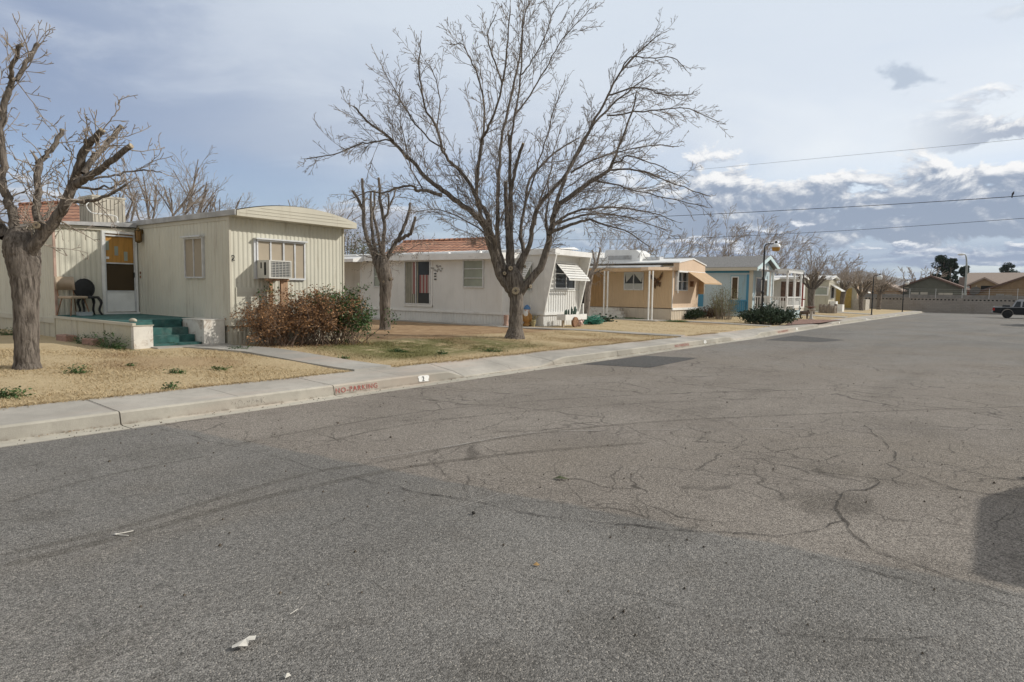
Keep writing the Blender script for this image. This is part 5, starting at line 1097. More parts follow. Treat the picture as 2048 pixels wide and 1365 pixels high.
q = gr(1622, 639.5, .2); z = gz(q.x, q.y); bb = thing('bird_bath', 'pale stone bird bath with a wide brown bowl beside the blue deck', 'bird bath', (q.x, q.y, z))
k = MB(); k.lathe((q.x, q.y, z), [(.17, 0), (.17, .05), (.10, .10), (.08, .45), (.11, .55), (.12, .58)], 14); k.build('pedestal', STONE, bb); k = MB(); k.lathe((q.x, q.y, z+.58), [(.08, 0), (.23, .05), (.25, .09), (.21, .08), (.05, .04)], 18); k.build('bowl', STONE, bb); k = MB(); k.lathe((q.x-.05, q.y+.05, z+.72), [(.06, .0), (.31, .08), (.34, .11), (.28, .105)], 18); k.tube([(q.x-.05, q.y+.05, z+.62), (q.x-.05, q.y+.05, z+.74)], .06, 8); k.build('upper_bowl', M('red_brown_glaze', (.2, .09, .06), .5, .2, 9), bb)
q = gr(1655, 627, .25); z = gz(q.x, q.y); k = MB(); k.lathe((q.x, q.y, z), [(.62, -.1), (.7, .1), (.66, .3), (.72, .62), (.6, .66), (.5, .5)], 14)
for i in range(9): a = i*.7; k.tube([(q.x+.6*math.cos(a), q.y+.6*math.sin(a), z), (q.x+.62*math.cos(a), q.y+.62*math.sin(a), z+.72+.1*math.sin(i*3))], [.16, .12], 6)
tag(k.build('stump_planter', M('grey_bark_stump', (.26, .22, .18), .9, .3, 12, (1, 1, .3), bmp=.03), None, (q.x, q.y, z)), 'grey stump like planter on the lawn between two street trees', 'planter')
q = gr(1672, 621, .3); z = gz(q.x, q.y); k = MB(); k.ell((q.x, q.y, z+.2), (.9, .5, .28)); k.ell((q.x+.7, q.y-.3, z+.25), (.5, .4, .32)); tag(k.build('landscape_rock', M('ochre_rock', (.30, .22, .13), .95, .35, 5, bmp=.08, bscale=4), None, (q.x, q.y, z)), 'ochre rock mound at the foot of the second street tree', 'rock')
# litter on the street
def litter(px, py, label, cat, name, mat, shape):
    p = gr(px, py); p.z = base(p.x); k = MB(); shape(k, p+Vector((0, 0, .008))); tag(k.build(name, mat, None, p), label, cat)
PAPER = M('dirty_paper', (.66, .63, .57), .8, .12, 30)
def fork(k, p):
    for a, l in ((-.008, .09), (.012, .075)): k.tube(smooth([p, p+RIGHT*l*.5+FWD*a*2, p+RIGHT*l+FWD*(a*4+.01)], 4), .0035, 4)
    k.ell(p, (.012, .016, .004), 8, 4)
litter(232, 1071, 'split white plastic strip lying on the tyre marks', 'litter', 'plastic_strip', PAPER, fork)
def scrap(k, p):
    rr = random.Random(4); pts = [(-.075, -.03), (-.04, .0), (.0, .03), (.05, .035), (.10, .06), (.11, .05), (.06, .02), (.07, -.005), (.03, -.01), (.04, -.03), (-.02, -.04), (-.06, -.045)]
    n = len(pts); k.add([p+RIGHT*a*.6+FWD*b*1.3+Vector((0, 0, .004+rr.random()*.02)) for a, b in pts]+[p+Vector((0, 0, .022))], [(i, (i+1) % n, n) for i in range(n)])
litter(492, 1290, 'crumpled off-white paper scrap, largest on the near asphalt', 'litter', 'paper_scrap', PAPER, scrap)
litter(574, 1356, 'small crumpled paper bit at the bottom edge', 'litter', 'paper_scrap', PAPER, lambda k, p: k.add([p+Vector(v)*.014 for v in ((-1, -.6, 0), (.9, -.7, 0), (1, .6, .2), (-.6, .8, .1), (0, 0, .9))], [(0, 1, 4), (1, 2, 4), (2, 3, 4), (3, 0, 4)]))
litter(580, 1232, 'thin pale straw lying on the near asphalt', 'litter', 'straw', PAPER, lambda k, p: k.tube([p, p+RIGHT*.02+FWD*.05], .0022, 4))
litter(1120, 960, 'single curled green leaf on the asphalt', 'leaf', 'fallen_leaf', M('dull_green_leaf', (.06, .07, .02), .6), lambda k, p: k.add([p-RIGHT*.06, p+FWD*.03+Vector((0, 0, .02)), p+RIGHT*.05+Vector((0, 0, .008)), p-FWD*.03+Vector((0, 0, .012)), p+RIGHT*.085], [(0, 3, 1), (1, 3, 2), (2, 3, 4)]))
litter(1073, 1133, 'tiny tan leaf on the dark near asphalt', 'leaf', 'fallen_leaf', M('tan_leaf', (.4, .25, .1), .7), lambda k, p: k.add([p-RIGHT*.02, p+FWD*.02+Vector((0, 0, .01)), p+RIGHT*.02, p-FWD*.01], [(0, 3, 1), (1, 3, 2)]))
litter(947, 1030, 'small dark stone on the asphalt near the join', 'stone', 'stone', M('dark_stone', (.05, .045, .04), .9), lambda k, p: k.ell(p+Vector((0, 0, .006)), (.013, .017, .011), 7, 5))
# ================================================================== trees
class Limb:
    """fast accumulator of thin tubes"""
    def __init__(s): s.v = []; s.f = []
    def tube(s, pts, rad, n=3):
        k = len(pts); b = len(s.v); ref = None
        for i in range(k):
            a, c = pts[max(i-1, 0)], pts[min(i+1, k-1)]
            tx, ty, tz = c[0]-a[0], c[1]-a[1], c[2]-a[2]; L = math.sqrt(tx*tx+ty*ty+tz*tz) or 1e-9; tx /= L; ty /= L; tz /= L
            if ref is None: ref = (1., 0., 0.) if abs(tx) < .7 else (0., 1., 0.)
            dt = ref[0]*tx+ref[1]*ty+ref[2]*tz; ux, uy, uz = ref[0]-dt*tx, ref[1]-dt*ty, ref[2]-dt*tz
            L = math.sqrt(ux*ux+uy*uy+uz*uz) or 1e-9; ux /= L; uy /= L; uz /= L; ref = (ux, uy, uz)
            wx, wy, wz = ty*uz-tz*uy, tz*ux-tx*uz, tx*uy-ty*ux; p = pts[i]; r = rad[i]
            for j in range(n):
                co_, si = r*math.cos(6.2832*j/n), r*math.sin(6.2832*j/n)
                s.v.append((p[0]+ux*co_+wx*si, p[1]+uy*co_+wy*si, p[2]+uz*co_+wz*si))
        for i in range(k-1):
            for j in range(n): s.f.append((b+i*n+j, b+i*n+(j+1) % n, b+(i+1)*n+(j+1) % n, b+(i+1)*n+j))
    def build(s, name, mat, parent, smooth=True):
        o0 = worldloc(parent); me = bpy.data.meshes.new(name)
        me.from_pydata([(a-o0.x, b-o0.y, c-o0.z) for a, b, c in s.v], [], s.f); me.materials.append(mat)
        me.polygons.foreach_set('use_smooth', [smooth]*len(s.f)); o = bpy.data.objects.new(name, me); COL.objects.link(o); o.parent = parent; return o
def perp(d, rr):
    while True:
        v = Vector((rr.gauss(0, 1), rr.gauss(0, 1), rr.gauss(0, 1))); v -= d*v.dot(d)
        if v.length > .05: return v.normalized()
def shoot(lb, p, d, L, r, lvl, rr, S):
    """one wandering twig and, recursively, its side twigs"""
    n = max(3, min(8, int(L/S['seg']))); st = L/n; P = [p.copy()]; q = p.copy(); d = d.normalized()
    for i in range(n):
        d = (d+Vector((rr.gauss(0, S['wig']), rr.gauss(0, S['wig']), rr.gauss(0, S['wig'])))+S['trop']*(.4+.6*i/n)).normalized()
        q = q+d*st; P.append(q.copy())
    R_ = [max(S['rmin'], r*(1-.75*i/n)) for i in range(n+1)]
    lb.tube(P, R_, 4 if r > .012 else 3)
    if lvl <= 0: return
    sidebr(lb, P, R_, L, lvl, rr, S, S['start'])
def sidebr(lb, P, R_, L, lvl, rr, S, start, lenk=None, dens=None):
    ra = S['ratios'][lvl] if 'ratios' in S else S['ratio']
    n = len(P)-1; step = (dens or S['dens'][lvl]); a = start*L+rr.random()*step
    while a < L*.985:
        f = a/L*n; i = min(n-1, int(f)); p = P[i].lerp(P[i+1], f-i); dd = (P[i+1]-P[i]).normalized()
        ang = R(rr.uniform(*S['ang'])); nd = dd*math.cos(ang)+perp(dd, rr)*math.sin(ang)
        ll = (lenk or L)*rr.uniform(*ra)*(1-S.get('fade', .45)*a/L)
        shoot(lb, p, nd, max(.06, ll), max(S['rmin'], R_[i]*rr.uniform(.36, .58)), lvl-1, rr, S)
        a += step*rr.uniform(.6, 1.4)
def crn(pts, k=4): return smooth(pts, k)
def px_tree(name, label, group, base_px, h, tf, trunk, limbs, stubs, S, seed, barkm, twigm, depthspread=1.6, twiglen=1.5, lvl=3, tdens=.35, toff=0.):
    """trunk and limbs follow the limbs visible in the picture; every limb gets its own lean in depth"""
    rr = random.Random(seed); g_ = gr(base_px[0], base_px[1], h); g_.z = gz(g_.x, g_.y); t0 = g_.x*CA+g_.y*SA+toff; ppm = F/t0
    o = thing(name, label, 'tree', g_, group); tb = Limb(); cb = Limb(); ct = MB()
    P = [dep(*tf(x, y), t0) for x, y, w_ in trunk]; Rr = [tf(w_, 0, True)/2/ppm for x, y, w_ in trunk]
    Q = crn(P, 5); RR = []
    for i in range(len(Q)): f = i/5; j = min(len(Rr)-2, int(f)); RR.append(lerp(Rr[j], Rr[j+1], min(1, f-j))*rr.uniform(.97, 1.04))
    tb.tube(Q, RR, 16)
    for spec in limbs:
        pts, w0, w1 = spec[0], spec[1], spec[2]; lean = spec[3] if len(spec) > 3 else rr.uniform(-1, 1)*depthspread
        opt = spec[4] if len(spec) > 4 else {}
        n = len(pts); d0 = spec[5] if len(spec) > 5 else 0.
        if d0 == 0 and lean != 0 and 'd0' in opt: d0 = opt['d0']
        P = [dep(*tf(x, y), t0+d0+lean*(i/(n-1))**1.2) for i, (x, y) in enumerate(pts)]; Q = crn(P, 4); m = len(Q)-1
        Rr = [max(.008, lerp(tf(w0, 0, True), tf(w1, 0, True), (i/m)**.8)/2/ppm) for i in range(m+1)]
        Q = [q+Vector((rr.gauss(0, .012), rr.gauss(0, .012), rr.gauss(0, .012)))*(1 if 0 < i else 0) for i, q in enumerate(Q)]
        (tb if Rr[0] > .018 else cb).tube(Q, Rr, 9 if Rr[0] > .04 else 6)
        L = sum((Q[i+1]-Q[i]).length for i in range(m))
        if opt.get('stub'):
            dd = (Q[-1]-Q[-2]).normalized(); e_ = MB(); e_.tube([Q[-1]-dd*.01, Q[-1]+dd*.012], Rr[-1]*1.02, 9); e_.build('sawn_end', CUT, o)
        else: shoot(cb, Q[-1], Q[-1]-Q[-2], .22, Rr[-1]*.7, 1, rr, S)
        sidebr(cb, Q, [min(.023, x) for x in Rr], L, lvl, rr, S, opt.get('start', .18), opt.get('tw', twiglen)*S.get('twk', 1.), opt.get('dens', tdens))
    for (x, y, r_, tox, toy) in stubs:     # sawn knots facing outward
        c = dep(*tf(x, y), t0-tf(tox, 0, True)/ppm); rad = tf(r_, 0, True)/ppm; dd = (-FWD+RIGHT*toy*.3).normalized()
        tb.tube([c+FWD*.25, c-FWD*.02, c+dd*.06], [rad*1.25, rad*1.2, rad*1.0], 12); e_ = MB(); e_.tube([c+dd*.055, c+dd*.07], rad*.98, 12)
        e_.mi = 1; e_.tube([c+dd*.069, c+dd*.075], rad*.38, 8); e_.build('sawn_knot', [CUT, BARK], o)
    tb.build('trunk', barkm, o); cb.build('crown', twigm, o)
    if ct.v: ct.build('sawn_end', [CUT, BARK], o)
    return o
def Z(ox, oy, sc): return lambda a, b, w=False: (a/sc) if w else (ox+a/sc, oy+b/sc)
ID = lambda a, b, w=False: a if w else (a, b)
S_FULL = dict(twk=1.75, fade=.62, seg=.16, wig=.10, trop=Vector((0, 0, .055))+RIGHT*.02, rmin=.0056, dens=[.14, .11, .13, .3], start=.10, ang=(20, 52), ratios=[0, (.35, .7), (.2, .45), (.4, 1.0)])
S_WHIP = dict(twk=1.7, fade=.6, seg=.10, wig=.19, trop=Vector((0, 0, .03)), rmin=.0055, dens=[.14, .12, .13, .3], start=.10, ang=(28, 75), ratios=[0, (.35, .75), (.25, .6), (.4, 1.0)])
# the big bare tree
L3 = [
 ([(1028, 592), (1014, 572), (998, 548), (991, 520), (979, 488), (970, 455), (944, 426), (909, 399), (884, 380), (860, 362), (824, 323), (791, 290), (778, 274), (732, 241), (709, 214)], 26, 4, -1.4, dict(tw=1.5)),
 ([(824, 323), (781, 283), (750, 285), (715, 290), (666, 310), (612, 318)], 5, 2.5, -.4, dict(tw=1.3, start=.05), -1.0),
 ([(884, 392), (854, 382), (831, 382), (827, 372), (798, 376), (765, 386), (735, 384), (700, 398)], 10, 2.5, -.6, dict(tw=1.2, start=.2), -.9),
 ([(850, 384), (822, 340), (812, 290), (800, 240)], 4, 2, -.5, dict(tw=1.2), -.9),
 ([(1024, 575), (1008, 548), (994, 520), (985, 488), (973, 426), (953, 397), (938, 364), (915, 338), (891, 312), (874, 257), (854, 224), (844, 185), (838, 132), (841, 80)], 18, 2.5, -1.6, dict(tw=1.4)),
 ([(891, 300), (850, 270), (815, 225), (790, 180), (768, 145)], 5, 2, .3, dict(tw=1.3), -.7),
 ([(874, 257), (880, 200), (868, 150), (850, 120)], 4, 2, .3, dict(tw=1.2), 0),
 ([(1018, 565), (1000, 525), (985, 470), (962, 429), (953, 385), (961, 300), (967, 270), (982, 244), (1005, 171), (1015, 80), (1020, 12)], 16, 2.5, -2.7),
 ([(966, 290), (968, 220), (960, 165), (942, 120), (925, 90), (900, 90)], 6, 2, -.5, dict(tw=1.2), -1.2),
 ([(1005, 171), (985, 110), (975, 70), (990, 30)], 5, 2, -.3, dict(tw=1.2), -1.7),
 ([(1022, 572), (1005, 525), (996, 487), (995, 417), (998, 344), (1005, 264), (1025, 181), (1042, 99), (1045, 33), (1050, 5)], 17, 2.5, 1.6),
 ([(1020, 545), (1017, 500), (1014, 447), (1011, 365)], 17, 11, .5, dict(stub=1, tw=1.0, dens=.4)),
 ([(1026, 540), (1023, 480), (1021, 411), (1020, 359), (1020, 297), (1016, 270)], 15, 7, -.5, dict(stub=1, tw=1.1)),
 ([(1020, 300), (1030, 231), (1043, 132), (1047, 40), (1060, 2)], 7, 2, -.4, dict(tw=1.3), -.45),
 ([(1022, 400), (1025, 363), (1035, 323), (1046, 287)], 10, 8, -.5, dict(stub=1, tw=1.0), -.3),
 ([(1030, 231), (1060, 190), (1090, 140), (1118, 90), (1150, 50), (1185, 15)], 5, 2, .2, dict(tw=1.3), -.5),
 ([(1043, 150), (1065, 120), (1090, 70), (1105, 30), (1120, 5)], 4, 2, .2, dict(tw=1.2), -.6),
 ([(1030, 545), (1041, 520), (1047, 500), (1041, 470), (1044, 441), (1061, 359), (1091, 323), (1132, 290), (1158, 277)], 16, 3, 1.5, dict(tw=1.4)),
 ([(1050, 410), (1072, 340), (1095, 270), (1110, 210), (1130, 160)], 6, 2, .5, dict(tw=1.3), .9),
 ([(1032, 570), (1042, 535), (1058, 491), (1066, 450), (1078, 410), (1125, 359), (1160, 300), (1185, 251), (1214, 195), (1241, 145), (1284, 99), (1320, 69)], 17, 2.5, -.8, dict(tw=1.5)),
 ([(1241, 145), (1262, 115), (1300, 117), (1345, 115), (1372, 140)], 4, 2, -.2, dict(tw=.9), -.9),
 ([(1034, 594), (1052, 571), (1080, 537), (1096, 491), (1102, 461), (1114, 417), (1149, 388), (1180, 365), (1218, 340), (1227, 323), (1237, 297), (1264, 224), (1274, 185)], 25, 3, -1.2, dict(tw=1.4)),
 ([(1224, 326), (1244, 323), (1248, 313), (1264, 313), (1313, 330), (1356, 350)], 6, 2, -.5, dict(tw=1.1), -1.1),
 ([(1194, 363), (1240, 372), (1287, 386), (1346, 399), (1402, 412)], 5, 2, -.7, dict(tw=1.2), -1.1),
 ([(1218, 340), (1260, 340), (1297, 346), (1349, 369), (1415, 392)], 6, 2, .2, dict(tw=1.2), -1.1),
 ([(1108, 430), (1115, 396), (1142, 330), (1178, 264), (1224, 211), (1264, 178), (1300, 150)], 12, 2.5, .9, dict(tw=1.4), -.8),
 ([(1142, 346), (1185, 320), (1227, 307), (1287, 293), (1356, 293)], 6, 2, .6, dict(tw=1.3), -.3),
 ([(1214, 231), (1287, 224), (1340, 217), (1379, 218), (1438, 246)], 5, 2, .3, dict(tw=1.1), .0),
 ([(1214, 191), (1264, 176), (1297, 178), (1320, 190), (1379, 191)], 5, 2, -.2, dict(tw=1.1), -.8),
 ([(1100, 466), (1143, 450), (1178, 441), (1200, 447), (1250, 462), (1300, 495)], 10, 2, -1.0, dict(tw=1.3), -.6),
 ([(1104, 458), (1137, 429), (1200, 417), (1280, 420), (1350, 442)], 9, 2, .5, dict(tw=1.3), -.6),
 ([(1106, 450), (1150, 436), (1200, 428), (1260, 436), (1330, 460)], 8, 2, 1.2, dict(tw=1.2), -.5),
 ([(1096, 470), (1092, 430), (1098, 400), (1096, 360)], 9, 3, .8, dict(tw=1.0), -.5),
 ([(1070, 450), (1080, 400), (1100, 350), (1108, 300), (1126, 250)], 7, 2, 1.6, dict(tw=1.3), .2),
 ([(985, 500), (1000, 440), (1030, 380), (1060, 330)], 6, 2, 1.8, dict(tw=1.2), .4),
 ([(975, 470), (930, 440), (880, 420), (830, 425)], 5, 2, 1.3, dict(tw=1.3), .2)]
T3 = [(1029, 690, 54), (1030, 673, 40), (1031, 657, 29), (1032, 630, 26.5), (1033, 602, 27), (1032, 584, 31), (1030, 570, 37), (1027, 556, 38), (1025, 542, 30), (1024, 530, 16)]
L3 = [(q_[0], q_[1]*(.74 if q_[1] > 14 else .74), q_[2]*.72)+tuple(q_[3:]) for q_ in L3]
px_tree('bare_tree', 'largest bare tree, full twiggy crown above the white mobile home', None, (1030, 672), .31, ID, T3, L3,
        [(1031, 582, 7.5, 14, 0), (1010, 547, 3.5, 17, -.6), (1021, 537, 4.5, 15, .2), (1059, 573, 3.5, 9, 2.), (993, 512, 2.2, 8, 0), (1050, 533, 2.2, 10, .5)], S_FULL, 11, BARK, TWIG, 1.5, 1.5, 3, .19)
# pollarded tree at the left edge
z1 = Z(0, 0, 2.729)
L1 = [([(100, 1440), (84, 1340), (80, 1250), (60, 1150), (30, 1060), (5, 990), (20, 870), (2, 720), (22, 600), (50, 490), (66, 440)], 62, 28, -.2, dict(tw=.8)),
 ([(66, 440), (60, 400), (85, 320), (110, 240)], 24, 20, -.3, dict(stub=1, tw=.7), -.2), ([(66, 445), (100, 420), (160, 320), (205, 240)], 26, 22, .3, dict(stub=1, tw=.7), -.2),
 ([(140, 1440), (185, 1330), (222, 1255), (200, 1150), (205, 1050), (215, 880)], 50, 36, .4, dict(tw=.7)), ([(215, 900), (240, 860), (290, 800), (345, 715)], 30, 26, .2, dict(stub=1, tw=.7), .4), ([(215, 920), (120, 880), (70, 860)], 9, 5, -.2, dict(tw=.6), .4),
 ([(130, 1480), (170, 1370), (260, 1250), (360, 1100), (420, 950), (450, 830), (500, 770), (560, 710)], 74, 32, -.5, dict(stub=1, tw=.7)), ([(450, 850), (462, 800), (460, 750)], 16, 14, -.1, dict(stub=1, tw=.5), -.35),
 ([(455, 950), (520, 860), (590, 780), (660, 690)], 32, 26, .5, dict(stub=1, tw=.8), -.35), ([(500, 870), (508, 835)], 15, 14, 0, dict(stub=1, tw=.4), -.1), ([(420, 1010), (480, 955), (600, 890), (710, 795)], 44, 28, -.4, dict(stub=1, tw=.8), -.4),
 ([(490, 985), (600, 965), (700, 940), (820, 930), (880, 945)], 14, 7, .5, dict(tw=.7), -.4), ([(400, 1100), (480, 1100), (560, 1080), (680, 1010)], 24, 12, -.5, dict(tw=.6), -.3), ([(420, 1020), (540, 1030), (640, 1010), (690, 985)], 16, 9, .4, dict(tw=.6), -.3),
 ([(230, 1200), (290, 1140), (350, 1100)], 22, 12, .6, dict(tw=.7), .2), ([(30, 1300), (-20, 1200), (-60, 1100), (-140, 900), (-200, 700)], 60, 30, .3, dict(tw=.9)), ([(0, 860), (-60, 760), (-90, 650)], 30, 24, 0, dict(stub=1), 0),
 ([(560, 720), (600, 660), (640, 600), (664, 540)], 4, 2, 0, dict(tw=.25), -.5), ([(120, 1000), (70, 960), (30, 930)], 6, 4, 0, dict(tw=.5), .2)]
L1 = [(q_[0], q_[1]*.98, q_[2]*.98)+tuple(q_[3:]) for q_ in L1]
px_tree('pollarded_tree', 'thick pollarded tree at the left edge, sawn limb ends, before the cream home', 'pollarded trees', (54, 738), .27, z1, [(149, 2060, 175), (148, 2018, 140), (147, 1975, 122), (146, 1900, 114), (144, 1800, 117), (142, 1650, 122), (136, 1520, 138), (128, 1430, 164), (118, 1370, 172), (108, 1310, 150), (100, 1255, 96)],
        L1, [(213, 1232, 19, 62, .4)], S_WHIP, 21, BARK, TWIGP, .4, .9, 3, .14)
# small pollarded tree between the homes
z4 = Z(680, 300, 3.4115)
L2 = [([(290, 880), (265, 830), (240, 760), (220, 700), (170, 550), (160, 400), (158, 320), (150, 200)], 44, 17, -.2, dict(stub=1)), ([(160, 420), (120, 330), (85, 280)], 22, 18, .1, dict(stub=1), -.15), ([(262, 780), (240, 690), (220, 560), (210, 400), (207, 290)], 34, 14, .5, dict(stub=1)), ([(214, 440), (232, 380), (237, 285)], 16, 15, .2, dict(stub=1), .35),
 ([(300, 860), (288, 780), (270, 640), (240, 500), (215, 390)], 30, 18, .8, dict(tw=.9)), ([(305, 840), (300, 760), (292, 680), (300, 500), (280, 380), (262, 190)], 38, 17, -.5, dict(stub=1)), ([(300, 470), (330, 420), (332, 300)], 20, 12, 0, dict(stub=1), -.4), ([(330, 400), (360, 330), (378, 262)], 14, 11, .1, dict(stub=1), -.35),
 ([(308, 880), (318, 800), (330, 715), (400, 600), (450, 500), (470, 420), (477, 360)], 38, 16, .4, dict(stub=1)), ([(390, 620), (450, 590), (485, 560), (516, 455)], 30, 19, -.3, dict(stub=1), .2), ([(330, 740), (350, 690), (360, 620)], 16, 10, .8, dict(tw=.9)), ([(230, 740), (150, 720), (60, 690)], 7, 3, -.5, dict(tw=1.)), ([(350, 720), (450, 690), (560, 640), (600, 660)], 6, 3, -.5, dict(tw=.9))]
px_tree('pollarded_tree', 'slim pollarded tree in bare soil between the cream and white homes', 'pollarded trees', (770, 657), .31, z4, [(305, 1240, 110), (307, 1218, 78), (308, 1150, 70), (306, 1050, 72), (310, 960, 80), (313, 900, 88), (303, 850, 98), (292, 800, 100), (286, 755, 88), (284, 715, 50)],
        L2, [(345, 880, 9, 20, 1.), (300, 900, 7, 28, 0)], S_WHIP, 31, BARK, TWIG, .5, .95, 3, .19)
z3 = Z(800, 420, 4.876)
px_tree('pollarded_tree', 'leaning grey pollarded tree between the white and tan homes', 'pollarded trees', (1172, 644), .28, z3, [(1800, 1100, 80), (1805, 1060, 68), (1825, 900, 62), (1835, 760, 60), (1845, 690, 66), (1855, 640, 66), (1870, 600, 50)],
        [([(1850, 650), (1880, 590), (1915, 540), (1930, 470), (1955, 370)], 44, 16, -.3, dict(stub=1)), ([(1880, 590), (1900, 520), (1890, 450), (1875, 400)], 30, 14, .5, dict(stub=1)), ([(1850, 640), (1920, 610), (1985, 580)], 24, 12, -.5, dict(tw=1.)), ([(1920, 600), (1990, 640), (2000, 690)], 8, 4, -.2, dict(tw=.9)), ([(1950, 600), (2010, 560), (2040, 500)], 10, 5, .2, dict(tw=1.))],
        [], S_WHIP, 41, BARK_PALE, TWIG, .5, 1.0, 3, .3, -1.6)

def wild_tree(name, label, group, x, y, h, S, seed, barkm, twigm, trunk_h, trunk_r, nl=7, spread=.6, lean=Vector((0, 0, 0)), stubby=0., lvl=3, whip=1.6, dens=.5, z=None):
    rr = random.Random(seed); z0 = gz(x, y) if z is None else z; o = thing(name, label, 'tree', (x, y, z0), group); tb = Limb(); cb = Limb(); ct = MB()
    p0 = Vector((x, y, z0-.1)); top = Vector((x, y, z0+trunk_h))+Vector((rr.gauss(0, .1), rr.gauss(0, .1), 0))+lean*trunk_h*.2
    Q = smooth([p0, p0.lerp(top, .15), p0.lerp(top, .6)+Vector((rr.gauss(0, .04), rr.gauss(0, .04), 0)), top], 3); m = len(Q)-1
    tb.tube(Q, [trunk_r*(1.45 if i == 0 else 1.12 if i < 3 else 1.+.25*(i/m)**4) for i in range(m+1)], 10)
    for i in range(nl):
        a = 6.2832*(i+rr.random()*.6)/nl; up = rr.uniform(.7, 1.5) if i else 3.
        d = (Vector((math.cos(a)*spread, math.sin(a)*spread, up*.8))+lean).normalized(); L = (h-trunk_h)*rr.uniform(.6, .95)*(stubby if stubby else 1.)
        P = [top-Vector((0, 0, rr.uniform(.05, .3)*trunk_h*.3))]; dd = d.copy(); n = 5
        for j in range(n):
            dd = (dd+Vector((rr.gauss(0, .12), rr.gauss(0, .12), .09))+lean*.1).normalized(); P.append(P[-1]+dd*L/n)
        r0 = trunk_r*rr.uniform(.42, .6); Rr = [lerp(r0, r0*(.6 if stubby else .15), j/n) for j in range(n+1)]
        tb.tube(P, Rr, 7)
        if stubby:
            e_ = MB(); e_.tube([P[-1]-dd*.01, P[-1]+dd*.012], Rr[-1], 7); e_.build('sawn_end', CUT, o)
            if rr.random() < .8:
                e = (dd+Vector((rr.gauss(0, .4), rr.gauss(0, .4), .2))).normalized(); q = P[3]+e*L*.5; tb.tube([P[3], P[3].lerp(q, .5)+Vector((0, 0, .04)), q], [Rr[3], Rr[3]*.75, Rr[3]*.65], 6); e_ = MB(); e_.tube([q-e*.01, q+e*.012], Rr[3]*.65, 6); e_.build('sawn_end', CUT, o)
        else: shoot(cb, P[-1], dd, whip, Rr[-1], lvl, rr, S)
        sidebr(cb, P, [min(.03, r_) for r_ in Rr], L, lvl, rr, S, .25, whip, dens)
    tb.build('trunk', barkm, o); cb.build('crown', twigm, o)
    if ct.v: ct.build('sawn_end', CUT, o)
    return o
S_FAR = dict(seg=.3, wig=.12, trop=Vector((0, 0, .08))+RIGHT*.03, rmin=.011, dens=[.2, .3, .36, .5], start=.15, ang=(18, 45), ratio=(.4, .85))
S_WIND = dict(seg=.3, wig=.1, trop=Vector((0, 0, .05))+RIGHT*.08, rmin=.012, dens=[.2, .3, .4, .6], start=.12, ang=(18, 42), ratio=(.4, .8))
PG = 'pollarded street trees'
for i, (px, py, hh_, seed, tr_, lab, rr_) in enumerate(((1623, 628.5, 5.6, 51, 2.0, 'first of the far street trees, thick trunk beside the blue deck and bird bath', .24), (1682, 622.5, 5.4, 53, 1.9, 'second far street tree with the ochre rock mound at its foot', .21), (1722.6, 621.5, 7.0, 55, 1.5, 'third far street tree in front of the pale utility enclosure, tallest whips', .22), (1757, 619.5, 5.8, 57, 1.9, 'farthest street tree, right before the end block wall', .24))):
    q = gr(px, py, .28); wild_tree('street_tree', lab, PG, q.x, q.y, hh_, dict(S_FAR, rmin=.012+.002*i, dens=[.2, .3, .4, .5]), seed, BARK, TWIGP, tr_, rr_, 9, .55, RIGHT*.1, .50, 2, 3.4, .22)
# pollarded and bare trees behind the cream home
bgs = [(300, 430, 26, 7.8, 61, 1), (345, 430, 29, 9.2, 62, 1), (395, 420, 31, 8.6, 63, 1), (445, 410, 33, 7.6, 64, 1), (230, 430, 28, 7.4, 65, 1), (575, 410, 34, 7.6, 66, 1), (645, 410, 36, 8.0, 67, 1), (690, 440, 42, 6.6, 72, 1)]
names = ['grey pollarded tree with tall stubs just right of the rooftop cooler', 'tallest pale pollarded tree behind the cream home roof', 'pale pollarded tree behind the middle of the cream roof', 'leaning stubbed tree behind the front part of the cream roof', 'grey stubbed tree behind the rooftop cooler', 'stubbed tree showing above the highest part of the bowed roof', 'stubbed tree showing above the right end of the bowed roof', 'stubbed tree between the cream home and the slim pollarded tree']
for (px, py, t, hh_, seed, k_), nm in zip(bgs, names):
    q = dep(px, py, t); wild_tree('background_tree', nm, 'trees behind the homes', q.x, q.y, hh_, dict(S_FAR, rmin=.0068, trop=Vector((0, 0, .04))+RIGHT*.05, dens=[.2, .26, .34, .5]), seed, BARK_PALE, TWIGP, 3.2, .085, 5, .28, RIGHT*.12, .72, 3, 2.6, .34, z=.0)
for px, t, hh_, seed, st_, nm in ((1135, 60, 5.6, 81, .55, 'stubbed tree behind the right end of the white home'), (1165, 66, 6.0, 82, .55, 'stubbed tree left of the white roof units of the tan home'), (1225, 75, 6.8, 83, 0, 'bare tree directly above the roof units of the tan home'), (1300, 78, 7.2, 84, 0, 'bare tree above the gable end of the tan home'),
                             (1350, 84, 7.6, 85, 0, 'bare tree above the left end of the grey shingle roof'), (1415, 80, 8.3, 86, 0, 'bare tree above the left half of the grey shingle roof'), (1468, 78, 9.4, 87, 0, 'tall wind-swept bare tree above the middle of the grey shingle roof'), (1515, 76, 8.6, 88, 0, 'wind-swept bare tree just behind the blue gable'), (1580, 90, 6.5, 89, 0, 'bare tree behind the white pergola'), (1650, 100, 6.4, 90, 0, 'bare tree behind the greenish beige home')):
    q = dep(px, 540, t); wild_tree('background_tree', nm, 'trees behind the homes', q.x, q.y, hh_, dict(S_WIND, rmin=.003+t*.00014), seed, BARK_PALE if st_ else BARK, TWIGP, 1.6, .2, 9, .55, RIGHT*.28, st_, 3, 3.4, .34, z=-.4)
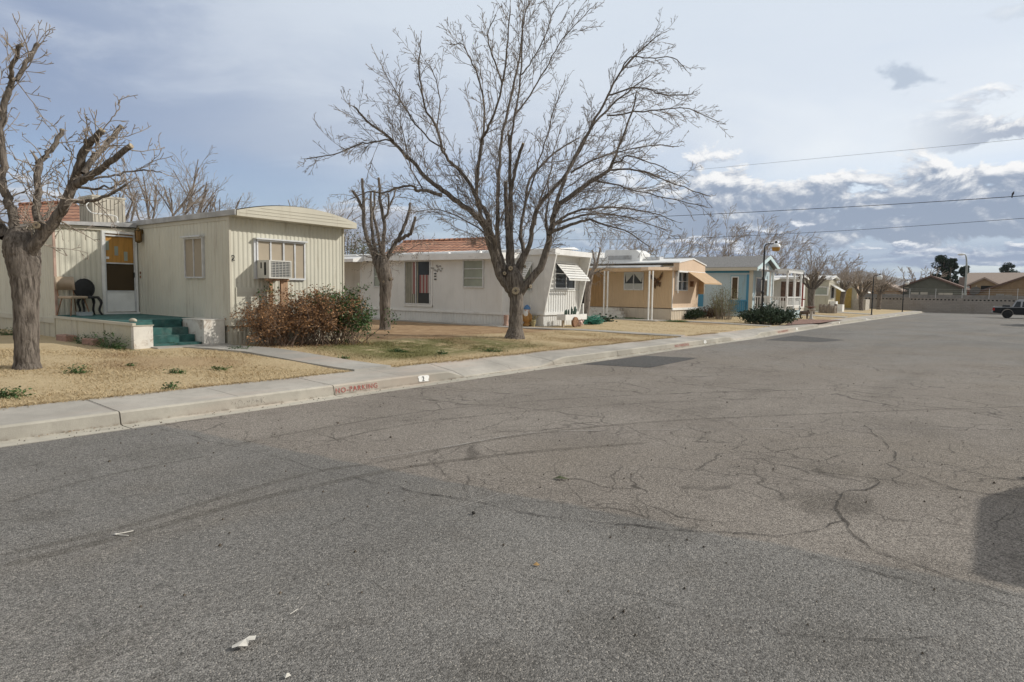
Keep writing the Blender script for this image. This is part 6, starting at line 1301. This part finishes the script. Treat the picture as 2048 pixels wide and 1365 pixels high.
q = dep(1845, 545, 150); wild_tree('background_tree', 'pale bare round tree behind the left slope of the dark sage roof', 'trees behind the homes', q.x, q.y, 8.4, dict(S_FAR, rmin=.035), 95, BARK, TWIGP, 2, .3, 12, .9, Vector((0, 0, 0)), 0, 3, 2.2, .4, z=-1)
# evergreens: many small leaf faces spread through the crown
def leafcloud(mb, c, r, n, size, rr, flat=.0, shell=.55):
    for _ in range(n):
        d = Vector((rr.gauss(0, 1), rr.gauss(0, 1), rr.gauss(0, 1))).normalized()*(rr.random()**.33*(1-shell)+shell*rr.uniform(.75, 1.05))
        p = Vector((c[0]+d.x*r[0], c[1]+d.y*r[1], c[2]+d.z*r[2])); a = perp(Vector((0, 0, 1)), rr); b = Vector((rr.gauss(0, 1), rr.gauss(0, 1), rr.gauss(0, 1)+.5)).normalized(); s = size*rr.uniform(.6, 1.4)
        u = (a-b*a.dot(b)); u = u.normalized() if u.length > .01 else Vector((1, 0, 0)); w_ = b.cross(u)
        mb.add([p-u*s, p+w_*s*.4, p+u*s, p-w_*s*.4], [(0, 1, 2, 3)])
PINE = M('pine_needles', (.022, .042, .022), .85, .45, .8); JUN = M('juniper_leaf', (.045, .07, .04), .8, .45, 2.5); OLIVEL = M('olive_leaf', (.12, .13, .075), .8, .35, 2)
def pine(label, px, ptop, t, wpx, zb, seed, big=0):
    rr = random.Random(seed); p = dep(px, ptop, t); top = p.z; x, y = p.x, p.y; hh_ = top-zb; W = wpx/2*t/F
    o = thing('pine_tree', label, 'tree', (x, y, zb), 'dark pines beyond the walls'); k = MB(); k.tube([(x, y, zb), (x, y, zb+hh_*.5), (x, y, top-.3)], [.3, .22, .06], 8)
    L = MB()
    for i in range(34):
        f = rr.random()**.8; zz = zb+hh_*lerp(.18, .97, f); rad = W*(1-.62*max(0, f-.25)/.75)*rr.uniform(.35, .95); a = rr.uniform(0, 6.28)
        c = (x+rad*math.cos(a), y+rad*math.sin(a), zz); k.tube([(x, y, zz-.8), c], [.07, .03], 4); s = W*rr.uniform(.22, .40); leafcloud(L, c, (s, s, s*.75), 170, .24, rr)
    leafcloud(L, (x, y, top-.8), (W*.2, W*.2, .9), 120, .17, rr)
    k.build('trunk', BARK, o); L.build('crown', PINE, o)
pine('largest dark pine, two-headed, behind the dark sage house', 1889, 510, 165, 52, -1, 3); pine('dark pine behind the street light', 1929, 532, 170, 30, -1, 4); pine('dark pine above the pale tile roof at the right', 2018, 525, 190, 46, -1, 5); pine('slim dark crown right beside the two-headed pine', 1903, 516, 163, 34, -1, 6)
def shrubtree(name, label, px, py, t, w, h, zb, mat, seed, n=900, size=.07, cat='tree', holes=9):
    rr = random.Random(seed); q = dep(px, py, t); x, y = q.x, q.y; o = thing(name, label, cat, (x, y, zb)); k = MB(); L = MB()
    for i in range(holes):
        a = rr.uniform(0, 6.28); rad = w/2*math.sqrt(rr.random())*.8; zz = zb+h*rr.uniform(.35, .85); c = (x+rad*math.cos(a), y+rad*math.sin(a), zz)
        k.tube(smooth([Vector((x+rr.gauss(0, .1), y+rr.gauss(0, .1), zb)), Vector((x+rad*.4*math.cos(a), y+rad*.4*math.sin(a), zb+h*.3)), Vector(c)], 3), [.05]*3+[.03]*3+[.02], 5); s = w*rr.uniform(.16, .28); leafcloud(L, c, (s, s, h*rr.uniform(.14, .22)), n//holes, size, rr)
    k.build('trunk', BARK, o); L.build('crown', mat, o); return o
shrubtree('olive_tree', 'grey green leafy tree peeking out between the cream and white homes', 722, 480, 38, 5.0, 4.9, 0, OLIVEL, 2, 4000, .07, holes=14)
shrubtree('juniper_tree', 'dark evergreen crown rising behind the white roof units', 1264, 500, 82, 4.2, 7.0, -.5, JUN, 3, 2600, .15, holes=14)
# shrubs of the tan and blue homes
def bush(name, label, px, py, wx, wy, h, mat, seed, n, size, hgt=.25, stems=20, cat='shrub', lumps=10, spiky=False):
    rr = random.Random(seed); q = gr(px, py, hgt); z = gz(q.x, q.y); o = thing(name, label, cat, (q.x, q.y, z)); k = Limb(); L = MB()
    for i in range(stems):
        a = rr.uniform(0, 6.28); rad = math.sqrt(rr.random()); e = Vector((q.x, q.y, z))+RIGHT*math.cos(a)*rad*wx*.5+FWD*math.sin(a)*rad*wy*.5+Vector((0, 0, h*rr.uniform(.5, .95)*(1-.4*rad))); b = Vector((q.x, q.y, z))+RIGHT*math.cos(a)*rad*wx*.25+FWD*math.sin(a)*rad*wy*.25
        k.tube([b, b.lerp(e, .5)+Vector((0, 0, .08)), e], [.014, .01, .005], 4)
        for _ in range(n//stems):
            f = rr.uniform(.25, 1.05); p = b.lerp(e, f)+Vector((rr.gauss(0, .13*wx), rr.gauss(0, .13*wx), rr.gauss(0, .12*h)))*.6
            if p.z < z+.02: p.z = z+.02+rr.random()*.1
            d = (e-b).normalized()+Vector((rr.gauss(0, .6), rr.gauss(0, .6), rr.gauss(0, .6))); d.normalize(); s = size*rr.uniform(.6, 1.4); u = perp(d, rr)*s*(.16 if spiky else .45)
            L.add([p, p+d*s+u, p+d*s*2, p+d*s-u], [(0, 1, 2, 3)])
    k.build('stems', TWIG, o); L.build('foliage', mat, o); return o
DKSH = M('dark_green_leaf', (.028, .05, .024), .7, .5, 4, spec=.3); SAGE = M('sage_leaf', (.20, .20, .10), .8, .35, 4); REDSH = M('reddish_shrub_leaf', (.08, .045, .03), .8, .5, 4)
bush('juniper_shrub', 'wide dark spreading juniper at the foot of the blue deck and lamp post', 1537, 647, 2.5, 1.8, 1.1, JUN, 5, 7000, .06, stems=60, spiky=False)
bush('sage_shrub', 'tall airy grey green shrub in front of the blue home', 1448, 640, 1.8, 1.5, 2.4, SAGE, 6, 3600, .05, stems=44, spiky=True)
bush('dark_shrub', 'low dark green shrub right of the tan home corner', 1382, 640, 2.0, 1.3, .65, DKSH, 7, 2600, .05, stems=26); bush('dark_shrub', 'low reddish dark shrub between the dark green one and the sage shrub', 1420, 638, 1.8, 1.4, .8, REDSH, 8, 2400, .05, stems=26)
# half dead hedge bush before the cream home
rr = random.Random(77); bo = thing('hedge_bush', 'half dead brown bush with green right side in front of the air conditioner', 'bush', (9.4, 12.7, .25)); stm = Limb(); lb_, lg_ = MB(), MB()
DEADL = M('dead_brown_leaf', (.28, .155, .075), .85, .5, 9); LIVEL = M('live_green_leaf', (.045, .10, .022), .5, .4, 5, spec=.4)
q0, q1 = Vector((7.75, 12.78, 0)), Vector((10.15, 12.55, 0))
def leaf(mb, p, s, rr):
    d = Vector((rr.gauss(0, 1), rr.gauss(0, 1), rr.gauss(0, .7))).normalized(); u = perp(d, rr)*s*.45; mb.add([p, p+d*s+u, p+d*s*1.9, p+d*s-u], [(0, 1, 2, 3)])
for i in range(235):
    f = rr.random(); b = q0.lerp(q1, f)+Vector((rr.gauss(0, .10), rr.gauss(0, .26), 0)); b.z = gz(b.x, b.y); env = min(1., .5+2.6*f)*min(1., .66+2.2*(1-f))*rr.uniform(.9, 1.06)
    h_ = 1.22*env*rr.uniform(.4, 1.05); e = b+Vector((rr.gauss(0, .3), rr.gauss(0, .3)-.08, h_)); m1 = b.lerp(e, .35)+Vector((rr.gauss(0, .10), rr.gauss(0, .10), 0)); mid = b.lerp(e, .7)+Vector((rr.gauss(0, .10), rr.gauss(0, .10), .03)); stm.tube([b, m1, mid, e], [.009, .007, .005, .003], 4)
    green = f+rr.gauss(0, .09) > .74 or (f > .5 and h_ > 1.0 and rr.random() < .4) or (h_ < .5 and rr.random() < .06) or (f > .3 and h_ > 1.2 and rr.random() < .3)
    for _ in range(8):
        t_ = rr.uniform(.1, 1)**.75; p = m1.lerp(mid, t_*2) if t_ < .5 else mid.lerp(e, t_*2-1); d = Vector((rr.gauss(0, .15), rr.gauss(0, .15), rr.gauss(.05, .1))); stm.tube([p, p+d*.6, p+d], [.004, .003, .002], 3)
        for _k in range(11 if green else 10): leaf(lg_ if green else lb_, p+d*rr.uniform(.3, 1.15)+Vector((rr.gauss(0, .035), rr.gauss(0, .035), rr.gauss(0, .035))), rr.uniform(.02, .038)*(1.15 if green else .95), rr)
stm.build('branches', M('grey_brown_stem', (.17, .12, .09), .85, .3, 4), bo); lb_.build('dead_leaves', DEADL, bo); lg_.build('green_leaves', LIVEL, bo)
k = MB()
for i in range(700): x = rr.uniform(7.5, 10.4); y = rr.gauss(12.45, .3); leaf(k, Vector((x, y, gz(x, y)+.015)), .02, rr)
tag(k.build('fallen_leaves', DEADL), kind='stuff')
# weeds
WEED = M('weed_leaf', (.05, .105, .028), .6, .4, 6); CLOVER = M('clover_leaf', (.04, .13, .02), .6, .35, 6)
def weed(px, py, w_, h_, label, n=120, hgt=.24, mat=WEED, seed=0):
    rr = random.Random(seed+int(px)); q = gr(px, py, hgt) if not (150 < px < 230 and py < 700) else plx(px, py, XA-.32); k = MB(); z0 = gz(q.x, q.y)
    k.v.append((q.x, q.y, z0))
    for i in range(n):
        p = q+RIGHT*rr.gauss(0, w_*.4)+FWD*rr.gauss(0, w_*.35)
        if 150 < px < 230 and py < 700: p = q+Vector((-abs(rr.gauss(0, w_*.3))+.2, rr.gauss(0, w_*.9), 0))
        p.z = gz(p.x, p.y)+rr.random()**2*h_; m_ = len(k.v); leaf(k, p, rr.uniform(.012, .03), rr)
        k.v.append((p.x, p.y+.004, p.z-.004)); k.f.append((0, m_, len(k.v)-1)); k.sm.append(False); k.m.append(0)
    tag(k.build('weed_clump', mat, None, (q.x, q.y, z0)), label, 'weed', 'green weeds in the dry lawn')
for i, a in enumerate(((14, 788, .26, .12, 'broad green weed clump at the left edge of the lawn by the sidewalk', 260), (155, 748, .2, .12, 'weed clump right of the thick pollarded trunk', 130), (352, 744, .16, .07, 'weed clump in the middle of the front lawn', 130), (340, 771, .10, .1, 'weed clump at the sidewalk edge of the front lawn', 100), (440, 737, .2, .05, 'thin weed row in the lawn left of the path', 90), (262, 735, .1, .05, 'smallest weed tuft on the lawn between trunk and steps', 50), (342, 700, .22, .1, 'weed clump at the foot of the green steps', 160), (215, 692, .45, .3, 'tall weed patch under the deck skirt by the paver', 420), (160, 684, .4, .2, 'weed patch beside the farther paver', 260), (20, 676, .5, .16, 'weed strip along the skirting at the left edge', 200), (690, 716, .1, .06, 'weed tuft in the grass beside the concrete path', 60), (885, 705, .16, .07, 'weed tuft in the grass near the driveway dip', 110), (985, 700, .3, .07, 'weed patch near the sidewalk left of the big trunk', 160), (800, 703, .3, .07, 'weed patch in the middle of the white home front grass', 150), (480, 706, .3, .08, 'weed row between the path and the brown bush', 160))): weed(*a)
for px, py, w_, l in ((1262, 641, .9, 'bright green clover patch by the white steps of the tan home'), (1352, 646, .6, 'small green patch beside the tan home walk'), (1240, 640, .7, 'bright clover patch left of the porch posts')): weed(px, py, w_, .08, l, 700, .22, CLOVER, 3)
# dry grass: one object of many blades, densest near the street
def grass():
    rr = random.Random(5); V = []; Fc = []
    def blade(x, y, s):
        z = gz(x, y)-.005; a = rr.uniform(0, 6.2832); l = s*rr.uniform(.6, 1.5)*1.7; le = rr.uniform(.5, 1.1)*l; w_ = rr.uniform(.003, .0065); ca_, sa_ = math.cos(a), math.sin(a); n = len(V)
        V.extend([(x-sa_*w_, y+ca_*w_, z), (x+sa_*w_, y-ca_*w_, z), (x+ca_*le, y+sa_*le, z+l*rr.uniform(.1, .55))]); Fc.append((n, n+1, n+2))
    def blocked(x, y):
        if 6.4 < x < 7.9 and abs(x-(7.45-.0*(y))) < .5 and y < 12.2: return True
        c = interp(y, [(8.75, 7.45), (12, 7.3), (13.3, 6.9), (13.95, 6.6)])
        if y < 14 and abs(x-c) < .46: return True
        if 5.5 < x < 7.9 and 13.3 < y: return True
        if x > 19 and abs(x-interp(y, [(8.75, 20.9), (12.2, 20.2), (15.3, 19.3)])) < .42: return True
        return (x > 7.4 and x < 10.6 and y > 13.3) or (11 < x < 21 and y > 12.5+rr.gauss(0, .5) and rr.random() < .9)
    for _ in range(210000):
        x = 1.0+20*rr.random()**1.5; y = YS+(6.5 if x < 8 else 5.0)*rr.random()**1.15
        if blocked(x, y): continue
        blade(x, y, .035)
    for _ in range(14000):   # ragged fringe over the sidewalk edge
        x = rr.uniform(.8, 24); y = YS+rr.gauss(.02, .05)+.03*math.sin(x*3.1)
        if blocked(x, y): continue
        blade(x, y, .045)
    for _ in range(40000):
        x = rr.uniform(20, 60); y = YS+off(x)+6*rr.random()
        if blocked(x, y): continue
        blade(x, y, .05)
    me = bpy.data.meshes.new('grass'); me.from_pydata(V, [], Fc); me.materials.append(GRASS); o = bpy.data.objects.new('grass', me); COL.objects.link(o); o['kind'] = 'stuff'
grass()
# ================================================================== distant hills
from mathutils import noise as mn
def hz(x, y):
    r = interp(y, [(-2500, 20), (-200, 25), (150, 40), (300, 72), (400, 78), (474, 108), (540, 92), (700, 80), (1200, 110), (3500, 80)])
    return -6+r*max(0, 1-abs((x-2900)/620)**1.5)*(1+.22*mn.fractal(Vector((x*.004, y*.006, 0)), 1, 2, 5))
grid('hills', frange(2200, 3600, 70), frange(-2500, 3500, 40), hz, M('bare_hill_rock', (.15, .135, .125), .95, .3, .01))
hm = bpy.data.materials.new('haze_air'); hm.use_nodes = True; hn = hm.node_tree; hn.nodes.remove(hn.nodes['Principled BSDF']); pv = hn.nodes.new('ShaderNodeVolumePrincipled'); pv.inputs['Color'].default_value = (.80, .87, .97, 1); pv.inputs['Density'].default_value = .00010; pv.inputs['Anisotropy'].default_value = .2; setattr(hm.cycles, 'homogeneous_volume', True); hn.links.new(pv.outputs[0], hn.nodes['Material Output'].inputs['Volume'])
hb = MB(); hb.box(-4700, 4700, -4700, 4700, -3, 200); ho = hb.build('haze', hm); ho['kind'] = 'stuff'
# ================================================================== sky, sun, camera
SUN = Vector((.69, -.73, .60)).normalized()
wd = bpy.data.worlds.new('World'); SC.world = wd; wd.use_nodes = True; nt = wd.node_tree; bg = nt.nodes['Background']
sky = nt.nodes.new('ShaderNodeTexSky'); sky.sky_type = 'NISHITA'; sky.sun_disc = False; sky.sun_elevation = math.asin(SUN.z); sky.sun_rotation = math.atan2(SUN.x, SUN.y); sky.air_density = 1.; sky.dust_density = .6; sky.ozone_density = 1.5
tc = nt.nodes.new('ShaderNodeTexCoord').outputs['Generated']; sp = N(nt, 'ShaderNodeSeparateXYZ', inp={0: tc}); X_, Y_, Zs = sp.outputs
az = mth(nt, 'ARCTAN2', Y_, X_); el = mth(nt, 'ARCSINE', mth(nt, 'MINIMUM', mth(nt, 'MAXIMUM', Zs, -.999), .999))
def vec(a, b, c=0.): return N(nt, 'ShaderNodeCombineXYZ', inp={0: a, 1: b, 2: c}).outputs[0]
A_ = lambda k_: mth(nt, 'MULTIPLY', az, k_); E_ = lambda k_: mth(nt, 'MULTIPLY', el, k_)
BG = 8.0     # cloud colours below are divided by the background strength
def col(r, g_, b): return (r*BG, g_*BG, b*BG)
base_blue = mixc(nt, 1., sky.outputs[0], (.86, .95, 1.1), 'MULTIPLY')
# thin high veil: brightest towards the sun, dull blue grey away from it
veil_n = noise(nt, vec(A_(1.6), E_(5.), .3), 1.4, 6, .55, .6)
toward = maprange(nt, az, 1.30, .10)
veil = mixc(nt, toward, col(.365, .435, .575), col(.93, .97, 1.0))
veil = mixc(nt, maprange(nt, veil_n, .38, .66), mixc(nt, 1., veil, (.84, .87, .93), 'MULTIPLY'), veil)
st_ = noise(nt, vec(mth(nt, 'ADD', A_(2.2), E_(-3.)), mth(nt, 'ADD', E_(7.), A_(1.2)), 8.), 1.3, 7, .6, .5)
veil = mixc(nt, mth(nt, 'MULTIPLY', maprange(nt, st_, .42, .68), .45), veil, col(.80, .85, .91))
hi_left = maprange(nt, el, .12, .46)
veil = mixc(nt, mth(nt, 'MULTIPLY', hi_left, maprange(nt, az, 1.35, .75)), veil, col(.74, .81, .89))
lowb = mth(nt, 'MULTIPLY', maprange(nt, el, .30, .10), maprange(nt, az, .35, .8)); veil = mixc(nt, mth(nt, 'MULTIPLY', lowb, .35), veil, col(.42, .52, .68))
cov = mth(nt, 'ADD', mth(nt, 'MULTIPLY', maprange(nt, el, .13, .24), .5), .62)
cov = mth(nt, 'MULTIPLY', cov, mth(nt, 'MULTIPLY_ADD', maprange(nt, veil_n, .3, .6), .22, .80), clamp=True)
c = mixc(nt, mth(nt, 'MINIMUM', cov, .93), base_blue, veil)
# heaped clouds: rows with a flat base and a lumpy crown, brighter where they face up and towards the sun
def dens(kx, ky, seed, ox=0., oy=0., det=7, rough=.6):
    return noise(nt, vec(mth(nt, 'ADD', A_(kx), ox), mth(nt, 'ADD', E_(ky), oy), seed), 1., det, rough, .3)
def row(c, base_, top, kx, ky, seed, dark, light, mask, soft=.09, amt=1., thr=.32, rise=.34, bias=.1, contrast=3.0):
    wob = mth(nt, 'MULTIPLY', mth(nt, 'SUBTRACT', noise(nt, vec(A_(kx*.35), 0., seed+3), 1., 3), .5), (top-base_)*1.3)
    h = mth(nt, 'DIVIDE', mth(nt, 'SUBTRACT', el, base_), mth(nt, 'ADD', wob, top-base_))
    n0 = dens(kx, ky, seed); n1 = dens(kx, ky, seed, -.05, .13, 7)
    th = mth(nt, 'ADD', mth(nt, 'MULTIPLY', mth(nt, 'MAXIMUM', h, 0.), rise), mth(nt, 'MULTIPLY_ADD', mth(nt, 'MAXIMUM', mth(nt, 'MULTIPLY', h, -1.), 0.), 1.1, thr))
    d = mth(nt, 'SUBTRACT', n0, th); a_ = mth(nt, 'MULTIPLY', mth(nt, 'MULTIPLY', maprange(nt, d, 0., soft), amt), mask)
    sh = mth(nt, 'ADD', mth(nt, 'MULTIPLY', mth(nt, 'SUBTRACT', n0, n1), contrast), mth(nt, 'MULTIPLY_ADD', mth(nt, 'MINIMUM', h, 1.1), .72, bias))
    sh = mth(nt, 'SUBTRACT', sh, mth(nt, 'MULTIPLY', maprange(nt, d, .10, .28), .16))
    return mixc(nt, a_, c, mixc(nt, maprange(nt, sh, .05, .95), dark, light))
right = maprange(nt, az, .66, .34); far_r = maprange(nt, az, .15, .01)
lay = noise(nt, vec(A_(2.2), E_(22.), 5.), 1., 6, .55, .2)
la = mth(nt, 'MULTIPLY', mth(nt, 'MULTIPLY', maprange(nt, el, .12, .05), maprange(nt, lay, .36, .58)), .9)
c = mixc(nt, la, c, mixc(nt, maprange(nt, lay, .45, .7), col(.24, .35, .53), col(.45, .54, .68)))
c = row(c, .085, .19, 9.5, 16., 2.3, col(.30, .37, .495), col(1.0, 1.0, 1.0), right, soft=.075, contrast=5.0, rise=.30, thr=.24, bias=.0)
c = row(c, .045, .10, 13., 36., 11.3, col(.28, .36, .52), col(.93, .95, .99), right, soft=.09, contrast=5., thr=.35, rise=.30)
c = row(c, .015, .055, 9., 44., 17.1, col(.24, .35, .54), col(.52, .61, .74), right, thr=.38, rise=.2, amt=.8)
c = row(c, .195, .29, 12., 19., 7.7, col(.44, .50, .61), col(1., 1., 1.), far_r, soft=.10, contrast=5., thr=.35, rise=.30)
c = row(c, .33, .42, 9., 17., 27.7, col(.62, .69, .78), col(.92, .94, .97), mth(nt, 'MULTIPLY', far_r, .6), thr=.42, rise=.3)
wsp = mth(nt, 'SUBTRACT', dens(26., 40., 4.1), mth(nt, 'ADD', mth(nt, 'MULTIPLY', mth(nt, 'ABSOLUTE', mth(nt, 'SUBTRACT', az, .125)), 7.), mth(nt, 'MULTIPLY', mth(nt, 'ABSOLUTE', mth(nt, 'SUBTRACT', el, mth(nt, 'MULTIPLY_ADD', az, .3, .237))), 16.)))
c = mixc(nt, mth(nt, 'MULTIPLY', maprange(nt, wsp, .16, .40), .8), c, col(.46, .54, .66))
left = maprange(nt, az, .52, .75)
c = row(c, .07, .155, 5., 20., 9.2, col(.36, .41, .51), col(.80, .83, .88), left, soft=.14, amt=.95, thr=.33, rise=.3, contrast=3.0)
c = row(c, .0, .07, 6., 34., 31.2, col(.33, .42, .56), col(.62, .70, .80), left, soft=.16, amt=.85, thr=.36, rise=.24, contrast=1.6)
c = mixc(nt, maprange(nt, el, .56, .85), c, col(.51, .525, .53))  # unseen sky overhead, then behind and left, greyed to steer the ambient light
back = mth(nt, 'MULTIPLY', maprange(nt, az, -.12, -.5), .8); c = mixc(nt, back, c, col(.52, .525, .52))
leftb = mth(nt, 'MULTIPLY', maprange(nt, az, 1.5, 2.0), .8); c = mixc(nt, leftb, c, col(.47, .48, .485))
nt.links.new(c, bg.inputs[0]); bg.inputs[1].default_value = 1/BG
sl = bpy.data.lights.new('sun', 'SUN'); sl.energy = 3.3; sl.angle = R(.7); sl.color = (1., .95, .86); so = bpy.data.objects.new('sun', sl); COL.objects.link(so); so.rotation_euler = (-SUN).to_track_quat('-Z', 'Y').to_euler()
cam = bpy.data.cameras.new('camera'); cam.sensor_width = 36; cam.lens = 36*F/2048; cam.clip_end = 12000; cam.clip_start = .05
cob = bpy.data.objects.new('camera', cam); COL.objects.link(cob)
f = Vector((CA*math.cos(PITCH), SA*math.cos(PITCH), -math.sin(PITCH))); u0 = RIGHT.cross(f)
rx = RIGHT*math.cos(ROLL)+u0*math.sin(ROLL); ux = u0*math.cos(ROLL)-RIGHT*math.sin(ROLL)
cob.matrix_world = Matrix(((rx.x, ux.x, -f.x, 0), (rx.y, ux.y, -f.y, 0), (rx.z, ux.z, -f.z, H), (0, 0, 0, 1)))
SC.camera = cob
SC.view_settings.view_transform = 'Standard'; SC.view_settings.look = 'None'; SC.view_settings.exposure = 0; SC.view_settings.gamma = 1
SC.cycles.max_bounces = 4; SC.cycles.volume_bounces = 0; SC.cycles.transparent_max_bounces = 8
